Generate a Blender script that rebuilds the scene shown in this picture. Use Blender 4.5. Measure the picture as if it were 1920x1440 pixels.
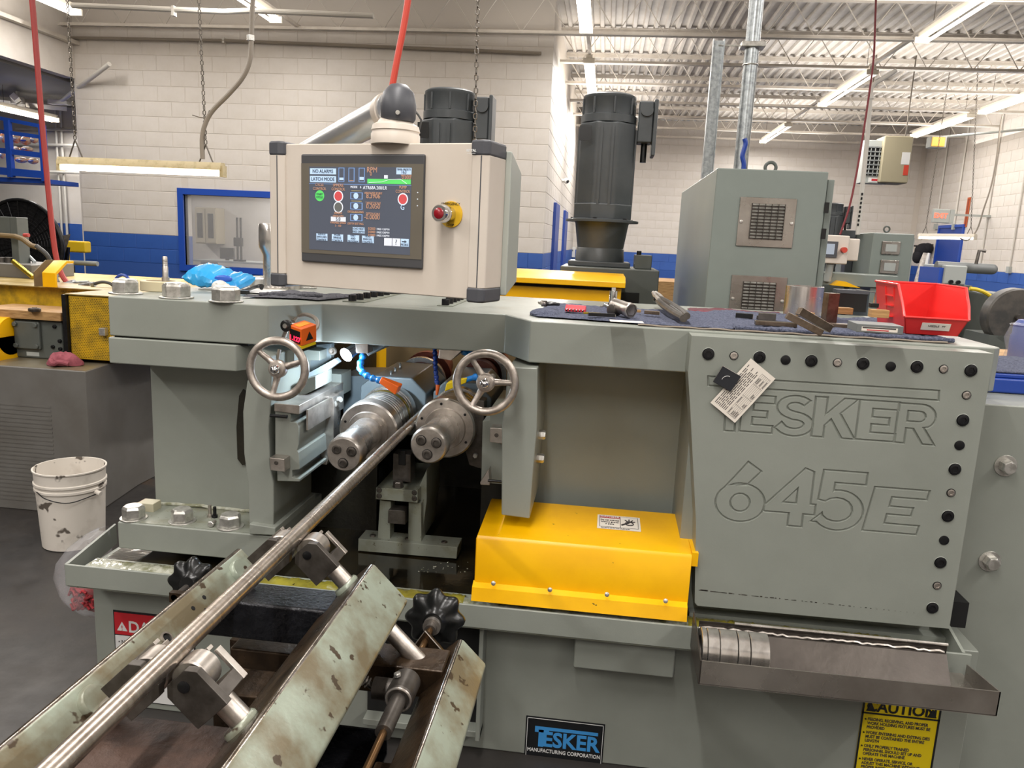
import bpy, math, random
from mathutils import Vector, Matrix
random.seed(7)
PI = math.pi
SC = bpy.context.scene
COL = SC.collection
for o in list(bpy.data.objects):
    bpy.data.objects.remove(o)

# ------------------------------------------------------------------ camera
F = 1445.0
EYE = 1.5
_d = Vector((-365, 7730, F)).normalized()
_x = Vector((13160, 900, -F)); _x = (_x - _x.dot(_d) * _d).normalized()
_z = -_d
_y = _z.cross(_x)
# rows of the camera frame (image right, image down, forward) expressed in the room
RIGHT = Vector((_x[0], _y[0], _z[0])); DOWN = Vector((_x[1], _y[1], _z[1])); FWD = Vector((_x[2], _y[2], _z[2]))
cam_d = bpy.data.cameras.new('camera')
cam = bpy.data.objects.new('camera', cam_d); COL.objects.link(cam)
m = Matrix((RIGHT, -DOWN, -FWD)).transposed().to_4x4()
m.translation = (0, 0, EYE)
cam.matrix_world = m
cam_d.sensor_width = 36; cam_d.lens = F / 1920 * 36
cam_d.clip_start = 0.05; cam_d.clip_end = 200
SC.camera = cam

def at(u, v, Y=None, Z=None, X=None):
    r = RIGHT * (u - 960) + DOWN * (v - 720) + FWD * F
    t = Y / r.y if Y is not None else ((Z - EYE) / r.z if Z is not None else X / r.x)
    return Vector((0, 0, EYE)) + r * t

# ------------------------------------------------------------------ world, exposure
w = bpy.data.worlds.new('world'); SC.world = w; w.use_nodes = True
w.node_tree.nodes['Background'].inputs[0].default_value = (0.9, 0.95, 1.0, 1)
w.node_tree.nodes['Background'].inputs[1].default_value = 0.25
SC.view_settings.view_transform = 'Standard'
SC.view_settings.look = 'None'
SC.view_settings.gamma = 1
SC.view_settings.exposure = 0.38
SC.view_settings.use_curve_mapping = False
try:
    SC.cycles.use_denoising = True
    SC.cycles.max_bounces = 6; SC.cycles.diffuse_bounces = 4; SC.cycles.glossy_bounces = 4
    SC.cycles.transparent_max_bounces = 8
    SC.cycles.sample_clamp_indirect = 6
    SC.cycles.caustics_reflective = False; SC.cycles.caustics_refractive = False
except Exception:
    pass

TUBE_Z = 4.0
ROWS = [  # (x, y0, y1) of strip lights; last is unseen, added to light the far bay
    (-0.41, 7.45, 9.92), (-0.41, 11.45, 13.9), (3.5, 7.6, 10.1), (3.5, 11.78, 14.35), (3.45, 16.6, 19.2),
    (6.22, 12.2, 14.65), (6.2, 14.97, 17.6), (-4.2, 7.2, 9.68), (-6.7, 7.05, 9.5), (-0.41, 15.3, 17.8)]
def area(x, y, z, sx, sy, power, up=False, color=(1.0, 0.965, 0.93), rot=None):
    l = bpy.data.lights.new('lamp', 'AREA'); l.shape = 'RECTANGLE'; l.size = sx; l.size_y = sy
    l.energy = power; l.color = color
    o = bpy.data.objects.new('lamp', l); COL.objects.link(o); o.location = (x, y, z)
    o.rotation_euler = rot if rot else ((PI, 0, 0) if up else (0, 0, 0))
    return o
LP = 62
for (x, a, b) in ROWS:
    k = 0.6 if x > 6 else (1.3 if a > 11 else 0.75)
    area(x, (a + b) / 2, TUBE_Z - 0.06, 0.12, b - a, LP * k)
    area(x, (a + b) / 2, TUBE_Z - 0.12, 2.4, b - a, LP * 0.55, up=True)
# the same rows of strip lights go on over and behind the photographer
for x in (-4.2, -0.41, 3.5):
    for yc in (4.6, 0.6, -2.6):
        area(x, yc, TUBE_Z - 0.06, 0.12, 2.45, LP * (1.0 if yc > 3 else 1.15))
        area(x, yc, TUBE_Z - 0.12, 2.4, 2.45, LP * 0.55, up=True)
area(-9, 11.5, 3.0, 0.12, 2.4, 50)
area(5.5, 3.0, TUBE_Z - 0.06, 0.12, 2.45, LP)  # extra lamp off the rows, added without a fixture

# ------------------------------------------------------------------ materials
def lin(h):
    h = h.lstrip('#'); c = [int(h[i:i + 2], 16) / 255 for i in (0, 2, 4)]
    return tuple(x / 12.92 if x <= 0.04045 else ((x + 0.055) / 1.055) ** 2.4 for x in c) + (1,)
MATS = {}
def mat(name, col, rough=0.5, metal=0.0, col2=None, nscale=6, lo=0.4, hi=0.65, bump=0.0, bscale=60, emit=0, coat=0,
        brush=None, alpha=None, trans=0, spots=None, rvar=0.0, detail=6):
    mt = bpy.data.materials.new(name); mt.use_nodes = True
    nt = mt.node_tree; N = nt.nodes; L = nt.links
    p = N['Principled BSDF']
    c1 = lin(col) if isinstance(col, str) else tuple(col) + (1,)
    p.inputs['Base Color'].default_value = c1
    p.inputs['Roughness'].default_value = rough; p.inputs['Metallic'].default_value = metal
    tc = N.new('ShaderNodeTexCoord')
    def noise(scale, det=detail, vec=None, rg=0.6):
        n = N.new('ShaderNodeTexNoise'); n.inputs['Scale'].default_value = scale
        n.inputs['Detail'].default_value = det; n.inputs['Roughness'].default_value = rg
        L.new(vec if vec else tc.outputs['Object'], n.inputs['Vector']); return n
    def ramp(src, a, b):
        r = N.new('ShaderNodeMapRange'); r.inputs[1].default_value = a; r.inputs[2].default_value = b
        L.new(src, r.inputs[0]); return r
    colsock = None
    if col2 is not None:
        vec = None
        if brush:
            mp = N.new('ShaderNodeMapping'); mp.inputs['Scale'].default_value = brush
            L.new(tc.outputs['Object'], mp.inputs['Vector']); vec = mp.outputs[0]
        n = noise(nscale, vec=vec); r = ramp(n.outputs['Fac'], lo, hi)
        mx = N.new('ShaderNodeMix'); mx.data_type = 'RGBA'
        L.new(r.outputs[0], mx.inputs[0]); mx.inputs[6].default_value = c1; mx.inputs[7].default_value = lin(col2)
        colsock = mx.outputs[2]
    if spots:
        sc_, thr, cs = spots
        n = noise(sc_, 3); r = ramp(n.outputs['Fac'], thr, thr + 0.03)
        mx = N.new('ShaderNodeMix'); mx.data_type = 'RGBA'; L.new(r.outputs[0], mx.inputs[0])
        if colsock: L.new(colsock, mx.inputs[6])
        else: mx.inputs[6].default_value = c1
        mx.inputs[7].default_value = lin(cs); colsock = mx.outputs[2]
    if colsock: L.new(colsock, p.inputs['Base Color'])
    if rvar:
        n = noise(9, 4); r = N.new('ShaderNodeMapRange'); L.new(n.outputs['Fac'], r.inputs[0])
        r.inputs[1].default_value = 0.3; r.inputs[2].default_value = 0.7
        r.inputs[3].default_value = max(0.02, rough - rvar); r.inputs[4].default_value = rough + rvar
        L.new(r.outputs[0], p.inputs['Roughness'])
    if bump:
        n = noise(bscale, 4); b = N.new('ShaderNodeBump'); b.inputs['Strength'].default_value = bump
        b.inputs['Distance'].default_value = 0.004
        L.new(n.outputs['Fac'], b.inputs['Height']); L.new(b.outputs[0], p.inputs['Normal'])
    if coat: p.inputs['Coat Weight'].default_value = coat; p.inputs['Coat Roughness'].default_value = 0.08
    if emit:
        p.inputs['Emission Color'].default_value = c1; p.inputs['Emission Strength'].default_value = emit
        if colsock: L.new(colsock, p.inputs['Emission Color'])
    if trans: p.inputs['Transmission Weight'].default_value = trans
    if alpha is not None: p.inputs['Alpha'].default_value = alpha
    MATS[name] = mt
    return mt
PAINT = mat('machine_paint', '8b8f87', 0.36, 0, '858981', 4, bump=0.06, bscale=260, rvar=0.06)
PAINTD = mat('machine_paint_stained', '82867b', 0.4, 0, '6f6c55', 14, 0.5, 0.75, bump=0.1, rvar=0.1, spots=(90, 0.66, '57543f'))
CAULK = mat('caulk_bead', 'a9aa9c', 0.12, 0, '77785f', 30, 0.4, 0.6, bump=0.9, bscale=40, coat=0.6)
OILSTRIP = mat('oily_yellow_paint', '8d8430', 0.12, 0, '5d5620', 12, 0.4, 0.7, bump=0.5, bscale=35, coat=0.8, spots=(60, 0.68, '3a3412'))
OIL = mat('dark_oil', '15130f', 0.06, 0, '2b2415', 6, bump=0.15, bscale=20, coat=0.5)
DARKIN = mat('oily_steel_shaded', '24221d', 0.35, 0.2, '2f2c22', 10, bump=0.3)  # oily steel; the chamber's shade is put into its dark colour
YEL = mat('yellow_paint', 'f2b705', 0.32, 0, 'e8ac04', 5, bump=0.04, bscale=120, spots=(42, 0.735, '5a4a1c'))
YELD = mat('yellow_guard_paint', 'd0a414', 0.5, 0, '9c7d1c', 18, bump=0.2)
BLK = mat('black_plastic', '121313', 0.28, 0, bump=0.05)
BLKM = mat('black_oxide_steel', '1b1b1d', 0.3, 0.5, '2a2a2c', 30)
SHADEBLK = mat('recess_shade_black', '0b0b0b', 0.8)  # near-black: shade painted into gaps, recesses and holes; also the rest blade
DGREY = mat('dark_grey_plastic', '4a4b50', 0.45)
STEEL = mat('bright_steel', 'dcd8d3', 0.26, 0.9, 'c0bbb5', 40, bump=0.02, rvar=0.07, brush=(1, 1, 0.1))
GSTEEL = mat('ground_steel', 'c9c2ba', 0.34, 0.88, 'aaa29a', 25, bump=0.04, rvar=0.08)
CSTEEL = mat('cast_steel', 'bdb4ab', 0.38, 0.85, 'a2988f', 60, bump=0.15, bscale=300)
BAR = mat('turned_bar', 'cfc5ba', 0.27, 0.92, 'b0a498', 1.2, 0.35, 0.65, bump=0.03, rvar=0.05, brush=(14, 90, 14))
DSTEEL = mat('dark_steel', '65605b', 0.4, 0.7, '4a4540', 20, bump=0.1)
ZINC = mat('zinc_plate', 'dad8d2', 0.3, 0.8, 'b4b2ab', 50, bump=0.1, bscale=90)
GALV = mat('galvanised', 'b2b7b8', 0.35, 0.85, '8d9294', 45, bump=0.03)
CHROME = mat('chrome', 'd8d8d8', 0.06, 1.0)
SST = mat('stainless_sheet', 'aaa49c', 0.3, 0.8, '8b847c', 3, bump=0.02, rvar=0.1)
SSTD = mat('stained_stainless', '5d5752', 0.36, 0.75, '48433f', 5, bump=0.3, bscale=22)
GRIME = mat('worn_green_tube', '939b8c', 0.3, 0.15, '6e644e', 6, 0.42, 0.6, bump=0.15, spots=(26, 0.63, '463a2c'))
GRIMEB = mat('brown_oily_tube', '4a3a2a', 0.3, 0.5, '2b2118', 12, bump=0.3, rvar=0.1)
WORN = mat('bare_worn_edge', 'b0a89f', 0.22, 1.0, '6b6156', 30, bump=0.1)
RUST = mat('rusty_tube', '4d3a31', 0.55, 0.3, '2f2521', 18, bump=0.9, bscale=50)
WETBLK = mat('wet_black_tube', '26272b', 0.15, 0.4, '15161a', 40, bump=0.8, bscale=110)
CREAM = mat('panel_cream', 'd3c9bd', 0.45, 0, 'cbc0b3', 3, bump=0.02)
PANELG = mat('panel_back_grey', 'a9ada5', 0.4)
SCREENM = mat('screen_dark', '484c56', 0.2, emit=0.55)
BEZEL = mat('screen_bezel', '6a6459', 0.3)
BEZELD = mat('screen_bezel_dark', '4c4c4e', 0.3)
def glow(name, c, e=0.5): return mat(name, c, 0.3, emit=e)
UIB = glow('ui_blue', 'a9c0d8'); UIG = glow('ui_green', '55c060'); UIR = glow('ui_red', 'b4484a')
UIT = glow('ui_orange_text', 'a88068'); UIW = glow('ui_white', 'c8ccd4'); UID = glow('ui_dark_text', '3c4452', 0.3); UIL = glow('ui_line', '6f8fc0')
UIY = glow('ui_yellow', 'b8a868')
ENCL = mat('enclosure_paint', '7f8781', 0.34, 0, '7a827c', 3, bump=0.02)
MOTOR = mat('motor_charcoal', '45494b', 0.42, 0, '3d4143', 8, bump=0.08)
GEAR = mat('gearbox_grey', '565a56', 0.42, 0, '50544f', 8, bump=0.05)
WALLW = mat('wall_white', 'd2ccc5', 0.6, 0, 'cac3ba', 2.5, bump=0.15, bscale=140)
WALLB = mat('wall_blue', '3059a6', 0.5, 0, '2b529c', 2.5, bump=0.15, bscale=140)
MORTW = mat('mortar_white', 'cbc3b9', 0.8); MORTB = mat('mortar_blue', '2a5098', 0.8)
CEIL = mat('ceiling_paint', 'cdc7bf', 0.6, 0, 'c2bbb2', 4)
JOIST = mat('joist_paint', 'cdc6bc', 0.5, 0, 'c0b8ad', 6)
FLOORM = mat('shop_floor', '2b2928', 0.45, 0, '35312e', 3, bump=0.1, rvar=0.1, spots=(1.6, 0.62, '453629'))
BLUEP = mat('blue_paint', '1f49a8', 0.4)
TUBEG = mat('lamp_glow', 'fff6e8', 0.3, emit=7)
FIXT = mat('lamp_housing', 'd8d0c0', 0.4); FIXT2 = mat('old_lamp_housing', 'c3b48e', 0.5, 0, '9a8a62', 20, 0.5, 0.8)
REDH = mat('red_hose', 'a23a36', 0.5); REDO = mat('red_orange_hose', 'c2402e', 0.45)
CONDW = mat('white_conduit', 'c9c5bd', 0.4); CONDG = mat('grey_flex', '8d8478', 0.5)
NEIGH = mat('neighbour_grey', '6c6a66', 0.45, 0, '63605b', 4, bump=0.03)
NEIGHT = mat('neighbour_top', '7a7362', 0.3, 0, '6a5f4a', 6, bump=0.05)
WOOD = mat('wood', 'b9905c', 0.6, 0, '8a6238', 5, brush=(2, 2, 30), bump=0.1)
WOODL = mat('plank_wood', 'b58f5e', 0.6, 0, '8d6a40', 8, brush=(2, 20, 20), bump=0.1)
REDRAG = mat('red_rag', '96505a', 0.95, 0, '7c3d46', 30, bump=0.6)
REDRAG2 = mat('red_rag_bright', 'a8343a', 0.95, 0, '7a2228', 40, bump=0.8)
BLUETOW = mat('blue_towel', '666b80', 1.0, 0, '3a3f52', 160, 0.35, 0.65, bump=1.0, bscale=320)
GREYTOW = mat('grey_towel', '5c5c62', 1.0, 0, '3c3c42', 160, bump=1.0, bscale=220)
MATBACK = mat('mat_backing', '8f8478', 0.9)
REDBIN = mat('red_bin_plastic', 'e23430', 0.38, 0, 'd42c2a', 5, coat=0.1)
PAPER = mat('paper', 'e2dace', 0.6); INK = mat('ink', '3a3434', 0.7)
BUCKET = mat('bucket_white', 'd9d2c8', 0.5, 0, 'b9b0a4', 7, 0.55, 0.8, spots=(9, 0.63, '5e564e'))
CLEARP = mat('clear_plastic', 'd8d8dc', 0.15, 0, alpha=0.22, bump=0.6, bscale=25)
BLUEBAG = mat('blue_bag', '2e9bd6', 0.22, 0, '1b7cc0', 9, 0.5, 0.7, bump=0.5, bscale=20, coat=0.3)
ORANGE = mat('orange_plastic', 'ef6a1f', 0.35); COOLB = mat('hose_blue', '1f86e0', 0.3, coat=0.3); COOLBD = mat('hose_navy', '1d3f96', 0.35)
YELP = mat('yellow_plastic', 'f0d01c', 0.4)
BRASS = mat('yellow_metal_edge', 'b8a03c', 0.25, 0.9)
BROWN = mat('brown_coupling', '7c3f2c', 0.4, 0.2, '5f2e20', 12)
HOUSE = mat('bearing_paint', '8b969a', 0.36, 0, '7e898d', 5, bump=0.05)
REDS = mat('sign_red', 'b8232c', 0.4); WHITES = mat('sign_white', 'd8d8d6', 0.4); BLACKS = mat('sign_black', '101215', 0.35)
SBLUE = mat('sign_blue', '3f8fd0', 0.4); YSIGN = mat('sign_yellow', 'd6bd12', 0.45); LEDR = glow('led_red', 'ff2040', 2.5)
LEDW = mat('work_light_glow', 'eaf4ff', 0.3, emit=14)
GLASS = mat('window_glass', 'ffffff', 0.03, alpha=0.12)
TAN = mat('cabinet_tan', 'b9ad94', 0.5); KHAKI = mat('heater_khaki', '9b937a', 0.5); EXITR = glow('exit_red', 'ff6a50', 1.0)
SNACK = mat('snack_orange', 'd8742c', 0.4, 0, 'c8b090', 14, 0.45, 0.55, bump=0.3); AMBER = glow('amber', 'd89a3a', 0.8)
DOORB = mat('door_blue', '1d3f92', 0.45); KHK = mat('khaki_board', '6d5a3a', 0.6)
GREYM = mat('medium_grey', '6d706f', 0.45); RUBBER = mat('rubber_hose', '3b3a38', 0.6); LGREY = mat('light_grey_paint', 'a3a7a3', 0.45)
MESHM = mat('chain_metal', '6a645c', 0.4, 0.8)

# ------------------------------------------------------------------ mesh builder
class MB:
    def __init__(s): s.v = []; s.f = []
    def add(s, vs, fs, M=None):
        n = len(s.v)
        s.v += [tuple(M @ Vector(q)) for q in vs] if M else [tuple(q) for q in vs]
        s.f += [tuple(i + n for i in f) for f in fs]; return s
    def box(s, x0, x1, y0, y1, z0, z1, M=None):
        if x0 > x1: x0, x1 = x1, x0
        if y0 > y1: y0, y1 = y1, y0
        if z0 > z1: z0, z1 = z1, z0
        v = [(x0, y0, z0), (x1, y0, z0), (x1, y1, z0), (x0, y1, z0), (x0, y0, z1), (x1, y0, z1), (x1, y1, z1), (x0, y1, z1)]
        return s.add(v, [(0, 3, 2, 1), (4, 5, 6, 7), (0, 1, 5, 4), (1, 2, 6, 5), (2, 3, 7, 6), (3, 0, 4, 7)], M)
    def cbox(s, c, sx, sy, sz, M=None):
        return s.box(c[0] - sx / 2, c[0] + sx / 2, c[1] - sy / 2, c[1] + sy / 2, c[2] - sz / 2, c[2] + sz / 2, M)
    def prism(s, pts, axis, a, b, M=None):
        """2-D outline extruded from a to b along an axis; pts are (x,z) for y, (x,y) for z, (y,z) for x"""
        def P(p, t):
            return {'y': (p[0], t, p[1]), 'z': (p[0], p[1], t), 'x': (t, p[0], p[1])}[axis]
        ar = sum(pts[i][0] * pts[(i + 1) % len(pts)][1] - pts[(i + 1) % len(pts)][0] * pts[i][1] for i in range(len(pts)))
        if (ar > 0) != (axis in 'xz') and True: pts = pts[::-1]
        if a > b: a, b = b, a
        n = len(pts)
        v = [P(p, a) for p in pts] + [P(p, b) for p in pts]
        f = [tuple(range(n))[::-1], tuple(range(n, 2 * n))] + [(i, (i + 1) % n, n + (i + 1) % n, n + i) for i in range(n)]
        return s.add(v, f, M)
    def cyl(s, p0, p1, r0, r1=None, n=24, caps=True, rot=0):
        r1 = r0 if r1 is None else r1
        p0 = Vector(p0); p1 = Vector(p1); d = (p1 - p0).normalized()
        q = d.to_track_quat('Z', 'Y').to_matrix()
        u, w_ = q @ Vector((1, 0, 0)), q @ Vector((0, 1, 0))
        v = []
        for p, r in ((p0, r0), (p1, r1)):
            for i in range(n):
                a = 2 * PI * i / n + rot; v.append(p + r * (math.cos(a) * u + math.sin(a) * w_))
        f = [(i, (i + 1) % n, n + (i + 1) % n, n + i) for i in range(n)]
        if caps: f += [tuple(range(n))[::-1], tuple(range(n, 2 * n))]
        return s.add(v, f)
    def lathe(s, prof, p0, d, n=32, closed=False, rot=0):
        """prof = [(r, h)...] along direction d from p0"""
        p0 = Vector(p0); d = Vector(d).normalized(); q = d.to_track_quat('Z', 'Y').to_matrix()
        u, w_ = q @ Vector((1, 0, 0)), q @ Vector((0, 1, 0))
        v = []; k = len(prof)
        for r, h in prof:
            for i in range(n):
                a = 2 * PI * i / n + rot; v.append(p0 + d * h + r * (math.cos(a) * u + math.sin(a) * w_))
        f = []
        for j in range(k if closed else k - 1):
            j2 = (j + 1) % k
            for i in range(n):
                f.append((j * n + i, j * n + (i + 1) % n, j2 * n + (i + 1) % n, j2 * n + i))
        if not closed:
            if prof[0][0] > 1e-5: f.append(tuple(range(n))[::-1])
            if prof[-1][0] > 1e-5: f.append(tuple(range((k - 1) * n, k * n)))
        return s.add(v, f)
    def tube(s, pts, r, n=10, caps=True, radii=None):
        pts = [Vector(p) for p in pts]; k = len(pts); v = []
        up = Vector((0, 0, 1))
        t0 = (pts[1] - pts[0]).normalized()
        if abs(t0.dot(up)) > 0.95: up = Vector((1, 0, 0))
        a = t0.cross(up).normalized()
        for i in range(k):
            t = (pts[min(i + 1, k - 1)] - pts[max(i - 1, 0)]).normalized()
            a = (a - a.dot(t) * t).normalized(); b = t.cross(a)
            rr = radii[i] if radii else r
            for j in range(n):
                g = 2 * PI * j / n; v.append(pts[i] + rr * (math.cos(g) * a + math.sin(g) * b))
        f = [(i * n + j, i * n + (j + 1) % n, (i + 1) * n + (j + 1) % n, (i + 1) * n + j) for i in range(k - 1) for j in range(n)]
        if caps: f += [tuple(range(n))[::-1], tuple(range((k - 1) * n, k * n))]
        return s.add(v, f)
    def torus(s, c, d, R, r, n=36, k=12, a0=0, a1=2 * PI):
        d = Vector(d).normalized(); q = d.to_track_quat('Z', 'Y').to_matrix(); c = Vector(c)
        u, w_ = q @ Vector((1, 0, 0)), q @ Vector((0, 1, 0)); full = abs(a1 - a0 - 2 * PI) < 1e-6
        m_ = n if full else n + 1; v = []
        for i in range(m_):
            a = a0 + (a1 - a0) * i / n; e = math.cos(a) * u + math.sin(a) * w_
            for j in range(k):
                b = 2 * PI * j / k; v.append(c + e * (R + r * math.cos(b)) + d * r * math.sin(b))
        f = [(i * k + j, i * k + (j + 1) % k, ((i + 1) % m_) * k + (j + 1) % k, ((i + 1) % m_) * k + j) for i in range(n) for j in range(k)]
        return s.add(v, f)
    def ball(s, c, r, n=16, sx=1, sy=1, sz=1):
        c = Vector(c); v = [c + Vector((0, 0, -r * sz))]; k = n // 2
        for j in range(1, k):
            th = PI * j / k - PI / 2
            for i in range(n):
                a = 2 * PI * i / n
                v.append(c + Vector((r * sx * math.cos(th) * math.cos(a), r * sy * math.cos(th) * math.sin(a), r * sz * math.sin(th))))
        v.append(c + Vector((0, 0, r * sz))); e = len(v) - 1
        f = [(0, 1 + (i + 1) % n, 1 + i) for i in range(n)]
        for j in range(k - 2):
            f += [(1 + j * n + i, 1 + j * n + (i + 1) % n, 1 + (j + 1) * n + (i + 1) % n, 1 + (j + 1) * n + i) for i in range(n)]
        f += [(e, 1 + (k - 2) * n + i, 1 + (k - 2) * n + (i + 1) % n) for i in range(n)]
        return s.add(v, f)
    def quad(s, a, b, c, d): return s.add([a, b, c, d], [(0, 1, 2, 3)])
ORG = {}
def obj(name, mb, mt, parent=None, bevel=0, seg=2, ang=35, flat=False, origin=None, fix=True):
    org = Vector(ORG.get(parent.name, (0, 0, 0))) if parent else Vector(origin or (0, 0, 0))
    me = bpy.data.meshes.new(name)
    me.from_pydata([(x - org[0], y - org[1], z - org[2]) for x, y, z in mb.v], [], mb.f)
    me.validate(); me.materials.append(mt)
    if fix:
        import bmesh
        b = bmesh.new(); b.from_mesh(me); bmesh.ops.recalc_face_normals(b, faces=b.faces); b.to_mesh(me); b.free()
    if not flat:
        me.polygons.foreach_set('use_smooth', [True] * len(me.polygons))
        me.set_sharp_from_angle(angle=math.radians(ang))
    o = bpy.data.objects.new(name, me); COL.objects.link(o)
    if parent: o.parent = parent
    else: o.location = org
    ORG[o.name] = tuple(org)
    if bevel:
        b = o.modifiers.new('bevel', 'BEVEL'); b.width = bevel; b.segments = seg; b.limit_method = 'ANGLE'
        b.angle_limit = math.radians(40); b.harden_normals = True
    return o
def root(name, loc, label=None, cat=None, group=None, kind=None):
    o = bpy.data.objects.new(name, None); COL.objects.link(o); o.location = loc; o.empty_display_size = 0.05
    ORG[o.name] = tuple(loc); tag(o, label, cat, group, kind); return o
def tag(o, label=None, cat=None, group=None, kind=None):
    if label: o['label'] = label
    if cat: o['category'] = cat
    if group: o['group'] = group
    if kind: o['kind'] = kind
    return o
def clone(o, parent=None):
    c = o.copy(); COL.objects.link(c); ORG[c.name] = ORG.get(o.name, (0, 0, 0))
    if parent: c.parent = parent
    for ch in list(KIDS.get(o.name, [])) or [q for q in bpy.data.objects if q.parent == o]: clone(ch, c)
    return c
KIDS = {}
def text(s, size, mt, parent, loc, rot=(PI / 2, 0, 0), sx=1.0, name='lettering', ext=0.0004, align='CENTER', off=0.0, shear=0, sp=1.0):
    c = bpy.data.curves.new(name, 'FONT'); c.body = s; c.size = size; c.align_x = align; c.align_y = 'CENTER'
    c.extrude = ext; c.offset = off; c.shear = shear; c.space_line = sp; c.materials.append(mt); c.resolution_u = 3
    o = bpy.data.objects.new(name, c); COL.objects.link(o)
    org = Vector(ORG.get(parent.name, (0, 0, 0))) if parent else Vector()
    o.parent = parent; o.location = Vector(loc) - org; o.rotation_euler = rot; o.scale = (sx, 1, 1)
    return o
def spline(pts, n=8):
    P_ = [Vector(p) for p in pts]; P_ = [2 * P_[0] - P_[1]] + P_ + [2 * P_[-1] - P_[-2]]; out = []
    for i in range(1, len(P_) - 2):
        a, b, c, d = P_[i - 1:i + 3]
        for j in range(n):
            t = j / n
            out.append(0.5 * ((2 * b) + (c - a) * t + (2 * a - 5 * b + 4 * c - d) * t * t + (3 * b - a - 3 * c + d) * t ** 3))
    out.append(P_[-2]); return out
def hexbolt(parent, c, d, r, h, mt, washer=0, name='hex_bolt', dome=True, rot=0.2):
    d = Vector(d).normalized(); c = Vector(c); m_ = MB()
    if washer: m_.cyl(c, c + d * h * 0.14, washer, n=28)
    k = c + d * (h * 0.14 if washer else 0)
    m_.lathe([(r, 0), (r, h * 0.8), (r * 0.86, h)], k, d, n=6, rot=rot)
    if dome: m_.cyl(k + d * h * 0.99, k + d * h * 1.04, r * 0.8, r * 0.74, n=20)
    return obj(name, m_, mt, parent, bevel=r * 0.05, seg=1, ang=25)
def capscrew(parent, c, d, r, h, mt, name='cap_screw', sink=0.0):
    """socket head screw: ring wall and recessed hexagonal socket"""
    d = Vector(d).normalized(); c = Vector(c) - d * sink
    m_ = MB(); n = 24; q = d.to_track_quat('Z', 'Y').to_matrix(); u, w_ = q @ Vector((1, 0, 0)), q @ Vector((0, 1, 0))
    def hx(a): a = a % (PI / 3) - PI / 6; return math.cos(PI / 6) / math.cos(a)
    rings = [(lambda a: r, 0), (lambda a: r, h * 0.88), (lambda a: r * 0.92, h), (lambda a: r * 0.6 * hx(a), h), (lambda a: r * 0.56 * hx(a), h * 0.35)]
    v = [c + d * hh + R(2 * PI * i / n) * (math.cos(2 * PI * i / n) * u + math.sin(2 * PI * i / n) * w_) for R, hh in rings for i in range(n)]
    f = [(j * n + i, j * n + (i + 1) % n, (j + 1) * n + (i + 1) % n, (j + 1) * n + i) for j in range(4) for i in range(n)]
    m_.add(v, f + [tuple(range(4 * n, 5 * n))])
    return obj(name, m_, mt, parent, ang=30, fix=False)
# ================================================================== THE ROOM
WX = 7.4; BACKL = 10.6; FAR = 20.0; DECK = 4.55; BLUEZ = 1.335
LX = -7.55; CX = -0.85
BW, BH = 0.4064, 0.2032
def S(name, mb, mt, parent=None, **k):
    o = obj(name, mb, mt, parent, **k)
    if parent is None: o['kind'] = 'structure'
    return o
fl = S('floor', MB().box(-14, WX + 0.2, -5.2, FAR + 0.2, -0.1, 0), FLOORM)
# painted concrete block: a thin proud slab with chamfered rim, shared by all blocks of a colour
def block_mesh(name, mt, w_=BW - 0.007, h=BH - 0.007):
    x, z, c, d = w_ / 2, h / 2, 0.003, 0.004
    v = [(-x, 0, -z), (x, 0, -z), (x, 0, z), (-x, 0, z), (-x, -d + c * .6, -z), (x, -d + c * .6, -z), (x, -d + c * .6, z), (-x, -d + c * .6, z),
         (-x + c, -d, -z + c), (x - c, -d, -z + c), (x - c, -d, z - c), (-x + c, -d, z - c)]
    f = [(0, 1, 5, 4), (1, 2, 6, 5), (2, 3, 7, 6), (3, 0, 4, 7), (4, 5, 9, 8), (5, 6, 10, 9), (6, 7, 11, 10), (7, 4, 8, 11), (8, 9, 10, 11)]
    me = bpy.data.meshes.new(name); me.from_pydata(v, [], f); me.materials.append(mt); return me
BLKW = block_mesh('block_white', WALLW); BLKB = block_mesh('block_blue', WALLB)
HALFW = block_mesh('half_block_white', WALLW, BW / 2 - 0.007); HALFB = block_mesh('half_block_blue', WALLB, BW / 2 - 0.007)
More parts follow.
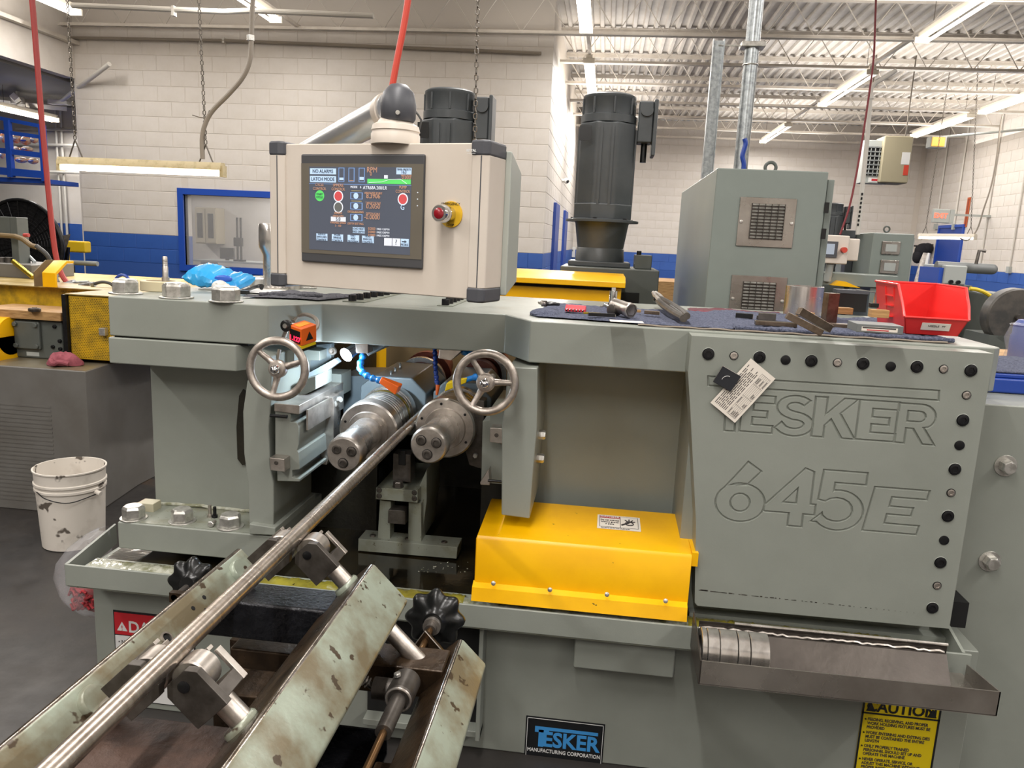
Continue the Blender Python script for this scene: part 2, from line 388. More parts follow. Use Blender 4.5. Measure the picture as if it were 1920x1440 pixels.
def lay_blocks(wall, length, z0, z1, M, limit=298, holes=(), joined=False):
    """running-bond courses on the local x of a wall; nearest the top first; holes are (x0,x1,z0,z1)"""
    n = 0; rows = []
    z = z0
    while z < z1 - 0.01: rows.append(z); z += BH
    jm = MB(); jb = MB()
    for ri, z in reversed(list(enumerate(rows))):
        hgt = min(BH, z1 - z)
        if hgt < BH * 0.6: continue
        off = 0 if ri % 2 else BW / 2
        x = 0; first = True
        while x < length - 0.05:
            full = not (first and off)
            wd = BW if full else BW / 2
            if x + wd > length + 0.02:
                if x + BW / 2 > length + 0.02: break
                full = False; wd = BW / 2
            xc, zc = x + wd / 2, z + BH / 2
            x += wd; first = False
            cut = None
            for a, b, c, d in holes:
                if a - wd / 2 < xc < b + wd / 2 and c - BH / 2 < zc < d + BH / 2:
                    cut = (xc - wd / 2, a, zc - BH / 2, zc + BH / 2) if xc - wd / 2 < a else ((b, xc + wd / 2, zc - BH / 2, zc + BH / 2) if xc + wd / 2 > b else
                          ((xc - wd / 2, xc + wd / 2, d, zc + BH / 2) if zc + BH / 2 > d else (xc - wd / 2, xc + wd / 2, zc - BH / 2, c)))
            if cut:
                fx, fz = (cut[1] - cut[0]) / BW, (cut[3] - cut[2]) / BH
                if fx < .06 or fz < .06: continue
                o = bpy.data.objects.new('block', BLKB if zc < BLUEZ else BLKW); COL.objects.link(o); o.parent = wall; n += 1
                o.matrix_local = M @ Matrix.Translation(((cut[0] + cut[1]) / 2, 0, (cut[2] + cut[3]) / 2)) @ Matrix.Diagonal((fx, 1, fz, 1)); continue
            blue = zc < BLUEZ
            if joined or n >= limit:
                src = (BLKB if full else HALFB) if blue else (BLKW if full else HALFW)
                (jb if blue else jm).add([tuple(q.co) for q in src.vertices], [tuple(q.vertices) for q in src.polygons], M @ Matrix.Translation((xc, 0, zc)))
                continue
            o = bpy.data.objects.new('block', (BLKB if full else HALFB) if blue else (BLKW if full else HALFW))
            COL.objects.link(o); o.parent = wall
            o.matrix_local = M @ Matrix.Translation((xc, random.uniform(-.0006, .0006), zc)); n += 1
    for jj, mt in ((jm, WALLW), (jb, WALLB)):
        if jj.v:
            o = obj('block_courses', jj, mt, wall, flat=True, fix=False); o['kind'] = 'stuff'
# wall facing us on the left, with the office window
win = (-5.99, -3.6, 0.93, 1.92)
lw = root('wall_back', (0, 0, 0), kind='structure')
def wall_pieces(parent, x0, x1, y, th, ztop, hole=None):
    m1 = MB(); m2 = MB()
    def seg(a, b, c, d):
        if d > BLUEZ: m1.box(a, b, y, y + th, max(c, BLUEZ), d)
        if c < BLUEZ: m2.box(a, b, y, y + th, c, min(d, BLUEZ))
    if hole:
        seg(x0, hole[0], 0, ztop); seg(hole[1], x1, 0, ztop); seg(hole[0], hole[1], 0, hole[2]); seg(hole[0], hole[1], hole[3], ztop)
    else: seg(x0, x1, 0, ztop)
    obj('masonry', m1, MORTW, parent, flat=True); obj('masonry', m2, MORTB, parent, flat=True)
wall_pieces(lw, LX, CX, BACKL, 0.2, DECK, win)
lay_blocks(lw, CX - LX, BLUEZ - 0.001 - 2 * BH, 4.3, Matrix.Translation((LX, BACKL, 0)), holes=[(win[0] - LX - 0.03, win[1] - LX + 0.03, win[2] - 0.03, win[3] + 0.03)])
# office window: blue frame, sill and one pane
wf = MB(); a, b, c, d = win; t = 0.085
wf.box(a - t, b + t, BACKL - 0.03, BACKL + 0.1, d, d + t); wf.box(a - t, b + t, BACKL - 0.03, BACKL + 0.1, c - t, c)
wf.box(a - t, a, BACKL - 0.03, BACKL + 0.1, c, d); wf.box(b, b + t, BACKL - 0.03, BACKL + 0.1, c, d)
wn = S('window_1', wf, BLUEP, flat=True)
obj('pane', MB().box(a, b, BACKL + 0.03, BACKL + 0.036, c, d), GLASS, wn, flat=True)
# office behind the glass
S('wall_office', MB().box(-7.5, -2.2, 13.2, 13.3, 0, 2.6), WALLW)
S('trim_1', MB().box(-4.95, -2.2, 13.16, 13.2, 0, 1.2), WALLB)
S('trim_2', MB().box(-7.6, -2.2, 10.9, 13.3, 2.6, 2.7), CEIL)
area(-5, 12.3, 2.5, 1.2, 0.6, 30)
cab = root('storage_cabinet', (-5.9, 12.6, 0), 'tan metal cabinet with two glass doors seen through the office window', 'cabinet')
p0 = at(365, 388, Y=12.9); p1 = at(407, 458, Y=12.9)
obj('body', MB().box(p0.x, p1.x, 12.9, 13.2, p1.z, p0.z), TAN, cab, bevel=0.01)
wd = (p1.x - p0.x) / 2
for i in (0, 1):
    x = p0.x + wd * i
    dr = obj('door', MB().box(x + .01, x + wd - .01, 12.88, 12.9, p1.z + .02, p0.z - .02), TAN, cab)
    obj('glass', MB().box(x + wd * .25, x + wd * .75, 12.875, 12.88, p1.z + .1, p0.z - .1), BLKM, dr)
mo = root('monitor', tuple(at(425, 485, Y=12.2)), 'black computer monitor on the office desk behind the window', 'monitor')
q = at(425, 475, Y=12.2); dzm = at(449, 488, Y=12.0).z - .02
obj('display', MB().box(q.x - .12, q.x + .12, 12.2, 12.24, q.z - .09, q.z + .09), BLKM, mo, bevel=.005)
obj('stand', MB().box(q.x - .03, q.x + .03, 12.21, 12.23, dzm, q.z - .08), BLKM, mo)
ro = root('lens_stand', tuple(at(447, 480, Y=12.0)), 'tall black measuring stand behind the office window glass', 'stand')
q = at(447, 408, Y=12.0); q2 = at(449, 488, Y=12.0)
dk_ = root('office_desk', (-5.2, 12.2, 0), 'grey desk below the monitor behind the office window', 'desk'); dz_ = q2.z - .02
obj('desk_top', MB().box(-6.6, -4.3, 11.9, 12.5, dz_ - .03, dz_), LGREY, dk_); [obj('desk_leg', MB().box(x, x + .06, 11.95, 12.4, 0, dz_ - .03), LGREY, dk_) for x in (-6.5, -4.4)]
for dx in (-.03, .03): obj('rail', MB().box(q.x + dx - .012, q.x + dx + .012, 12, 12.03, q2.z, q.z), BLKM, ro)
obj('rail_foot', MB().box(q.x - .08, q.x + .08, 11.96, 12.08, q2.z - .02, q2.z + .01), BLKM, ro)
obj('carriage', MB().box(q.x - .07, q.x + .07, 11.95, 12.02, q2.z + .22, q2.z + .36), BLKM, ro, bevel=.01)
# deep bay: its left wall, the far wall and the right wall
bl = root('wall_left', (0, 0, 0), kind='structure')
RL = Matrix.Translation((CX, BACKL, 0)) @ Matrix.Rotation(PI / 2, 4, 'Z')
m1 = MB().box(CX - 0.2, CX, BACKL + .2, FAR, BLUEZ, DECK); m2 = MB().box(CX - 0.2, CX, BACKL + .2, FAR, 0, BLUEZ)
obj('masonry', m1, MORTW, bl, flat=True); obj('masonry', m2, MORTB, bl, flat=True)
lay_blocks(bl, FAR - BACKL, BLUEZ - 2 * BH, 4.3, Matrix.Translation((CX, BACKL, 0)) @ Matrix.Rotation(PI / 2, 4, 'Z'), joined=True)
for i, yy in enumerate((12.2, 15.0)):
    dd = MB().box(CX + 0.0, CX + 0.05, yy, yy + 0.95, 0, 2.1)
    dr = S('door_%d' % (i + 2), dd, DOORB, bevel=0.005)
    obj('door_handle', MB().ball((CX + 0.08, yy + 0.85, 1.0), 0.03), ZINC, dr)
fw = root('wall_far', (0, 0, 0), kind='structure')
m1 = MB().box(CX, WX, FAR, FAR + 0.2, BLUEZ, DECK); m2 = MB().box(CX, WX, FAR, FAR + 0.2, 0, BLUEZ)
obj('masonry', m1, MORTW, fw, flat=True); obj('masonry', m2, MORTB, fw, flat=True)
lay_blocks(fw, WX - CX, BLUEZ - 2 * BH, 4.4, Matrix.Translation((CX, FAR, 0)))
rw = root('wall_right', (0, 0, 0), kind='structure')
m1 = MB().box(WX, WX + 0.2, -5, FAR, BLUEZ, DECK); m2 = MB().box(WX, WX + 0.2, -5, FAR, 0, BLUEZ)
obj('masonry', m1, MORTW, rw, flat=True); obj('masonry', m2, MORTB, rw, flat=True)
d0, d1 = 17.45, 18.6
lay_blocks(rw, FAR - 11, BLUEZ - 1 * BH, 4.4, Matrix.Translation((WX, FAR, 0)) @ Matrix.Rotation(-PI / 2, 4, 'Z'),
           holes=[(FAR - d1, FAR - d0, 0, 2.15)])
dr = S('door_1', MB().box(WX - 0.02, WX, d0, d1, 0, 2.2), DOORB)
obj('door_frame', MB().box(WX - 0.04, WX, d0 - 0.06, d0, 0, 2.26).box(WX - 0.04, WX, d1, d1 + .06, 0, 2.26).box(WX - 0.04, WX, d0, d1, 2.2, 2.26), BLUEP, dr)
obj('push_bar', MB().box(WX - 0.06, WX - 0.03, d0 + .1, d1 - .1, 1.0, 1.06), ZINC, dr)
S('wall_front', MB().box(-14, WX, -5.2, -5, 0, DECK), WALLW)
S('wall_mezzanine', MB().box(-14, LX, 13.0, 13.2, 0, DECK).box(-14.2, -14, -5, 13.2, 0, DECK), WALLW)
S('trim_3', MB().box(-14, LX, 12.97, 13.0, 0, 1.42), WALLB)
# stepped jamb of the left wall and the soffit above the lower bay
jb = MB().box(LX - 0.35, LX, BACKL + 0.1, BACKL + 0.35, 0, 2.55).box(LX - 0.45, LX, BACKL + 0.12, BACKL + 0.35, 2.55, 3.45)
S('trim_4', MB().box(LX - 0.02, LX + 0.0, BACKL, BACKL + 0.4, 0, 3.45), WALLW)
sf = MB().box(LX - 0.15, LX, -5, BACKL, 3.44, DECK)
S('beam_soffit', sf, WALLW)
tag(bpy.data.objects['beam_soffit'], kind='structure')
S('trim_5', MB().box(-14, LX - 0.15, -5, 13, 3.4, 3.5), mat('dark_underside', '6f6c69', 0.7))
q0 = Vector((LX + 0.06, 3, 3.92)); S('trim_6', MB().box(LX, LX + 0.1, -5, BACKL, 3.88, 3.93), JOIST)
# pipes under the mezzanine and on its wall
for i, (u, zz) in enumerate(((0, 2.2), (0, 2.05))):
    pass
pr = root('pipe_run', (-8.3, 12.9, 0), 'thin grey pipes running down the white block wall beside the drum fan', 'pipes')
for u in (108, 118):
    q = at(u, 300, Y=12.9); obj('pipe', MB().cyl((q.x, 12.9, 1.2), (q.x, 12.9, 3.4), 0.02, n=8), CONDW, pr)
for v in (243, 272, 323):
    q = at(100, v, Y=12.85); obj('pipe', MB().cyl((q.x - .7, 12.85, q.z), (LX, 12.85, q.z + .02), 0.025, n=8), CONDW, pr)
# ceiling: corrugated deck on open-web joists
ce = root('ceiling', (0, 0, 0), kind='structure')
prof = []; x = -14.0; P6 = 0.1524
while x < WX + 0.1:
    prof += [(x, DECK), (x + 0.045, DECK), (x + 0.06, DECK + 0.04), (x + 0.135, DECK + 0.04), (x + P6, DECK)]; x += P6
dk = MB(); vs = []
for (px_, pz) in prof: vs += [(px_, -5.2, pz), (px_, FAR + 0.2, pz)]
dk.add(vs, [(2 * i, 2 * i + 2, 2 * i + 3, 2 * i + 1) for i in range(len(prof) - 1)])
obj('roof_deck', dk, CEIL, ce, flat=True, fix=False)
S('ceiling_cover', MB().box(-14.2, WX + .2, -5.2, FAR + .2, DECK + .05, DECK + .1), CEIL)
bpy.data.objects['ceiling_cover'].parent = ce
def joist(y, x0, x1, zb=4.07, zt=DECK):
    bc = MB().box(x0, x1, y - 0.05, y - 0.012, zb, zb + 0.008).box(x0, x1, y + 0.012, y + 0.05, zb, zb + 0.008) \
        .box(x0, x1, y - 0.016, y - 0.010, zb, zb + 0.045).box(x0, x1, y + 0.010, y + 0.016, zb, zb + 0.045)
    o = obj('joist', bc, JOIST, ce, flat=True)
    obj('top_chord', MB().box(x0, x1, y - 0.06, y + 0.06, zt - 0.012, zt - 0.002).box(x0, x1, y - 0.016, y + 0.016, zt - 0.06, zt - 0.01), JOIST, o, flat=True)
    pts = []; x = x0; k = 0
    while x < x1:
        pts.append((x, y, zb + 0.02 if k % 2 else zt - 0.03)); x += 0.30; k += 1
    obj('web', MB().tube(pts, 0.011, n=6), JOIST, o)
for y in (5.65, 7.2): joist(y, LX, WX)
joist(8.76, LX, WX); joist(10.35, LX, WX)
for y in (11.9, 13.4, 15.0, 16.55, 18.1, 19.5): joist(y, CX, WX)
# girder / pipe lines near the top left, the wall brace and a conduit on the wall
br = root('wall_brace', (-7, 10, 3.4), 'white diagonal pipe brace from the left wall up to the fascia', 'brace')
a = at(205, 120, Y=10.2); b = at(112, 192, Y=10.9)
obj('tube', MB().cyl(a, b, 0.03, n=12), CONDW, br); obj('foot', MB().cbox(b, .3, .12, .06), CONDW, br)
cp = root('ceiling_pipe', (-5, 9, 4.2), 'white horizontal pipe with a clamp under the roof joist at top left', 'pipe')
a = at(135, 10, Y=8.3); b = at(420, 22, Y=8.3); c = at(470, 20, Y=8.3); e = at(700, 30, Y=8.3)
obj('tube', MB().tube([a, b, c, e], 0.028, n=10), CONDW, cp)
wl_ = root('wall_pipe', (-4, BACKL - .1, 3.9), 'thin pale pipe running along the top of the left wall above the window', 'pipe')
obj('tube', MB().tube([at(u, v, Y=BACKL - .06) for u, v in ((100, 56), (118, 62), (135, 71), (420, 76), (700, 87), (1015, 100))], .022, n=8), CONDG, wl_); obj('pipe_strap', MB().cbox(at(420, 76, Y=BACKL - .05), .03, .06, .07), CONDW, wl_)
cc = at(326, 21, Y=8.3); obj('clamp', MB().cbox(cc, .03, .06, .1), CONDW, cp)

# ------------------------------------------------------------------ ceiling strip lights
def strip(x, a, b, label, z=TUBE_Z):
    r = root('strip_light', (x, (a + b) / 2, z), label, 'light', 'strip lights under the roof joists')
    obj('housing', MB().box(x - 0.045, x + 0.045, a, b, z + 0.045, z + 0.095), FIXT, r, flat=True)
    for dx in (-0.055, 0.055):
        obj('tube', MB().cyl((x + dx, a + 0.03, z), (x + dx, b - 0.03, z), 0.019, n=10), TUBEG, r)
    for yy in (a, b - 0.025): obj('socket', MB().box(x - 0.08, x + 0.08, yy, yy + 0.025, z - 0.02, z + 0.05), FIXT, r, flat=True)
    for yy in (a + 0.3, b - 0.3): obj('hanger', MB().cyl((x, yy, z + 0.09), (x, yy, DECK), 0.004, n=6), MESHM, r)
LBL = ['nearer glowing strip light in the central row, cut by the top frame edge', 'farther glowing strip light in the central row, above the large charcoal motor',
       'glowing strip light running out of the frame at the top right corner', 'glowing strip light beside the bent white conduit, middle of the right row',
       'short-looking farthest strip light of the right row, above the eye bolt cabinet', 'glowing strip light at the right frame edge, nearer of the outer row',
       'glowing strip light beside the hanging heater, farther of the outer row', 'glowing strip light at the top, left of centre above the flexible conduit',
       'glowing strip light in the top left corner beside the red hose', 'unseen strip light added to light the far bay, behind the large charcoal motor']
for (x, a, b), l in zip(ROWS, LBL): strip(x, a, b, l)
strip(-9.0, 10.7, 12.1, 'glowing strip light over the blue mezzanine railing at far left', 3.05)
rail = MB()
for x, a0, b0 in ((3.5, 7.5, 19.3), (6.2, 12.0, 17.8), (-4.2, 7.0, 10.5), (-0.41, 7.4, 14)):
    rail = MB().box(x - .02, x + .02, a0, b0, 4.1, 4.14); rr = S('trim_%d' % (7 + [3.5, 6.2, -4.2, -.41].index(x)), rail, JOIST)
# ------------------------------------------------------------------ hanging strip lights
def chain(p0, p1, parent, link=0.045, r=0.0035, name='chain'):
    p0 = Vector(p0); p1 = Vector(p1); L_ = (p1 - p0).length; n = max(2, int(L_ / (link * 0.72))); m_ = MB(); d = (p1 - p0).normalized()
    s = Vector((1, 0, 0)) if abs(d.x) < 0.7 else Vector((0, 1, 0))
    for i in range(n):
        c = p0 + (p1 - p0) * ((i + .5) / n); a = s if i % 2 == 0 else d.cross(s).normalized()
        h = link * 0.36; w_ = link * 0.2
        pts = [c + a * w_ + d * h * .6, c + d * h, c - a * w_ + d * h * .6, c - a * w_ - d * h * .6, c - d * h, c + a * w_ - d * h * .6, c + a * w_ + d * h * .6]
        m_.tube(pts, r, n=5, caps=False)
    o = obj(name, m_, MESHM, parent, fix=False); o['kind'] = 'stuff'; return o
def hang_light(c, ang, L, label, hs, chains_top, old=True):
    r = root('hanging_light', c, label, 'light', None)
    M = Matrix.Translation(c) @ Matrix.Rotation(ang, 4, 'Z')
    obj('housing', MB().prism([(-.03, 0.02), (.03, 0.02), (.045, -.02), (.045, -.03), (-.045, -.03), (-.045, -.02)], 'x', -L / 2, L / 2, M), FIXT2 if old else FIXT, r)
    a = M @ Vector((-L / 2 + .02, 0, -.052)); b = M @ Vector((L / 2 - .02, 0, -.052))
    obj('tube', MB().cyl(a, b, .019, n=12), TUBEG, r)
    for sx in (-1, 1): obj('socket', MB().box(sx * L / 2 - .012, sx * L / 2 + .012, -.03, .03, -.075, 0, M), FIXT2 if old else FIXT, r)
    for (sx, top) in zip((-1, 1), chains_top):
        k = M @ Vector((sx * L * hs, 0, .14))
        for e in (-.05, .05):
            obj('hanger', MB().cyl(k, M @ Vector((sx * L * hs + e, 0, .02)), .005, n=6), MESHM, r)
        chain(k, top, r)
    area(c[0], c[1], c[2] - .09, 0.08, L, 14, rot=(0, 0, ang + PI / 2))
    return r
c = (at(113, 300, Y=5.27) + at(418, 311, Y=5.27)) / 2
w_ = (at(418, 311, Y=5.27) - at(113, 300, Y=5.27)).x
hl = hang_light(tuple(c), 0, w_, 'old cream strip light hung on two chains, left of the control panel', 0.40,
                [(c.x - w_ * .40, c.y, 4.0), (c.x + w_ * .36, c.y, 4.0)])
cd_ = root('flexible_conduit', (c.x + .4, c.y, 2.0), 'grey flexible conduit curving down to the old hanging strip light', 'conduit')
cp_ = [at(u, v, Y=5.27) for u, v in ((380, 298), (379, 262), (384, 235), (398, 208), (430, 175), (455, 145), (468, 115), (471, 80), (473, 20), (476, -40))]
obj('conduit', MB().tube(spline(cp_, 5), 0.016, n=10), CONDG, cd_)
obj('coupling', MB().cyl(at(470, 66, Y=5.27), at(470, 76, Y=5.27), .024), ZINC, cd_)
tw = at(379, 222, Y=5.26)
obj('tie', MB().tube([at(361, 216, Y=5.26), at(375, 220, Y=5.26), at(388, 221, Y=5.26), at(393, 207, Y=5.26)], .004, n=6), MESHM, cd_)
c2 = (at(1738, 440, Y=14) + at(1812, 441, Y=14)) / 2
h2 = hang_light(tuple(c2), -1.05, 1.05, 'small white strip light hung on wires in front of the blue door', 0.4, [tuple(at(1758, 300, Y=14) + Vector((0, 0, 2))), tuple(at(1800, 300, Y=13.6) + Vector((0, 0, 2)))], old=False)
# flex cable of the far hanging light
cd2 = root('lamp_cable', tuple(c2), 'thin brown cable looping from the small hanging light up the right wall', 'cable')
obj('cable', MB().tube(spline([at(u, v, Y=13.6) for u, v in ((1800, 447), (1815, 450), (1832, 430), (1845, 390), (1858, 350), (1868, 300), (1875, 240), (1880, 215))], 5), .012, n=6), CONDG, cd2)
# ================================================================== THE ROLLING MACHINE
TOP = 1.287; BF = 2.08
mc = root('thread_rolling_machine', (0, 2.4, 0), 'large grey-green thread rolling machine with raised lettering plate and yellow guard, filling the foreground', 'machine')
ORG[mc.name] = (0, 2.4, 0)
# top beam: outline seen from above
outl = [(-1.418, BF), (-0.935, BF), (-0.83, 2.22), (-0.275, 2.22), (-0.19, BF), (1.0, BF), (1.022, 2.10), (1.022, 2.95), (-1.418, 2.95)]
beam = obj('top_beam', MB().prism(outl, 'z', 1.172, TOP), PAINT, mc, bevel=0.004)
lf = [(-1.42, 2.075), (-1.03, 2.075), (-0.96, 2.2), (-0.96, 2.9), (-1.42, 2.9)]
obj('beam_shoe', MB().prism(lf, 'z', 1.091, 1.168), PAINT, mc, bevel=0.004)
obj('beam_seam', MB().box(-1.41, -1.0, 2.09, 2.9, 1.165, 1.176), SHADEBLK, mc)
# left column, slot drawn as a dark patch of painted shade, base plate
obj('left_column', MB().box(-1.385, -1.0, 2.22, 2.9, 0.6, 1.1), PAINT, mc, bevel=0.006)
def P(u, v, Y): q = at(u, v, Y=Y); return (q.x, q.z)
arch = [P(u, v, 2.06) for u, v in ((478, 655), (509, 668), (509, 747), (504, 800), (506, 872), (513, 905), (513, 988), (467, 985), (464, 904), (457, 850), (455, 772), (463, 715), (475, 690))]
obj('arch_arm', MB().prism(arch, 'y', 2.06, 2.36), PAINT, mc, bevel=0.004)
slot = [P(u, v, 2.215) for u, v in ((449, 742), (456, 730), (462, 735), (462, 870), (455, 872), (446, 860), (444, 800))]
obj('slot_shade', MB().prism(slot, 'y', 2.212, 2.23), DARKIN, mc)
obj('column_foot', MB().prism([P(u, v, 2.04) for u, v in ((467, 982), (516, 990), (516, 1004), (467, 1002))], 'y', 2.04, 2.36), PAINT, mc, bevel=.003)
bp = obj('base_plate', MB().box(-1.403, -0.915, 2.05, 2.9, 0.528, 0.612), PAINT, mc, bevel=0.004)
obj('plate_top_stain', MB().box(-1.397, -0.96, 2.056, 2.23, 0.612, 0.6135), PAINTD, mc)
cb = [(-1.385 + 0.385 * i / 14, 2.215 + random.uniform(-.003, .003), 0.618 + random.uniform(-.002, .004)) for i in range(15)]
obj('caulk_seam', MB().tube(cb, 0.006, n=8), CAULK, mc)
for u, v in ((251, 972), (342, 978), (432, 988)):
    q = at(u, v, Z=0.612); hexbolt(mc, (q.x, q.y, 0.612), (0, 0, 1), 0.033, 0.036, ZINC, washer=0.040, name='base_bolt', rot=random.random())
# bearing pocket body, right pillar, recessed panel
obj('right_pillar', MB().prism([P(u, v, 2.05) for u, v in ((952, 688), (1008, 690), (1007, 800), (1000, 880), (993, 973), (940, 966), (941, 800), (948, 740))], 'y', 2.05, 2.34), PAINT, mc, bevel=0.004)
obj('recess_panel', MB().box(-0.2, 0.32, 2.34, 2.4, 0.55, 1.2), PAINT, mc)
obj('under_beam_shade', MB().box(-0.16, 0.26, 2.3, 2.34, 1.14, 1.172), SHADEBLK, mc)  # solid black strip painted for the shade under the beam
obj('body_behind_plate', MB().box(0.26, 0.95, 2.085, 2.8, 0.5, 1.18), PAINT, mc)
for v in (814, 858):
    q = at(1000, v, Y=2.16)
    hexbolt(mc, (-0.162, 2.16, q.z), (1, 0, 0), 0.014, 0.022, ZINC, washer=0.024, name='pillar_bolt')
# engraved front plate
pl = [P(1297, 630, 2.0), P(1863, 662, 2.0), (0.961, 0.551), (0.312, 0.547), (0.304, 0.556), P(1305, 980, 2.0), P(1294, 762, 2.0), P(1290, 698, 2.0)]
pl[0] = (0.233, 1.281); pl[1] = (0.96, 1.281)
plate = obj('front_plate', MB().prism(pl, 'y', 2.0, 2.082), PAINT, mc, bevel=0.0045, fix=True)
def engrave(strings):
    """cut a groove along the outline of every letter"""
    cut = []
    dg = None
    for s, size, x, z, sx, off, sh in strings:
        c = bpy.data.curves.new('groove', 'FONT'); c.body = s; c.size = size; c.align_x = 'LEFT'; c.align_y = 'BOTTOM_BASELINE' if False else 'BOTTOM'
        c.fill_mode = 'NONE'; c.bevel_depth = 0.0026; c.bevel_resolution = 0; c.offset = off; c.shear = sh; c.resolution_u = 4
        o = bpy.data.objects.new('groove', c); COL.objects.link(o)
        o.location = (x, 2.0, z); o.rotation_euler = (PI / 2, 0, 0); o.scale = (sx, 1, 1); cut.append(o)
    bpy.context.view_layer.update(); dg = bpy.context.evaluated_depsgraph_get()
    v, f = [], []
    for o in cut:
        me = bpy.data.meshes.new_from_object(o.evaluated_get(dg)); n = len(v)
        v += [o.matrix_world @ q.co for q in me.vertices]; f += [tuple(i + n for i in p.vertices) for p in me.polygons]
        bpy.data.objects.remove(o)
    return v, f
BARZ = at(1600, 727, Y=2.0).z
LET = [('E', 0.168, 0.352, 0.975), ('S', 0.168, 0.44, 0.973), ('K', 0.168, 0.532, 0.972), ('E', 0.168, 0.628, 0.972), ('R', 0.168, 0.716, 0.972)]
# stroke outlines of the engraved word and number, in plate coordinates (metres)
def poly_arc(cx, cz, rx, rz, a0, a1, n=14): return [(cx + rx * math.cos(math.radians(a0 + (a1 - a0) * i / n)), cz + rz * math.sin(math.radians(a0 + (a1 - a0) * i / n))) for i in range(n + 1)]
def glyphs():
    G = []
    def fit(u0, v0, u1, v1):      # a glyph box given by two corners measured on the plate
        a = at(u0, v0, Y=2.0); b = at(u1, v1, Y=2.0); return a.x, b.z, b.x - a.x, a.z - b.z
    def put(poly, bx, sh=0): G.append([(bx[0] + x * bx[2] + sh * y * bx[3], bx[1] + y * bx[3]) for x, y in poly])
    E_ = [(0, 0), (1, 0), (1, .2), (.36, .2), (.36, .41), (.8, .41), (.8, .59), (.36, .59), (.36, .8), (1, .8), (1, 1), (0, 1)]
    K_ = [(0, 0), (.28, 0), (.28, .3), (.42, .46), (.72, 0), (1.03, 0), (.62, .62), (1.0, 1), (.68, 1), (.28, .58), (.28, 1), (0, 1)]
    S_ = [(.04, .17), (.2, .33)] + poly_arc(.5, .3, .24, .12, 215, 360, 8) + poly_arc(.5, .3, .24, .1, 10, 100, 6) + poly_arc(.5, .71, .45, .29, 250, 40, 14)[::1] + \
        [(.7, .76)] + poly_arc(.5, .72, .2, .11, 45, 250, 8) + poly_arc(.5, .29, .47, .3, 75, -145, 16)
    R_ = [(0, 0), (.26, 0), (.26, .38), (.44, .38), (.72, 0), (1.02, 0), (.7, .42)] + poly_arc(.58, .69, .38, .31, -55, 90, 10) + [(0, 1)]
    Rh = [(.26, .56)] + poly_arc(.56, .69, .15, .13, -90, 90, 6) + [(.26, .82)]
    put(E_, fit(1393, 740, 1447, 813)); put(S_, fit(1456, 740, 1524, 820)); put(K_, fit(1530, 744, 1600, 824))
    put(E_, fit(1613, 750, 1677, 829)); put(R_, fit(1686, 756, 1750, 835)); put(Rh, fit(1686, 756, 1750, 835))
    # the T: a short stem under the long bar
    G.append([at(u, v, Y=2.0).xz[:] if False else (at(u, v, Y=2.0).x, at(u, v, Y=2.0).z) for u, v in ((1362, 738), (1381, 739), (1377, 809), (1358, 808))])
    G.append([(at(u, v, Y=2.0).x, at(u, v, Y=2.0).z) for u, v in ((1328, 706), (1761, 733), (1760, 751), (1328, 723))])
    G.append([(at(u, v, Y=2.0).x, at(u, v, Y=2.0).z) for u, v in ((1455, 727), (1752, 745.5), (1752, 747.5), (1455, 729))][:0] or G[-1][:0]) if False else None
    six = poly_arc(.5, .32, .5, .32, 120, -225, 26) + [(.32, .72), (.58, 1.0), (.86, .86), (.6, .62)]
    sixh = poly_arc(.5, .32, .2, .15, 0, 360, 14)[:-1]
    four = [(.5, 0), (.78, 0), (.78, .22), (1, .22), (1, .4), (.9, .4), (.9, .95), (.72, 1), (0, .32), (0, .22), (.5, .22)]
    fourh = [(.36, .4), (.62, .4), (.62, .66)]
    five = [(.0, .12), (.2, .28)] + poly_arc(.46, .35, .3, .2, 215, 500, 12)[::1] + [(.1, .5), (.14, 1), (.95, 1), (.95, .8), (.38, .8), (.37, .66)] + poly_arc(.48, .34, .48, .34, 100, -140, 18)
    put(six, fit(1349, 862, 1430, 982)); put(sixh, fit(1349, 862, 1430, 982))
    put(four, fit(1441, 873, 1524, 990)); put(fourh, fit(1441, 873, 1524, 990))
    put(five, fit(1531, 880, 1617, 999)); put(E_, fit(1628, 912, 1718, 1003), 0.14)
    return G
def groove(parent, poly, y, w_=0.0042, d=0.0032):
    """V-groove moulding along a closed outline: inner and outer edge flush, centre pressed in"""
    n = len(poly); v = []; f = []
    for i in range(n):
        p0, p, p1 = Vector(poly[i - 1]), Vector(poly[i]), Vector(poly[(i + 1) % n])
        a = (p - p0).normalized(); b = (p1 - p).normalized(); na = Vector((-a.y, a.x)); nb = Vector((-b.y, b.x))
        m_ = (na + nb); m_ = m_.normalized() / max(0.45, m_.normalized().dot(na)) if m_.length > 1e-6 else na
        for s, yy in ((-1, 0.0002), (-.15, d), (.15, d), (1, 0.0002)):
            q = p + m_ * (s * w_ / 2); v.append((q.x, y - 0.0006 + yy, q.y))
    for i in range(n):
        j = (i + 1) % n
        for k in range(3): f.append((i * 4 + k, j * 4 + k, j * 4 + k + 1, i * 4 + k + 1))
    return v, f
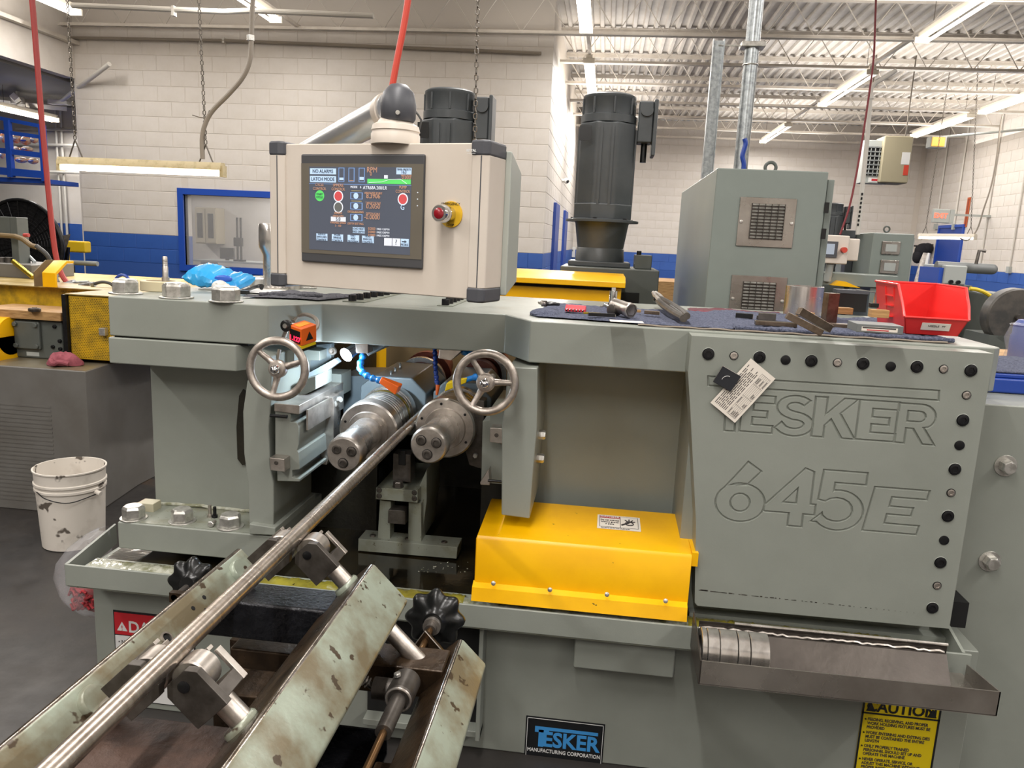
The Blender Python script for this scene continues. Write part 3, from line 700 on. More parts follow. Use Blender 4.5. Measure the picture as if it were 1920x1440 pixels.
def cut_grooves(target, polys, y=2.0, w_=0.0046, d=0.0030):
    """real engraved grooves: a wedge ring per outline is subtracted from the plate"""
    v = []; f = []; oy = ORG[target.name]
    for poly in polys:
        if not poly: continue
        n = len(poly); b0 = len(v)
        for i in range(n):
            p0, p, p1 = Vector(poly[i - 1]), Vector(poly[i]), Vector(poly[(i + 1) % n])
            a = (p - p0).normalized(); b = (p1 - p).normalized(); na = Vector((-a.y, a.x)); nb = Vector((-b.y, b.x))
            m_ = na + nb; m_ = m_.normalized() if m_.length > 1e-6 else na; m_ = m_ / max(0.5, m_.dot(na))
            for s, yy in ((-1, -0.002), (1, -0.002), (.25, d), (-.25, d)):
                q = p + m_ * (s * w_ / 2); v.append((q.x - oy[0], y + yy - oy[1], q.y - oy[2]))
        for i in range(n):
            j = (i + 1) % n
            for k in range(4): f.append((b0 + i * 4 + k, b0 + j * 4 + k, b0 + j * 4 + (k + 1) % 4, b0 + i * 4 + (k + 1) % 4))
    me = bpy.data.meshes.new('cutter'); me.from_pydata(v, [], f)
    import bmesh
    b = bmesh.new(); b.from_mesh(me); bmesh.ops.recalc_face_normals(b, faces=b.faces); b.to_mesh(me); b.free()
    co = bpy.data.objects.new('cutter', me); COL.objects.link(co); co.parent = target.parent
    target.modifiers.clear()
    bo = target.modifiers.new('cut', 'BOOLEAN'); bo.operation = 'DIFFERENCE'; bo.object = co; bo.solver = 'EXACT'; bo.use_self = True
    bpy.context.view_layer.update(); dg = bpy.context.evaluated_depsgraph_get()
    new = bpy.data.meshes.new_from_object(target.evaluated_get(dg))
    target.modifiers.clear()
    ok = len(new.polygons) > 60
    print('ENGRAVE', len(new.polygons), ok)
    if ok:
        target.data = new; new.materials.clear(); new.materials.append(PAINT)
        new.polygons.foreach_set('use_smooth', [False] * len(new.polygons))
    bpy.data.objects.remove(co)
cut_grooves(plate, [g for g in glyphs() if g], w_=.0078, d=.0045)
# screws of the plate
big = [(1328, 664), (1424, 670), (1521, 677), (1618, 682), (1719, 688), (1820, 695), (1805, 788), (1790, 880), (1777, 968), (1763, 1055), (1748, 1140)]
small = [(1376, 667), (1570, 680), (1769, 692), (1812, 741), (1783, 924), (1757, 1098)]
plug = [(1473, 675), (1670, 687), (1799, 835), (1770, 1013)]
for u, v in big:
    q = at(u, v, Y=2.0)
    obj('counterbore', MB().lathe([(0.0172, 0), (0.0158, 0.001), (0.0150, 0)], (q.x, 1.9995, q.z), (0, -1, 0), n=28, closed=True), PAINT, mc)
    obj('counterbore_floor', MB().cyl((q.x, 2.0, q.z), (q.x, 1.9993, q.z), 0.0153, n=28), BLKM, mc)
    capscrew(mc, (q.x, 1.9994, q.z), (0, -1, 0), 0.0135, 0.0035, BLKM, 'plate_screw')
for u, v in small:
    q = at(u, v, Y=2.0)
    obj('counterbore_floor', MB().cyl((q.x, 2.0, q.z), (q.x, 1.9993, q.z), 0.0112, n=24), BLKM, mc)
    capscrew(mc, (q.x, 1.9994, q.z), (0, -1, 0), 0.0092, 0.0025, GSTEEL, 'dowel_screw')
for u, v in plug:
    q = at(u, v, Y=2.0); obj('black_plug', MB().lathe([(0.0125, 0), (0.012, 0.002), (0.010, 0.0026)], (q.x, 2.0, q.z), (0, -1, 0), n=24), BLKM, mc)
# chipped paint line near the foot of the plate
ch = MB()
for i in range(46):
    t = i / 45; x = 0.31 + 0.57 * t ** 1.2 + random.uniform(-.004, .004); l = random.uniform(.004, .014) * (1.2 - t); h = random.uniform(.001, .0035) * (1.2 - t)
    ch.box(x, x + l, 1.9994, 2.0004, 0.592 - 0.006 * t, 0.592 - 0.006 * t + h)
o = obj('paint_chips', ch, DSTEEL, mc, flat=True); o['kind'] = 'stuff'

# ---- base, tray, right cabinet
obj('base_cabinet', MB().box(-1.495, at(1806, 1400, Y=2.05).x, 2.05, 3.1, 0.0, 0.47), PAINT, mc, bevel=.004)
obj('side_cabinet', MB().box(1.0, 1.9, 2.2, 3.1, 0.0, 1.12), PAINT, mc, bevel=.004)
obj('notch_shade', MB().box(0.955, 1.06, 2.12, 2.2, 0.5, 0.575), SHADEBLK, mc)  # black box stands for the shade in the notch
for u, v in ((1885, 873), (1855, 1052)):
    q = at(u, v, Y=2.2); hexbolt(mc, (q.x, 2.2, q.z), (0, -1, 0), 0.021, 0.024, ZINC, washer=0.030, name='cabinet_bolt', rot=random.random())
obj('tray_front', MB().box(-1.503, 1.0, 1.945, 1.953, 0.445, 0.511), PAINT, mc, bevel=.002)
obj('tray_side', MB().prism([(-1.503, 1.945), (-1.495, 1.955), (-1.552, 2.262), (-1.56, 2.266)], 'z', 0.445, 0.512), PAINT, mc)
obj('tray_side', MB().prism([(1.955, 0.445), (1.955, 0.511), (2.1, 0.545), (2.2, 0.60), (2.2, 0.445)], 'x', 0.98, 0.988), PAINT, mc)
obj('tray_floor', MB().box(-1.5, 1.0, 1.95, 2.06, 0.440, 0.447), PAINTD, mc)
def lumpy(x0, x1, y0, y1, z, mt, name, n=70, amp=.0035):
    m_ = MB(); k = 5; v = []
    for i in range(n + 1):
        for j in range(k):
            e = 0 if j in (0, k - 1) else 1
            v.append((x0 + (x1 - x0) * i / n, y0 + (y1 - y0) * j / (k - 1), z - (0.006 if not e else 0) + e * random.uniform(-amp, amp)))
    m_.add(v, [(i * k + j, (i + 1) * k + j, (i + 1) * k + j + 1, i * k + j + 1) for i in range(n) for j in range(k - 1)])
    return obj(name, m_, mt, mc, ang=80)
lumpy(-1.46, -0.95, 1.985, 2.035, 0.500, CAULK, 'caulked_ledge')
lumpy(-0.95, -0.33, 1.985, 2.035, 0.500, OILSTRIP, 'oily_ledge')
lumpy(-0.33, 0.29, 1.975, 2.02, 0.500, CAULK, 'caulked_ledge', 90, .003)
lumpy(0.29, 0.835, 1.985, 2.045, 0.498, OILSTRIP, 'oily_ledge')
obj('ledge_bar', MB().box(-1.47, 0.835, 1.985, 2.045, 0.447, 0.493), PAINTD, mc)
pg = MB()
for i in range(26):
    for j in range(2):
        pg.cyl((0.05 + i * 0.0085 + j * .004, 1.962 + j * .01, 0.4930), (0.05 + i * 0.0085 + j * .004, 1.962 + j * .01, 0.4945), 0.0030, n=8)
o = obj('drain_holes', pg, SHADEBLK, mc); o['kind'] = 'stuff'
obj('drain_strip', MB().box(-0.3, 0.3, 1.954, 1.985, 0.488, 0.493), PAINT, mc)
obj('oil_pool', MB().box(-1.45, 0.3, 2.036, 3.34, 0.47, 0.4905), OIL, mc); obj('side_deck', MB().box(.3, 1.0, 2.05, 3.1, .47, .5), PAINT, mc)
obj('junction_cover', MB().box(-0.013, 0.265, 1.985, 2.05, 0.332, 0.445), PAINT, mc, bevel=.006)
q = at(905, 1148, Y=2.0)
ra, rb = at(905, 1148, Y=1.99), at(880, 1375, Y=1.99)
obj('recess_shade', MB().box(-0.62, rb.x + .02, 2.044, 2.052, rb.z, .43), SHADEBLK, mc)  # black sheet for the shade inside the compartment, nothing is cut out
obj('recess_flange', MB().box(rb.x + .018, rb.x + .030, 1.985, 2.052, rb.z - .02, .44).box(-.62, rb.x + .030, 1.985, 2.052, .43, .44), PAINT, mc, bevel=.002)
obj('recess_flange', MB().box(-.62, rb.x + .03, 2.0, 2.052, rb.z - .02, rb.z), PAINT, mc, bevel=.002)

# yellow guard, one bent sheet with screws
yg = MB().prism([(1.98, .56), (1.98, .688), (1.987, .698), (2.26, .712), (2.26, .706), (1.99, .692), (1.985, .684), (1.985, .56)], 'x', -0.298, 0.283)
gd = obj('yellow_guard', yg, YEL, mc, bevel=.0015)
obj('guard_end', MB().prism([(1.983, .556), (1.983, .690), (2.26, .708), (2.26, .56)], 'x', -0.300, -0.297), YEL, mc)
obj('guard_flange', MB().prism([(1.985, .566), (1.962, .556), (1.953, .520), (1.957, .519), (1.967, .553), (1.99, .560)], 'x', -0.303, 0.281), YEL, mc)
obj('guard_tab', MB().box(0.283, 0.300, 1.986, 2.26, .665, .703), YEL, mc)
for u, v in ((925, 1094), (1031, 1106), (1138, 1115), (1248, 1127)):
    q = at(u, v, Y=1.957); obj('guard_screw', MB().lathe([(.0068, 0), (.006, .002), (.003, .0035)], (q.x, 1.958, q.z), (0, -1, .2), n=16), ZINC, mc)
# warning sticker on the guard
Rg = math.atan2(.014, .273)
sq = at(1160, 983, Z=.703); cx, cy = sq.x, sq.y
st = root('warning_sticker', (cx, cy, .7045))
st.parent = None
bpy.data.objects.remove(st)
def flat_on_guard(x0, x1, y0, y1, up, name, mt, par=mc):
    z = lambda y: .6985 + (y - 1.987) * .0513 + up
    return obj(name, MB().add([(x0, y0, z(y0)), (x1, y0, z(y0)), (x1, y1, z(y1)), (x0, y1, z(y1))], [(0, 1, 2, 3)]), mt, par, flat=True)
flat_on_guard(cx - .062, cx + .062, cy - .05, cy + .05, .0004, 'warning_sticker', PAPER)
flat_on_guard(cx - .056, cx + .056, cy - .036, cy + .043, .0008, 'sticker_frame', INK)
flat_on_guard(cx - .0545, cx + .003, cy - .0345, cy + .026, .0012, 'sticker_field', PAPER)
flat_on_guard(cx + .005, cx + .0545, cy - .0345, cy + .041, .0012, 'sticker_field', PAPER)
flat_on_guard(cx - .0545, cx + .003, cy + .027, cy + .041, .0012, 'sticker_banner', REDS)
zz = .6985 + (cy - 1.987) * .0513 + .0018
text('DANGER', .014, WHITES, mc, (cx - .026, cy + .034, zz + .0018), (Rg, 0, 0), 1.0, 'sticker_text')
text('Do not operate\nwithout guards\nin place.', .0135, INK, mc, (cx - .026, cy - .003, zz), (Rg, 0, 0), .62, 'sticker_text')
text('FAILURE TO COMPLY CAN CAUSE INJURY', .008, INK, mc, (cx - .01, cy - .043, zz - .003), (Rg, 0, 0), .55, 'sticker_text')
hd = MB()
hc = Vector((cx + .03, cy + .002, zz))
for a in (20, 55, 90, 130): hd.tube([hc + Vector((math.cos(math.radians(a)) * .004, math.sin(math.radians(a)) * .005, 0)), hc + Vector((math.cos(math.radians(a)) * .018, math.sin(math.radians(a)) * .024, 0))], .0022, n=6)
hd.torus(hc + Vector((0, -.008, 0)), (0, 0, 1), .012, .0015, n=16, k=6); hd.tube([hc, hc + Vector((-.022, -.022, 0))], .0025, n=6)
obj('sticker_pictogram', hd, INK, mc, fix=False)

# ---- signs
def sign_plate(x0, x1, z0, z1, y, mt, name, edge=None):
    o = obj(name, MB().box(x0, x1, y - .002, y, z0, z1), mt, mc, flat=True)
    return o
# name plate
nx0, nx1, nz0, nz1 = -0.140, 0.089, 0.030, 0.163
ny = 2.05
a = at(987, 1341, Y=ny); b = at(1135, 1356, Y=ny); c = at(985, 1422, Y=ny)
nx0, nx1, nz1, nz0 = a.x, b.x, a.z, c.z
sign_plate(nx0, nx1, nz0, nz1, ny, BLACKS, 'name_plate')
wv = nx1 - nx0; hv = nz1 - nz0
fr = MB(); e = .004; t = .0016
for (xa, xb, za, zb) in ((nx0 + e, nx1 - e, nz1 - e - t, nz1 - e), (nx0 + e, nx1 - e, nz0 + e, nz0 + e + t), (nx0 + e, nx0 + e + t, nz0 + e, nz1 - e), (nx1 - e - t, nx1 - e, nz0 + e, nz1 - e)): fr.box(xa, xb, ny - .003, ny - .002, za, zb)
obj('plate_border', fr, WHITES, mc, flat=True)
obj('plate_logo_bar', MB().box(nx0 + .12 * wv, nx1 - .08 * wv, ny - .003, ny - .002, nz0 + .72 * hv, nz0 + .79 * hv).box(nx0 + .12 * wv, nx0 + .30 * wv, ny - .003, ny - .002, nz0 + .66 * hv, nz0 + .72 * hv).box(nx0 + .17 * wv, nx0 + .235 * wv, ny - .003, ny - .002, nz0 + .33 * hv, nz0 + .72 * hv), SBLUE, mc, flat=True)
text('ESKER', .066, SBLUE, mc, (nx0 + .58 * wv, ny - .003, nz0 + .50 * hv), sx=.93, off=.002, name='plate_text')
text('MANUFACTURING CORPORATION', .0165, WHITES, mc, (nx0 + .5 * wv, ny - .003, nz0 + .24 * hv), sx=.82, off=.0003, name='plate_text')
# caution sign
a = at(1622, 1290, Y=2.05); b = at(1770, 1300, Y=2.05)
x0, x1, z1, z0 = a.x, b.x, a.z, -0.0
z0 = at(1600, 1500, Y=2.05).z
z0 = max(z0, .005)
sign_plate(x0, x1, z0, z1, 2.05, YSIGN, 'caution_sign')
bw = .005
obj('sign_border', MB().box(x0, x0 + bw, 2.047, 2.048, z0, z1).box(x1 - bw, x1, 2.047, 2.048, z0, z1).box(x0, x1, 2.047, 2.048, z1 - bw, z1).box(x0, x1, 2.047, 2.048, z1 - .075, z1 - .070), BLACKS, mc, flat=True)
text('CAUTION', .044, BLACKS, mc, ((x0 + x1) / 2, 2.047, z1 - .052), sx=.93, off=.001, name='sign_text')
for xs in (x0 + .022, x1 - .022): obj('sign_triangle', MB().prism([(xs - .012, z1 - .066), (xs + .012, z1 - .066), (xs, z1 - .04)], 'y', 2.046, 2.048), BLACKS, mc, flat=True)
ly = z1 - .083
for para in (['FEEDING, RECEIVING, AND PROPER', 'WORK HOLDING FIXTURES MUST BE', 'PROVIDED'], ['WORK ENTERING AND EXITING DIES', 'MUST BE CONTAINED THE ENTIRE', 'LENGTH'], ['ONLY PROPERLY TRAINED', 'PERSONNEL SHOULD SET UP AND', 'OPERATE THIS MACHINE'], ['NEVER OPERATE, SERVICE, OR', 'ADJUST THIS MACHINE WITHOUT', 'PROPER INSTRUCTIONS'], ['READ OPERATING MANUAL FOR', 'FURTHER INSTRUCTIONS']):
    obj('sign_bullet', MB().cyl((x0 + .012, 2.046, ly - .008), (x0 + .012, 2.048, ly - .008), .0022, n=8), BLACKS, mc, flat=True)
    for ln in para:
        text(ln, .0125, INK, mc, (x0 + .018, 2.0475, ly - .008), sx=.80, align='LEFT', off=.0003, name='sign_text'); ly -= .0122
    ly -= .0045
# danger sign, half behind the roller stand
a = at(215, 1145, Y=2.05); x0, z1 = a.x, a.z
sign_plate(x0 - .004, x0 + .26, z1 - .30, z1 + .003, 2.05, BLACKS, 'danger_sign')
obj('danger_banner', MB().box(x0, x0 + .256, 2.046, 2.048, z1 - .075, z1 - .003), REDS, mc, flat=True)
obj('danger_field', MB().box(x0, x0 + .256, 2.046, 2.048, z1 - .296, z1 - .079), WHITES, mc, flat=True)
text('DANGER', .052, WHITES, mc, (x0 + .045, 2.0455, z1 - .048), sx=.95, align='LEFT', off=.001, name='danger_text')
obj('danger_triangle', MB().prism([(x0 + .008, z1 - .062), (x0 + .042, z1 - .062), (x0 + .025, z1 - .032)], 'y', 2.0452, 2.0465), WHITES, mc, flat=True)
text('!', .024, REDS, mc, (x0 + .025, 2.0448, z1 - .053), name='danger_text')
for i, s in enumerate(('\u2022 NEVER OPERATE WITHOUT', '  GUARDS IN PLACE')): text(s, .018, INK, mc, (x0 + .01, 2.0455, z1 - .10 - i * .022), align='LEFT', sx=.9, name='danger_text')

# ---- bolts and screws on top
for i, (u, v) in enumerate(((236, 551), (331, 559), (424, 566))):
    q = at(u, v, Z=TOP); hexbolt(mc, (q.x, q.y, TOP), (0, 0, 1), 0.040, 0.038, ZINC, washer=0.048, name='beam_bolt', rot=.3 * i)
for (u, v) in ((572, 540), (430, 538), (487, 540)):
    q = at(u, v, Z=TOP); hexbolt(mc, (q.x, min(q.y, 2.88), TOP), (0, 0, 1), 0.037, 0.036, ZINC, washer=0.044, name='beam_bolt', rot=.5)
for k in range(10):
    y = 2.34 + k * .062
    capscrew(mc, (-.775 + .004 * k, y, TOP), (0, 0, 1), .0125, .022, BLKM, 'top_screw')
    capscrew(mc, (-.487, y + .04, TOP), (0, 0, 1), .0125, .022, BLKM, 'top_screw')
obj('screw_rail', MB().box(-.80, -.73, 2.32, 2.93, TOP, TOP + .003), PAINTD, mc)
obj('screw_rail', MB().box(-.51, -.46, 2.36, 2.95, TOP, TOP + .003), PAINTD, mc)

# ---- die chamber, its inner shade put into the wall colour
obj('chamber_back', MB().box(-0.95, 0.0, 3.35, 3.4, 0.4, 1.17), KHK, mc)
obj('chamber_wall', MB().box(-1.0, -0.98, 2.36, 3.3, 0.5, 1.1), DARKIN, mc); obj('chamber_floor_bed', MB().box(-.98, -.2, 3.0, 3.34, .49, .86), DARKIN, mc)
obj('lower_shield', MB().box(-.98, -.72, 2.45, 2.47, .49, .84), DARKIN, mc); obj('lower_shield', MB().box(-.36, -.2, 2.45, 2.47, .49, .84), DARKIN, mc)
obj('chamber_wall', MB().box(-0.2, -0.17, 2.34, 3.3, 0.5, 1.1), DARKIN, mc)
def spindle(x, z0, tilt, flat_side, label):
    """die spindle along +Y from its free end; tilt lifts (or drops) it going back"""
    d = Vector((0, 1, tilt)).normalized(); p = Vector((x, 2.0, z0))
    n = lambda t: p + d * t
    sp = obj('spindle', MB().lathe([(.046, 0), (.0495, .004), (.0515, .012), (.0515, .048), (.049, .05), (.047, .052), (.047, .26), (.047, .6)], p, d, n=48), STEEL, mc)
    obj('end_cap', MB().lathe([(.046, -.0012), (.0500, .004), (.0522, .012), (.0522, .047)], p, d, n=48), GSTEEL, sp)
    for a in (150, 30, 270):
        a = a - 5
        c = p + Vector((math.cos(math.radians(a)) * .0245, -.0012, math.sin(math.radians(a)) * .0245))
        obj('screw_recess', MB().cyl(c, c - d * .0006, .0148, n=24), BLKM, sp)
        capscrew(sp, c - d * .0004, -d, .0132, .005, DSTEEL, 'cap_screw')
    fl_ = obj('die_flange', MB().lathe([(.05, .215), (.062, .213), (.064, .222), (.087, .222), (.092, .227), (.092, .272), (.05, .272)], p, d, n=64), GSTEEL, mc)
    for a in (100, 38, 160, 330, 215):
        c = n(.2215) + Vector((math.cos(math.radians(a)) * .076, 0, math.sin(math.radians(a)) * .076)); obj('flange_hole', MB().cyl(c, c - d * .001, .0042, n=12), BLKM, fl_)
    for k in range(9):
        t = .276 + k * .017
        obj('die_ring', MB().lathe([(.05, t), (.083, t), (.0855, t + .003), (.0855, t + .011), (.083, t + .0145), (.05, t + .0145)], p, d, n=48), (STEEL, GSTEEL, STEEL, BRASS)[k % 4 if k > 5 else k % 2], fl_)
    obj('die_collar', MB().lathe([(.05, .43), (.09, .43), (.09, .47), (.05, .47)], p, d, n=48), STEEL, fl_)
    return n, d
nL, dL = spindle(-.683, .893, .055, 1, '')
nR, dR = spindle(-.445, .937, -.02, -1, '')
# bearing housings, couplings behind
for n_, x, w_ in ((nL, -.683, .115), (nR, -.445, .10)):
    c = n_(.62)
    hs = [(x - w_, c.z - .1), (x + w_ * .8, c.z - .1), (x + w_, c.z - .06), (x + w_, c.z + .05), (x + w_ * .55, c.z + .1), (x - w_ * .6, c.z + .1), (x - w_, c.z + .06)]
    obj('bearing_housing', MB().prism(hs, 'y', 2.5, 2.82), HOUSE, mc, bevel=.006)
    obj('coupling', MB().lathe([(.05, .84), (.07, .84), (.07, .90), (.095, .91), (.095, .93), (.078, .94), (.078, 1.0), (.1, 1.01), (.1, 1.04), (.06, 1.05), (.06, 1.25)], Vector((x, 2.0, n_(0).z)), (0, 1, .05), n=32), BROWN, mc)
    obj('coupling_ring', MB().lathe([(.08, .905), (.098, .905), (.098, .928), (.08, .928)], Vector((x, 1.998, n_(0).z)), (0, 1, .05), n=32, closed=True), STEEL, mc)
for i, (u, v) in enumerate(((733, 705), (741, 698), (750, 690))):
    q = at(u, v, Y=2.55 + .07 * i); obj('grease_nipple', MB().lathe([(.007, -.02), (.007, 0), (.0045, .004), (.0045, .012), (.006, .016), (.002, .02)], q, (0, 0, 1), n=10), ZINC, mc)
# left slide: block with T-slots in cross section
sl = [P(u, v, 2.06) for u, v in ((516, 762), (559, 766), (559, 778), (545, 776), (545, 791), (556, 793), (560, 800), (560, 833), (557, 845), (560, 849), (562, 880), (548, 882), (548, 895), (562, 898), (562, 903), (520, 902), (519, 870), (516, 850))]
obj('die_slide', MB().prism(sl, 'y', 2.06, 2.42), PAINT, mc, bevel=.0015)
obj('slide_face', MB().box(-.905 + .078, -.905 + .0795 + .004, 2.09, 2.40, .93, .99), GSTEEL, mc)
obj('slide_cap', MB().prism([P(u, v, 2.055) for u, v in ((514, 756), (561, 760), (561, 777), (514, 771))], 'y', 2.055, 2.43), GSTEEL, mc, bevel=.0015)
obj('clamp_block', MB().prism([P(u, v, 2.02) for u, v in ((505, 858), (533, 861), (534, 885), (507, 882))], 'y', 2.02, 2.08), GSTEEL, mc, bevel=.002)
q = at(518, 868, Y=2.02); capscrew(mc, (q.x, 2.0195, q.z), (0, -1, 0), .006, .001, DSTEEL, 'clamp_screw')
q = at(523, 782, Y=2.03); obj('stop_pin', MB().cyl((q.x - .03, 2.04, q.z), (q.x + .02, 2.04, q.z), .005), BLKM, mc)
obj('bearing_bracket', MB().prism([P(u, v, 2.28) for u, v in ((598, 742), (624, 745), (626, 760), (626, 835), (612, 872), (600, 870))], 'y', 2.28, 2.34), GSTEEL, mc, bevel=.002)
for u, v in ((631, 757), (641, 749)):
    q = at(u, v, Y=2.3); hexbolt(mc, (q.x - .01, 2.3, q.z), (.8, -.6, 0), .010, .012, ZINC, name='bracket_nut')
# work-light lit plates left of the dies
def pan(name, pts, y, th, mt): return obj(name, MB().prism([P(u, v, y) for u, v in pts], 'y', y, y + th), mt, mc, bevel=.0015)
pan('slide_cover', ((574, 648), (621, 644), (621, 672), (576, 702)), 2.36, .03, HOUSE)
pan('slide_cover', ((577, 700), (628, 672), (635, 680), (578, 722)), 2.3, .03, HOUSE)
pan('upper_slide_block', ((560, 716), (592, 705), (592, 730), (560, 746)), 2.2, .14, PAINT)
pan('upper_slide_block', ((604, 700), (640, 702), (640, 742), (600, 740)), 2.42, .1, PAINT)
pan('housing_wall', ((640, 705), (700, 705), (700, 770), (645, 800)), 2.6, .2, HOUSE)
pan('wheel_bracket', ((512, 655), (552, 657), (552, 690), (512, 688)), 2.16, .06, PAINT)
pan('bearing_pad', ((560, 655), (600, 658), (600, 676), (560, 676)), 2.3, .1, PAINT)
q = at(627, 657, Y=2.3); capscrew(mc, (q.x, 2.29, q.z), (0, -1, 0), .012, .012, GSTEEL, 'cap_screw')
pan('lamp_bracket', ((666, 645), (690, 645), (690, 663), (668, 662)), 2.22, .05, GSTEEL)
pan('upper_rail', ((686, 651), (728, 645), (690, 668), (686, 662)), 2.28, .3, HOUSE)
pan('upper_rail', ((824, 655), (866, 657), (846, 676), (822, 672)), 2.25, .3, GSTEEL)
# the right slide beside the pillar
pan('right_slide', ((905, 790), (918, 788), (918, 768), (944, 768), (942, 908), (902, 905)), 2.12, .3, PAINT)
pan('right_slide_block', ((919, 802), (945, 804), (943, 832), (918, 829)), 2.07, .05, GSTEEL)
q = at(931, 816, Y=2.07); capscrew(mc, (q.x, 2.0695, q.z), (0, -1, 0), .006, .001, DSTEEL, 'clamp_screw')
pan('die_backing_plate', ((885, 750), (908, 752), (905, 880), (880, 872), (868, 830)), 2.26, .06, DSTEEL)
pan('slide_foot', ((900, 905), (916, 880), (918, 904), (918, 910), (901, 909)), 2.08, .06, GSTEEL)
q = at(888, 860, Y=2.2); hexbolt(mc, (q.x, 2.24, q.z), (0, -1, 0), .008, .012, ZINC, name='backing_nut')
q = at(928, 902, Y=2.08); obj('stop_pin', MB().cyl((q.x - .02, 2.08, q.z), (q.x + .03, 2.08, q.z), .004), BLKM, mc)
# work rest between the dies
ws = 2.27
pan('rest_foot', ((672, 1010), (858, 1026), (856, 1048), (671, 1033)), ws, .08, PAINTD)
pan('rest_head', ((705, 914), (783, 920), (783, 943), (704, 936)), ws, .30, PAINTD)
pan('rest_leg', ((712, 938), (733, 940), (731, 1012), (708, 1010)), ws + .02, .05, PAINTD)
pan('rest_leg', ((766, 942), (790, 944), (790, 1020), (765, 1018)), ws + .02, .05, PAINTD)
pan('rest_side', ((786, 912), (800, 880), (800, 940), (790, 1015)), ws + .05, .2, PAINTD)
pan('rest_slider', ((728, 956), (759, 958), (760, 984), (727, 981)), ws - .0, .05, DSTEEL)
pan('rest_blade_holder', ((737, 850), (770, 853), (770, 905), (736, 900)), ws + .04, .06, DSTEEL)
pan('rest_blade', ((747, 845), (760, 846), (760, 873), (747, 872)), ws + .035, .01, SHADEBLK)
q = at(748, 905, Y=ws + .03); hexbolt(mc, (q.x, ws + .02, q.z - .01), (0, 0, 1), .016, .016, DSTEEL, washer=.018, name='rest_bolt')
for u, v in ((711, 919), (711, 930), (777, 924), (777, 935)):
    q = at(u, v, Y=ws); obj('screw_recess', MB().cyl((q.x, ws, q.z), (q.x, ws - .0006, q.z), .0088, n=20), BLKM, mc); capscrew(mc, (q.x, ws - .0004, q.z), (0, -1, 0), .0075, .002, DSTEEL, 'rest_screw')
for u, v in ((699, 1007), (765, 1013), (833, 1019)):
    q = at(u, v, Y=ws + .03); obj('washer', MB().cyl((q.x, ws + .03, q.z - .008), (q.x, ws + .03, q.z - .003), .014), DSTEEL, mc); capscrew(mc, (q.x, ws + .03, q.z - .006), (0, 0, 1), .010, .014, DSTEEL, 'foot_screw')
q = at(890, 1000, Y=2.5)
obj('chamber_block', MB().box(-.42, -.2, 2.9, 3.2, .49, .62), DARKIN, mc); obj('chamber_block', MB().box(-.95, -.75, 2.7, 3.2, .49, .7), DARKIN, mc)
# small wet highlights: drops on the pool
dp = MB()
for i in range(26):
    u = random.uniform(785, 880); v = random.uniform(1052, 1075); q = at(u, v, Z=.491); dp.ball(q, random.uniform(.001, .003), n=8, sz=.5)
o = obj('coolant_drops', dp, CAULK, mc, fix=False); o['kind'] = 'stuff'
# handwheels
def handwheel(c, r=.0765, tilt=.0, rot=0):
    c = Vector(c); d = Vector((tilt, -1, 0.05)).normalized()
    hw = obj('handwheel', MB().torus(c, d, r, .0110, n=48, k=14), CSTEEL, mc, ang=60)
    q = d.to_track_quat('Z', 'Y').to_matrix(); u_, w_ = q @ Vector((1, 0, 0)), q @ Vector((0, 1, 0))
    if u_.z > 0 and abs(u_.z) > abs(u_.x): u_, w_ = w_, u_
    U = Vector((1, 0, 0)) - d * d.x; U.normalize(); W = d.cross(U); W = W if W.z > 0 else -W
    for k in range(3):
        a = math.radians(rot + 120 * k); e = U * math.cos(a) + W * math.sin(a)
        pts = [c + d * -.008 + e * .014, c - d * .007 + e * .035, c - d * .002 + e * .055, c + e * (r - .004)]
        obj('spoke', MB().tube(spline(pts, 4), .008, n=12, radii=[.0115, .0105, .0098, .0092, .0086, .0082, .008, .0078, .0076, .0075, .0078, .0085, .0098]), CSTEEL, hw, ang=60)
    obj('hub', MB().lathe([(.021, -.014), (.0245, -.01), (.0245, .004), (.020, .009), (.0155, .010)], c, d, n=32), CSTEEL, hw)
    obj('acorn_nut', MB().lathe([(.0125, .008), (.0135, .010), (.0135, .016), (.012, .022), (.008, .027), (.0025, .0295), (0, .030)], c, d, n=24), CHROME, hw)
    obj('shaft', MB().cyl(c - d * .014, c - d * .13, .009), GSTEEL, hw)
handwheel((-.852, 1.952, 1.131), rot=20)
handwheel((-.287, 1.952, 1.132), rot=120 - 117)
# coolant hoses (segmented) with nozzles
def loc_line(pts, r, mt, name, nozzle, nm, ny=None):
    sp = spline(pts, 6); L_ = [0]
    for i in range(1, len(sp)): L_.append(L_[-1] + (sp[i] - sp[i - 1]).length)
    n = int(L_[-1] / (r * 1.9)); m_ = MB()
    def pos(s):
        for i in range(1, len(sp)):
            if L_[i] >= s: t = (s - L_[i - 1]) / max(1e-6, L_[i] - L_[i - 1]); return sp[i - 1].lerp(sp[i], t)
        return sp[-1]
    h = obj(name, MB().tube(sp, r * .72, n=10), mt, mc)
    for i in range(n):
        a = pos(L_[-1] * i / n); b = pos(L_[-1] * (i + 1) / n); d = (b - a).normalized()
        obj('hose_link', MB().lathe([(r * .7, 0), (r * .98, r * .35), (r * 1.02, r * .8), (r * .8, r * 1.3), (r * .66, r * 1.6)], a, d, n=12), mt, h)
    return h
h1 = loc_line([at(u, v, Y=y) for u, v, y in ((682, 664, 2.25), (676, 680, 2.24), (675, 692, 2.22), (688, 705, 2.2), (704, 711, 2.19), (718, 716, 2.18))], .011, COOLB, 'coolant_hose', None, None)
q0 = at(714, 712, Y=2.18); q1 = at(748, 730, Y=2.17)
d = (q1 - q0).normalized()
nz = MB(); U = Vector((0, 1, 0)); W = d.cross(U).normalized()
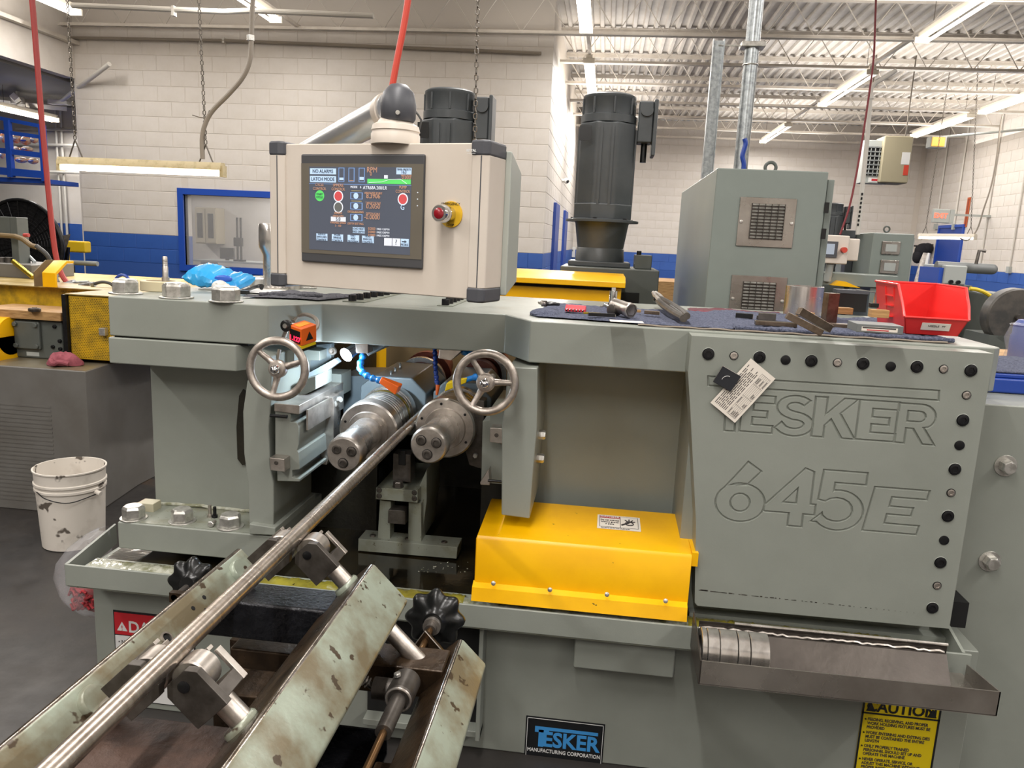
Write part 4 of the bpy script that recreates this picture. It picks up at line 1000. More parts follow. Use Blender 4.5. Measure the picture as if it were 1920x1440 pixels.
def loftbox(m_, a, b, wa, ha, wb, hb, U, W):
    v = [a + U * s * wa + W * t * ha for s, t in ((-1, -1), (1, -1), (1, 1), (-1, 1))] + [b + U * s * wb + W * t * hb for s, t in ((-1, -1), (1, -1), (1, 1), (-1, 1))]
    return m_.add(v, [(0, 1, 2, 3), (4, 7, 6, 5), (0, 4, 5, 1), (1, 5, 6, 2), (2, 6, 7, 3), (3, 7, 4, 0)])
obj('nozzle', loftbox(nz, q0, q1, .010, .009, .024, .014, U, W), ORANGE, h1, bevel=.003)
h2 = loc_line([at(u, v, Y=y) for u, v, y in ((815, 650, 2.42), (816, 670, 2.40), (817, 695, 2.38), (820, 722, 2.36))], .0085, COOLBD, 'coolant_hose', None, None)
obj('nozzle', MB().cyl(at(821, 722, Y=2.36), at(819, 741, Y=2.35), .0075, .004, n=14), ORANGE, h2)
h3 = loc_line([at(u, v, Y=y) for u, v, y in ((896, 706, 2.2), (884, 709, 2.2), (872, 713, 2.2))], .011, COOLB, 'coolant_hose', None, None)
nz = MB(); obj('nozzle', loftbox(nz, at(876, 712, Y=2.2), at(838, 724, Y=2.2), .010, .008, .022, .013, Vector((0, 1, 0)), Vector((.2, 0, 1))), YELP, h3, bevel=.003)
h4 = loc_line([at(u, v, Y=y) for u, v, y in ((866, 658, 2.3), (877, 663, 2.3), (890, 660, 2.3))], .011, COOLB, 'coolant_hose', None, None)
# magnetic work light under the beam
wl = obj('work_light', MB().lathe([(.012, -.05), (.014, -.048), (.018, -.004), (.019, 0)], at(655, 662, Y=2.24), Vector((-.75, -.2, -.62)), n=24), BLKM, mc)
lp = at(652, 664, Y=2.235)
obj('light_lens', MB().lathe([(.0, .005), (.014, .004), (.022, 0)], lp + Vector((-.004, -.004, -.002)), Vector((-.35, -.85, -.35)), n=24), LEDW, wl)
l = bpy.data.lights.new('work_lamp', 'AREA'); l.shape = 'DISK'; l.size = .05; l.energy = 1.6; l.color = (.72, .86, 1.0)
lo = bpy.data.objects.new('work_lamp', l); COL.objects.link(lo); lo.location = lp + Vector((0, -.02, -.02)); lo.rotation_euler = Vector((-.12, .3, -.9)).to_track_quat('-Z', 'Y').to_euler()
l2 = bpy.data.lights.new('work_lamp', 'POINT'); l2.energy = 1.1; l2.color = (.72, .86, 1.0); l2.shadow_soft_size = .03
lo2 = bpy.data.objects.new('work_lamp', l2); COL.objects.link(lo2); lo2.location = lp + Vector((0.0, -.03, -.015))
# orange sensor on its bracket above the left handwheel
c = at(568, 625, Y=2.02)
M = Matrix.Translation(c) @ Matrix.Rotation(-.42, 4, 'Z') @ Matrix.Rotation(.16, 4, 'Y') @ Matrix.Rotation(.18, 4, 'X')
se = obj('sensor', MB().box(-.024, .024, -.028, .028, -.024, .026, M), ORANGE, mc, bevel=.003)
obj('sensor_display', MB().box(-.018, .019, -.0292, -.028, -.019, .017, M), SCREENM if False else BLACKS, se, flat=True)
obj('sensor_label', MB().box(-.022, .022, -.03, .026, -.033, -.0245, M), YELP, se, flat=True)
obj('sensor_foot', MB().box(-.02, .024, -.026, .026, -.040, -.033, M), BLK, se)
obj('sensor_top', MB().box(-.012, .01, -.02, .02, .026, .0268, M), mat('sensor_yellow', 'f2a21e', .4), se, flat=True)
tx = text('1.127', .019, LEDR, None, (0, 0, 0), name='sensor_digits', off=.0004); tx.parent = se
tx.matrix_parent_inverse = Matrix.Identity(4); tx.matrix_local = Matrix.Translation(-Vector(ORG[mc.name])) @ M @ Matrix.Translation((0, -.0296, -.008)) @ Matrix.Rotation(PI / 2, 4, 'X')
obj('warning_triangle', MB().prism([(-.012, -.012), (.014, -.012), (.001, .012)], 'x', .0242, .0248, M), BLACKS, se, flat=True)
c = at(537, 611, Y=2.0)
obj('bracket_knob', MB().lathe([(.0125, 0), (.016, .003), (.016, .012), (.012, .014), (.008, .0145)], c + Vector((0, .01, 0)), (-.15, -1, 0), n=28), BLK, mc)
obj('knob_centre', MB().lathe([(.007, .014), (.006, .017), (.002, .017)], c + Vector((0, .01, 0)), (-.15, -1, 0), n=20), ZINC, mc)
obj('bracket_rod', MB().cyl(c, at(562, 612, Y=2.03), .009), GSTEEL, mc); obj('bracket_rod', MB().cyl(c + Vector((0, .01, 0)), at(529, 640, Y=2.04), .006), GSTEEL, mc)
obj('sensor_cable', MB().tube(spline([at(u, v, Y=y) for u, v, y in ((585, 625, 2.06), (595, 612, 2.10), (592, 598, 2.14), (575, 590, 2.16), (558, 594, 2.16), (550, 603, 2.14))], 6), .0062, n=10), CONDG, mc)
obj('sensor_cable', MB().tube([at(524, 655, Y=2.1), at(521, 672, Y=2.1), at(522, 690, Y=2.1)], .0055, n=8), CONDG, mc)
# ================================================================== CONTROL PANEL ON ITS ARM
pc = Vector((-.867, 1.95, 1.535)); ang = -math.atan2(.18, .602)
cpn = root('control_panel', tuple(pc), 'cream control panel with dark touch screen and red emergency stop hung over the machine', 'control panel')
MP = Matrix.Translation(pc) @ Matrix.Rotation(ang, 4, 'Z')
PW, PH, PD = .628, .358, .085
hz = PH / 2
def pbox(name, x0, x1, y0, y1, z0, z1, mt, parent=cpn, bevel=0, **k): return obj(name, MB().box(x0, x1, y0, y1, z0, z1, MP), mt, parent, bevel=bevel, **k)
pbox('enclosure', .03, PW - .02, .0, PD, -hz + .003, hz - .003, CREAM, bevel=.003)
bk = MB().add([MP @ Vector(q) for q in [(.0, PD, -hz + .01), (PW + .01, PD, -hz + .01), (PW + .01, PD, hz - .01), (.0, PD, hz - .01), (.06, PD + .11, -hz + .04), (PW - .01, PD + .11, -hz + .04), (PW - .01, PD + .11, hz - .05), (.06, PD + .11, hz - .05)]],
              [(0, 1, 2, 3), (0, 4, 5, 1), (1, 5, 6, 2), (2, 6, 7, 3), (3, 7, 4, 0), (4, 7, 6, 5)])
obj('rear_housing', bk, PANELG, cpn, bevel=.004)
for nm, xa, xb in (('handle_strip', -.002, .052), ('handle_strip', PW - .058, PW - .004)):
    o = obj(nm, MB().prism([(xa, .02), (xa + .012, -.012), (xb - .014, -.014), (xb, -.004), (xb, PD), (xa, PD)], 'z', -hz + .03, hz - .03, MP), CREAM, cpn, bevel=.003)
    obj('strip_groove', MB().prism([(xb - .018, -.0146), (xb - .0155, -.0146), (xb - .0155, -.01), (xb - .018, -.01)], 'z', -hz + .032, hz - .032, MP), DGREY, o, flat=True)
    for s in (-1, 1):
        z0 = s * (hz - .032); z1 = s * (hz + .003)
        obj('corner_cap', MB().prism([(xa - .001, .022), (xa + .011, -.014), (xb - .013, -.016), (xb + .001, -.006), (xb + .001, PD + .001), (xa - .001, PD + .001)], 'z', min(z0, z1), max(z0, z1), MP), DGREY, cpn, bevel=.006)
tM = lambda x, y, z: MP @ Vector((x, y, z))
def ptext(s, size, mt, x, z, y=-.012, parent=cpn, name='lettering', **k):
    o = text(s, size, mt, None, (0, 0, 0), name=name, **k); sx = o.scale[0]
    o.parent = parent; o.matrix_local = Matrix.Translation(-Vector(ORG[cpn.name])) @ MP @ Matrix.Translation((x, y, z)) @ Matrix.Rotation(PI / 2, 4, 'X') @ Matrix.Diagonal((sx, 1, 1, 1)); return o
ptext('RITTAL', .0075, WHITES, PW - .044, hz - .022, y=-.0195, off=.0003, name='maker_mark')
pbox('mark_underline', PW - .055, PW - .034, -.0190, -.0188, hz - .0285, hz - .0275, WHITES, flat=True)
# screen unit; measured positions on the photograph are carried onto the panel's own front plane
SX0, SX1, SZ0, SZ1 = .082, .412, -.146, .122
# unproject the bezel corners onto the panel plane
nrm = (MP.to_3x3() @ Vector((0, 1, 0)))
MPI = MP.inverted()
def onp(u, v):
    r = RIGHT * (u - 960) + DOWN * (v - 720) + FWD * F; o_ = Vector((0, 0, EYE)); t = (pc - o_).dot(nrm) / r.dot(nrm); q = MPI @ (o_ + r * t); return q.x, q.z
a = onp(567, 287); b = onp(799, 292); c = onp(795, 506); e_ = onp(569, 489)
SX0, SX1, SZ1, SZ0 = (a[0] + e_[0]) / 2, (b[0] + c[0]) / 2, (a[1] + b[1]) / 2, (c[1] + e_[1]) / 2
print('SCREEN', SX0, SX1, SZ0, SZ1)
w_ = SX1 - SX0; h_ = SZ1 - SZ0
sc_ = pbox('screen_bezel', SX0, SX1, -.008, 0, SZ0, SZ1, BEZELD, bevel=.006)
pbox('bezel_band', SX0 + .002, SX1 - .002, -.0088, -.008, SZ0 + .085 * h_, SZ1 - .085 * h_, BEZEL, sc_)
X = lambda f: SX0 + .075 * w_ + f * .83 * w_
Zf = lambda f: SZ1 - .115 * h_ - f * .765 * h_
pbox('display', X(0), X(1), -.0092, -.0088, Zf(1), Zf(0), SCREENM, sc_, flat=True)
def ui(name, x0, x1, z0, z1, mt, y=-.0096): return pbox(name, X(x0), X(x1), y, -.0092, Zf(z1), Zf(z0), mt, sc_, flat=True)
def uic(name, x, z, r, mt, y=-.0096): return obj(name, MB().cyl(tM(X(x), -.0092, Zf(z)), tM(X(x), y, Zf(z)), r * w_, n=20), mt, sc_, flat=True)
def uit(s, x, z, size, mt, y=-.0102, **k): return ptext(s, size * w_, mt, X(x), Zf(z), y=y, parent=sc_, name='screen_text', sx=k.pop('sx', .9), **k)
ui('screen_button', .01, .275, .02, .09, UIB); ui('screen_button', .01, .275, .11, .185, UIB)
uit('NO ALARMS', .143, .055, .035, UID); uit('LATCH MODE', .143, .148, .035, UID)
for x in (.30, .40, .50): ui('gauge', x, x + .058, .01, .175, UIL, -.0094); ui('gauge_well', x + .006, x + .052, .016, .168, SCREENM, -.0095)
ui('gauge_bar', .31, .35, .125, .155, UIB); ui('gauge_bar', .51, .55, .115, .15, UIB); ui('gauge_mark', .41, .45, .155, .162, UIT)
uit('RPM', .63, .035, .05, UIT); uit('0', .62, .08, .035, UIT)
ui('screen_button', .86, 1.0, .005, .08, UIB); uit('TIMER PRESETS', .93, .025, .018, UID); uit('163', .93, .055, .032, UID)
ui('graph', .585, .995, .135, .19, UIG); ui('graph_cursor', .745, .78, .09, .13, UIW)
obj('graph_line', MB().tube([tM(X(a_), -.0098, Zf(b_)) for a_, b_ in ((.60, .18), (.72, .17), (.80, .14), (.90, .135), (.96, .185))], .0006, n=5), UIW, sc_)
uit('0.000', .955, .115, .036, UIT); uit('PART CYCLES', .955, .093, .015, UIT)
ui('divider', 0, 1, .2, .205, UIL)
uit('CYCLE\nCONTROL', .11, .24, .026, UIT); uit('SPINDLE\nCONTROL', .30, .24, .026, UIT); uit('PUMP\nCONTROL', .925, .25, .026, UIT); uit('MODE    6', .475, .235, .022, UIW); uit('ATR68A.200/LR', .66, .24, .032, UIW)
uic('round_button', .11, .345, .038, UIG); uit('START\nCYCLE', .11, .345, .02, UID, -.0104)
for x, z, m_ in ((.30, .345, UIR), (.30, .475, GREYM), (.925, .36, UIR)): uic('button_ring', x, z, .040, UIW, -.0096); uic('round_button', x, z, .032, m_, -.0099)
uit('SPINDLE\nSPEED RPM', .30, .565, .02, UIT); ui('value_box', .225, .375, .59, .645, UIW); uit('5.0', .30, .618, .036, UID); uit('VARIABLE SPEED\n5 - 100', .30, .68, .02, UIT)
for z in (.335, .455, .59):
    ui('scale_box', .42, .54, z - .04, z + .04, UIL, -.0094); ui('scale_field', .428, .532, z - .034, z + .034, SCREENM, -.0095); uic('scale_knob', .475, z, .020, UIB, -.0098)
    ui('tick_row', .43, .53, z - .06, z - .056, UIY)
uit('DEPTH SETTING', .475, .525, .02, UIT); uit('DEPTH SETTING', .475, .665, .02, UIT)
uit('ABSOLUTE SCALE', .645, .30, .02, UIT); uit('8.3906', .645, .335, .046, UIT); uit('TARGET SCALE', .645, .415, .02, UIT); uit('0.2050', .645, .455, .046, UIT)
uit('DEPTH SCALE', .645, .54, .02, UIT); uit('-0.0000', .635, .58, .046, UIT)
uit('G', .925, .455, .05, UIB)
ui('screen_button', .445, .565, .705, .775, UIB); uit('LOAD NEXT\nPASS DEPTH', .505, .74, .02, UID)
for i, s in enumerate(('0.2050', '0.0000', '0.0000')): uit(s, .635, .715 + i * .038, .024, UIT); uit('PASS %d DEPTH' % (i + 1), .745, .717 + i * .038, .018, UIW)
for x, s in ((.075, 'SERVICE\nSWITCHES\nCONTROL'), (.235, 'WORK\nSPINDLE\nCONTROL'), (.395, 'PART\nAND\nPROGRAM'), (.54, 'HEAD\nMANUAL\nCONTROL')):
    ui('screen_button', x, x + .115, .80, .885, UIB); uit(s, x + .057, .842, .02, UID)
for i, m_ in enumerate((UIW, UIW, UIB)): x = .755 + i * .08; ui('screen_button', x, x + .074, .815, .905, m_)
uit('?', .87, .86, .05, UID); uit('MORE', .95, .885, .024, UID)
obj('arrow', MB().prism([(X(.925), Zf(.855)), (X(.95), Zf(.855)), (X(.95), Zf(.865)), (X(.972), Zf(.848)), (X(.95), Zf(.831)), (X(.95), Zf(.841)), (X(.925), Zf(.841))], 'y', -.0100, -.0094, MP), UID, sc_, flat=True)
for i in range(3): obj('status_light', MB().cyl(tM(SX1 - .045 * w_, -.0088, Zf(.28 + i * .075)), tM(SX1 - .045 * w_, -.0094, Zf(.28 + i * .075)), .0014, n=10), UIW, sc_, flat=True)
# emergency stop
ex, ez = onp(843, 402)
es = obj('emergency_ring', MB().cyl(tM(ex + .004, 0, ez), tM(ex + .004, -.003, ez), .030, n=40), YEL if False else mat('stop_yellow', 'e2b32a', .4), cpn)
obj('stop_collar', MB().lathe([(.018, .003), (.018, .022), (.015, .026), (.021, .030), (.0215, .046), (.018, .052), (.012, .052)], tM(ex, 0, ez), MP.to_3x3() @ Vector((0, -1, 0)), n=32), CHROME, cpn)
obj('stop_button', MB().lathe([(.0125, .050), (.0125, .053), (.010, .0545), (.0, .055)], tM(ex, 0, ez), MP.to_3x3() @ Vector((0, -1, 0)), n=28), mat('stop_red', '8e1420', .25, coat=.5), cpn)
ptext('EMERGENCY', .0085, BLACKS, ex + .004, ez + .0235, y=-.0034, name='stop_text'); ptext('STOP', .0085, BLACKS, ex + .004, ez - .0245, y=-.0034, name='stop_text')
# joint and arm
jx = tM(.385, .06, hz); jx = Vector(at(742, 240, Y=1.87))
jb = Vector((jx.x, jx.y, pc.z + hz - .005))
obj('swivel_base', MB().lathe([(.058, 0), (.058, .024), (.056, .027), (.056, .03), (.058, .032), (.055, .044), (.045, .05)], jb, (0, 0, 1), n=48), CREAM, cpn)
jt = jb + Vector((0, 0, .05))
hd = MB(); q1 = at(712, 175, Y=1.9); q2 = at(745, 170, Y=1.88)
obj('swivel_head', MB().lathe([(.044, 0), (.036, .012), (.034, .05), (.030, .066), (.018, .077), (.0, .08)], jt, (0, 0, 1), n=40), CREAM, cpn)
obj('head_cap', MB().lathe([(.036, .0), (.041, .008), (.042, .038), (.036, .066), (.02, .083), (0, .088)], jt + Vector((.008, -.008, .003)), (0.0, 0, 1), n=40), DGREY, cpn)
obj('head_screw', MB().cyl(jt + Vector((.018, -.047, .018)), jt + Vector((.018, -.052, .018)), .005), ZINC, cpn)
pt = at(520, 290, Y=2.65); pb = at(522, 543, Z=TOP)
px_, py_ = -1.172, 2.66
top = Vector((-1.125, py_, 1.715))
a0 = jt + Vector((-.01, .01, .035))
obj('arm_collar', MB().cyl(a0 + (top - a0).normalized() * .012, a0 + (top - a0).normalized() * .04, .044, n=32), CREAM, cpn)
obj('arm', MB().cyl(a0, top, .040, n=32), mat('arm_silver', 'c4c6c8', .3, .7), cpn)
obj('arm_cable', MB().tube([at(u, v, Y=2.0) for u, v in ((775, 205), (784, 215), (790, 225), (786, 245))], .003, n=6), RUBBER, cpn)
obj('post', MB().lathe([(.052, 0), (.052, .008), (.036, .012), (.036, .12), (.050, .15), (.050, .225), (.047, .23), (0, .232)], (px_, py_, TOP), (0, 0, 1), n=36), STEEL, cpn)
obj('upper_post', MB().lathe([(.026, 0), (.026, .38), (.036, .385), (.036, .445)], (-1.125, py_ + .06, TOP), (0, 0, 1), n=32), STEEL, cpn)
obj('cable_loop', MB().tube(spline([at(u, v, Y=2.3) for u, v in ((655, 505), (690, 530), (720, 543), (755, 546), (790, 541), (830, 520))], 6), .009, n=10), RUBBER, cpn)
# ================================================================== MOTORS, COVERS, CABINETS BEHIND
def motor(cx, cy, z0, s, label, flange=True, box_side=1):
    """vertical electric motor standing on a flared flange"""
    r = root('vertical_motor', (cx, cy, z0), label, 'motor'); c = Vector((cx, cy, z0)); up = (0, 0, 1)
    if flange:
        obj('flange_foot', MB().box(cx - .16 * s, cx + .16 * s, cy - .15 * s, cy + .15 * s, z0, z0 + .03 * s), MOTOR, r, bevel=.006)
        obj('flared_adapter', MB().lathe([(.13 * s, .03 * s), (.125 * s, .10 * s), (.122 * s, .105 * s), (.14 * s, .24 * s), (.145 * s, .25 * s)], c, up, n=40), MOTOR, r)
        obj('mount_flange', MB().lathe([(.19 * s, .25 * s), (.19 * s, .262 * s), (.15 * s, .27 * s)], c, up, n=48), MOTOR, r)
        for k in range(6): a = k * PI / 3 + .3; hexbolt(r, c + Vector((math.cos(a) * .16 * s, math.sin(a) * .16 * s, .262 * s)), up, .012 * s, .01 * s, BLKM, name='flange_bolt')
    b = .262 * s if flange else 0
    oct_ = [(math.cos(PI / 8 + k * PI / 4) * .152 * s, math.sin(PI / 8 + k * PI / 4) * .152 * s) for k in range(8)]
    obj('end_bell', MB().prism([(cx + x, cy + y) for x, y in [(q[0] * 1.06, q[1] * 1.06) for q in oct_]], 'z', z0 + b, z0 + b + .09 * s), MOTOR, r, bevel=.008)
    obj('motor_body', MB().prism([(cx + x, cy + y) for x, y in oct_], 'z', z0 + b + .06 * s, z0 + b + .53 * s), MOTOR, r, bevel=.012)
    for k in range(16):
        a = k * PI / 8 + PI / 16
        if abs(math.cos(a)) > .3 and abs(math.sin(a)) > .3: continue
        p = c + Vector((math.cos(a) * .147 * s, math.sin(a) * .147 * s, b + .08 * s)); obj('cooling_rib', MB().box(p.x - .006, p.x + .006, p.y - .006, p.y + .006, p.z, p.z + .42 * s), MOTOR, r)
    obj('fan_cover', MB().lathe([(.142 * s, b + .53 * s), (.142 * s, b + .57 * s), (.132 * s, b + .575 * s), (.132 * s, b + .655 * s), (.135 * s, b + .66 * s), (.135 * s, b + .675 * s), (.12 * s, b + .685 * s), (.03 * s, b + .69 * s)], c, up, n=48), MOTOR, r)
    for k in range(8): a = k * PI / 4 + .2; p = c + Vector((math.cos(a) * .134 * s, math.sin(a) * .134 * s, b + .575 * s)); obj('cover_rib', MB().cyl(p, p + Vector((0, 0, .085 * s)), .006 * s, n=8), MOTOR, r)
    x = cx + box_side * .15 * s
    obj('terminal_box', MB().box(x, x + box_side * .075 * s, cy - .07 * s, cy + .05 * s, z0 + b + .43 * s, z0 + b + .65 * s), MOTOR, r, bevel=.008)
    obj('box_lid', MB().box(x + box_side * .075 * s, x + box_side * .095 * s, cy - .08 * s, cy + .06 * s, z0 + b + .36 * s, z0 + b + .66 * s), MOTOR, r, bevel=.006)
    obj('cable_gland', MB().cyl((x + box_side * .04 * s, cy, z0 + b + .43 * s), (x + box_side * .04 * s, cy, z0 + b + .33 * s), .016 * s, n=14), BLK, r)
    obj('box_boss', MB().cyl((x + box_side * .04 * s, cy - .07 * s, z0 + b + .6 * s), (x + box_side * .04 * s, cy - .085 * s, z0 + b + .6 * s), .032 * s, n=20), MOTOR, r)
    obj('name_tag', MB().box(cx - .14 * s, cx - .08 * s, cy - .1475 * s, cy - .143 * s, z0 + b + .42 * s, z0 + b + .50 * s), BLK, r)
    return r
m1_ = motor(-.03, 4.15, 1.385, 0.99, 'large charcoal vertical motor standing on its flared flange right of the control panel')
m1_.scale = (1, 1, .915)
mb_ = root('gear_housing', (-.01, 4.1, 0), 'dark grey gear housing block that carries the large vertical motor', 'housing')
ORG[mb_.name] = (-.01, 4.1, 0)
obj('housing', MB().box(-.22, .27, 3.9, 4.4, 0, 1.385), GEAR, mb_, bevel=.006)
obj('housing_window', MB().box(.05, .18, 3.895, 3.9, 1.20, 1.27), BLK, mb_); obj('top_lug', MB().box(.15, .235, 4.0, 4.2, 1.385, 1.455), GEAR, mb_, bevel=.004)
obj('breather', MB().cyl((.17, 4.05, 1.455), (.17, 4.05, 1.475), .012), BLK, mb_)
m2_ = motor(-.765, 3.7, 1.35, 0.86, 'charcoal vertical motor half hidden behind the control panel', box_side=1)
obj('motor_plinth', MB().box(-.95, -.58, 3.5, 3.9, 0, 1.35), GEAR, m2_)
yc = root('yellow_cover', (-.2, 3.3, 0), 'long yellow sheet cover with ledge behind the machine, under the large motor', 'cover')
yc.location = (-.2, 3.6, .5); ORG[yc.name] = (-.2, 3.6, .5); obj('cover_stand', MB().box(-.5, 0, 3.5, 3.8, 0, .5), GEAR, yc)
XR = at(1165, 545, Y=3.42).x
obj('cover_body', MB().prism([(-1.1, 3.42), (XR, 3.42), (XR, 3.85), (-.55, 3.85), (-.55, 3.48), (-1.1, 3.48)], 'z', .5, at(1160, 540, Y=3.42).z), YEL, yc, bevel=.004)
lz = at(1160, 540, Y=3.38).z
obj('cover_lid', MB().prism([(3.38, lz), (3.38, lz + .024), (3.46, lz + .045), (3.86, lz + .045), (3.86, lz)], 'x', -.545, XR + .015), YEL, yc, bevel=.003); obj('cover_lid', MB().prism([(3.38, lz - .045), (3.38, lz - .02), (3.46, lz), (3.48, lz), (3.48, lz - .045)], 'x', -1.12, -.546), YEL, yc, bevel=.003)
obj('lid_gap_shade', MB().box(-.45, .05, 3.412, 3.422, lz - .014, lz), SHADEBLK, yc)  # black strip painted for the shade under the lid
lk = root('black_hose_clamp', (-.42, 3.05, 1.28), 'black upright clamp post behind the row of socket screws', 'post')
obj('post', MB().box(-.49, -.42, 3.0, 3.06, 1.0, 1.40), BLK, lk, bevel=.004); obj('foot', MB().box(-.50, -.41, 2.97, 3.09, .98, 1.02), BLK, lk)
gp = root('rear_upright', (-1.08, 3.2, 0), 'grey-green upright block behind the beam, below the control panel', 'upright')
ORG[gp.name] = (-1.08, 3.2, 0)
obj('block', MB().box(-1.26, -1.125, 3.42, 3.6, 0, 1.36), PAINT, gp, bevel=.004); obj('cap', MB().box(-1.265, -1.12, 3.415, 3.605, 1.355, 1.365), PAINT, gp)
# enclosure with two louvred filter panels
en = root('electrical_enclosure', (.62, 3.9, 0), 'tall grey-green electrical enclosure with two stainless filter panels and an eye bolt', 'cabinet')
ORG[en.name] = (.62, 3.9, 0)
E0 = 3.2
obj('enclosure', MB().box(.412, .835, E0, 4.65, .0, 1.815), ENCL, en, bevel=.005)
obj('door', MB().box(.845, .872, E0 + .04, 4.6, .2, 1.79), ENCL, en, bevel=.004)
for zz in (1.68, 1.58): obj('hinge', MB().box(.833, .85, E0 - .004, E0 + .02, zz - .02, zz + .02), BLK, en)
def ortho(u0, v0, u1, v1, Y): a = at(u0, v0, Y=Y); b = at(u1, v1, Y=Y); return a.x, b.x, b.z, a.z
for (u0, v0, u1, v1) in ((1388, 369, 1492, 467), (1372, 515, 1476, 620)):
    x0, x1, z0, z1 = ortho(u0, v0, u1, v1, E0); x1 = x0 + (.725 - .508)
    z0 = z1 - .19
    fr_ = obj('filter_panel', MB().box(x0, x1, E0 - .006, E0, z0, z1), SST, en, bevel=.002)
    lo_ = MB(); gx0, gx1, gz0, gz1 = x0 + .22 * (x1 - x0), x1 - .2 * (x1 - x0), z0 + .15 * (z1 - z0), z1 - .12 * (z1 - z0)
    obj('filter_recess', MB().box(gx0, gx1, E0 - .0065, E0 - .006, gz0, gz1), DSTEEL, fr_)
    for i in range(11):
        z = gz0 + (gz1 - gz0) * (i + .3) / 11
        lo_ = MB().prism([(E0 - .007, z), (E0 - .013, z + .002), (E0 - .0065, z + .008)], 'x', gx0, gx1)
        obj('louvre', lo_, ZINC, fr_, flat=True)
    vb = MB()
    for i in range(6):
        x = gx0 + (gx1 - gx0) * i / 5; vb.box(x - .001, x + .001, E0 - .0135, E0 - .007, gz0, gz1)
    obj('filter_bars', vb, SSTD, fr_, flat=True)['kind'] = 'stuff'
    for xs in (x0 + .012, x1 - .012): obj('panel_screw', MB().lathe([(.0075, 0), (.006, .004), (0, .005)], (xs, E0 - .006, (z0 + z1) / 2), (0, -1, 0), n=16), ZINC, fr_)
q = at(1446, 303, Y=3.5)
obj('eye_bolt', MB().torus((q.x, 3.5, 1.815 + .038), (0.1, 1, 0), .022, .007, n=28, k=10).cyl((q.x, 3.5, 1.812), (q.x, 3.5, 1.832), .010), GEAR, en)
# galvanised conduits rising from the enclosure
pp = root('galvanised_pipe', tuple(at(1388, 318, Y=4.3)), 'thick shiny galvanised pipe rising from the enclosure to the ceiling', 'pipe')
ORG[pp.name] = tuple(at(1388, 318, Y=4.3)); b = Vector(ORG[pp.name]); pxx = b.x
obj('pipe', MB().cyl((pxx, 4.3, 1.80), (pxx + .0, 4.3, DECK), .036, n=28), GALV, pp)
for v in (82, 88, 122): z = at(1400, v, Y=4.3).z; obj('pipe_ring', MB().torus((pxx, 4.3, z), (0, 0, 1), .037, .004, n=24, k=8), ZINC, pp)
z = at(1400, 86, Y=4.3).z; obj('pipe_clamp', MB().box(pxx - .06, pxx + .06, 4.25, 4.35, z - .012, z + .012), ZINC, pp, bevel=.003)
sx_ = at(1352, 80, Y=4.3); zt = at(1350, 76, Y=4.3).z
st_ = root('strut_channel', (sx_.x, 4.3, 1.8), 'galvanised strut channel standing left of the thick shiny pipe', 'channel')
X0 = at(1325, 330, Y=4.3).x
obj('channel', MB().box(X0 - .03, X0 + .028, 4.30, 4.304, 1.79, zt).box(X0 - .03, X0 - .026, 4.26, 4.304, 1.79, zt).box(X0 + .024, X0 + .028, 4.26, 4.304, 1.79, zt), GALV, st_, flat=True)
obj('tie_rod', MB().cyl((X0, 4.3, z), (pxx, 4.3, z), .004), ZINC, st_); obj('channel_foot', MB().box(X0 - .034, X0 + .034, 4.25, 4.31, 1.79, 1.86), ZINC, st_, bevel=.003)
bc_ = root('blue_cable', (pxx + .05, 4.28, 1.9), 'dark blue cable tied to the thick pipe above the enclosure', 'cable')
obj('cable', MB().tube(spline([at(u, v, Y=4.26) for u, v in ((1392, 330), (1395, 308), (1392, 292), (1398, 270), (1396, 260))], 5), .012, n=8, radii=None), COOLBD, bc_)
# ================================================================== LEFT NEIGHBOUR MACHINE
nb = root('neighbour_machine_base', (-3, 4, 0), 'grey base of the neighbouring machine with cut corner, left edge of the photo', 'machine base')
ORG[nb.name] = (-3, 4, 0)
NZ = .757; a = at(0, 683, Z=NZ); b_ = at(160, 697, Z=NZ); c_ = at(250, 668, Z=NZ)
out = [(-5, b_.y), (b_.x, b_.y), (c_.x, c_.y), (c_.x, 5.6), (-5, 5.6)]
obj('base', MB().prism(out, 'z', 0, NZ), NEIGH, nb, bevel=.005); obj('base_top', MB().prism([(x - (.01 if x > -4 else 0), y + (.012 if y < 5 else -.01)) for x, y in out], 'z', NZ, NZ + .001), NEIGHT, nb, flat=True)
gm = MB(); gy = b_.y
for i in range(24):
    z = .05 + i * .022; gm.box(-4.2, at(98, 800, Y=gy).x, gy - .002, gy, z, z + .010)
obj('vent_slats', gm, NEIGH, nb, flat=True)['kind'] = 'stuff'
# gearbox
GY = 3.75
x0, x1, z0, z1 = ortho(24, 597, 120, 680, GY); z0 = NZ
gb = root('gearbox', ((x0 + x1) / 2, GY, NZ), 'dark grey gearbox with bolted square cover on the neighbouring machine', 'gearbox')
obj('case', MB().box(x0, x1, GY, GY + .3, NZ, z1), GEAR, gb, bevel=.012)
wv = x1 - x0; hv = z1 - z0
obj('cover_plate', MB().box(x0 + .05 * wv, x0 + .58 * wv, GY - .02, GY, z0 + .25 * hv, z1 - .04 * hv), GEAR, gb, bevel=.008)
for fx, fz in ((.10, .34), (.52, .34), (.10, .88), (.52, .88)): hexbolt(gb, (x0 + fx * wv, GY - .02, z0 + fz * hv), (0, -1, 0), .014, .012, GEAR, name='cover_bolt')
for fx, fz in ((.86, .86), (.95, .5), (.95, .3), (.8, .34)): hexbolt(gb, (x0 + fx * wv, GY, z0 + fz * hv), (0, -1, 0), .011, .010, BLKM, name='case_bolt')
obj('data_plate', MB().box(x0 + .24 * wv, x0 + .5 * wv, GY - .002, GY, z0 + .07 * hv, z0 + .17 * hv), LGREY, gb)
x0, x1, z0, z1 = ortho(-40, 577, 104, 597, GY)
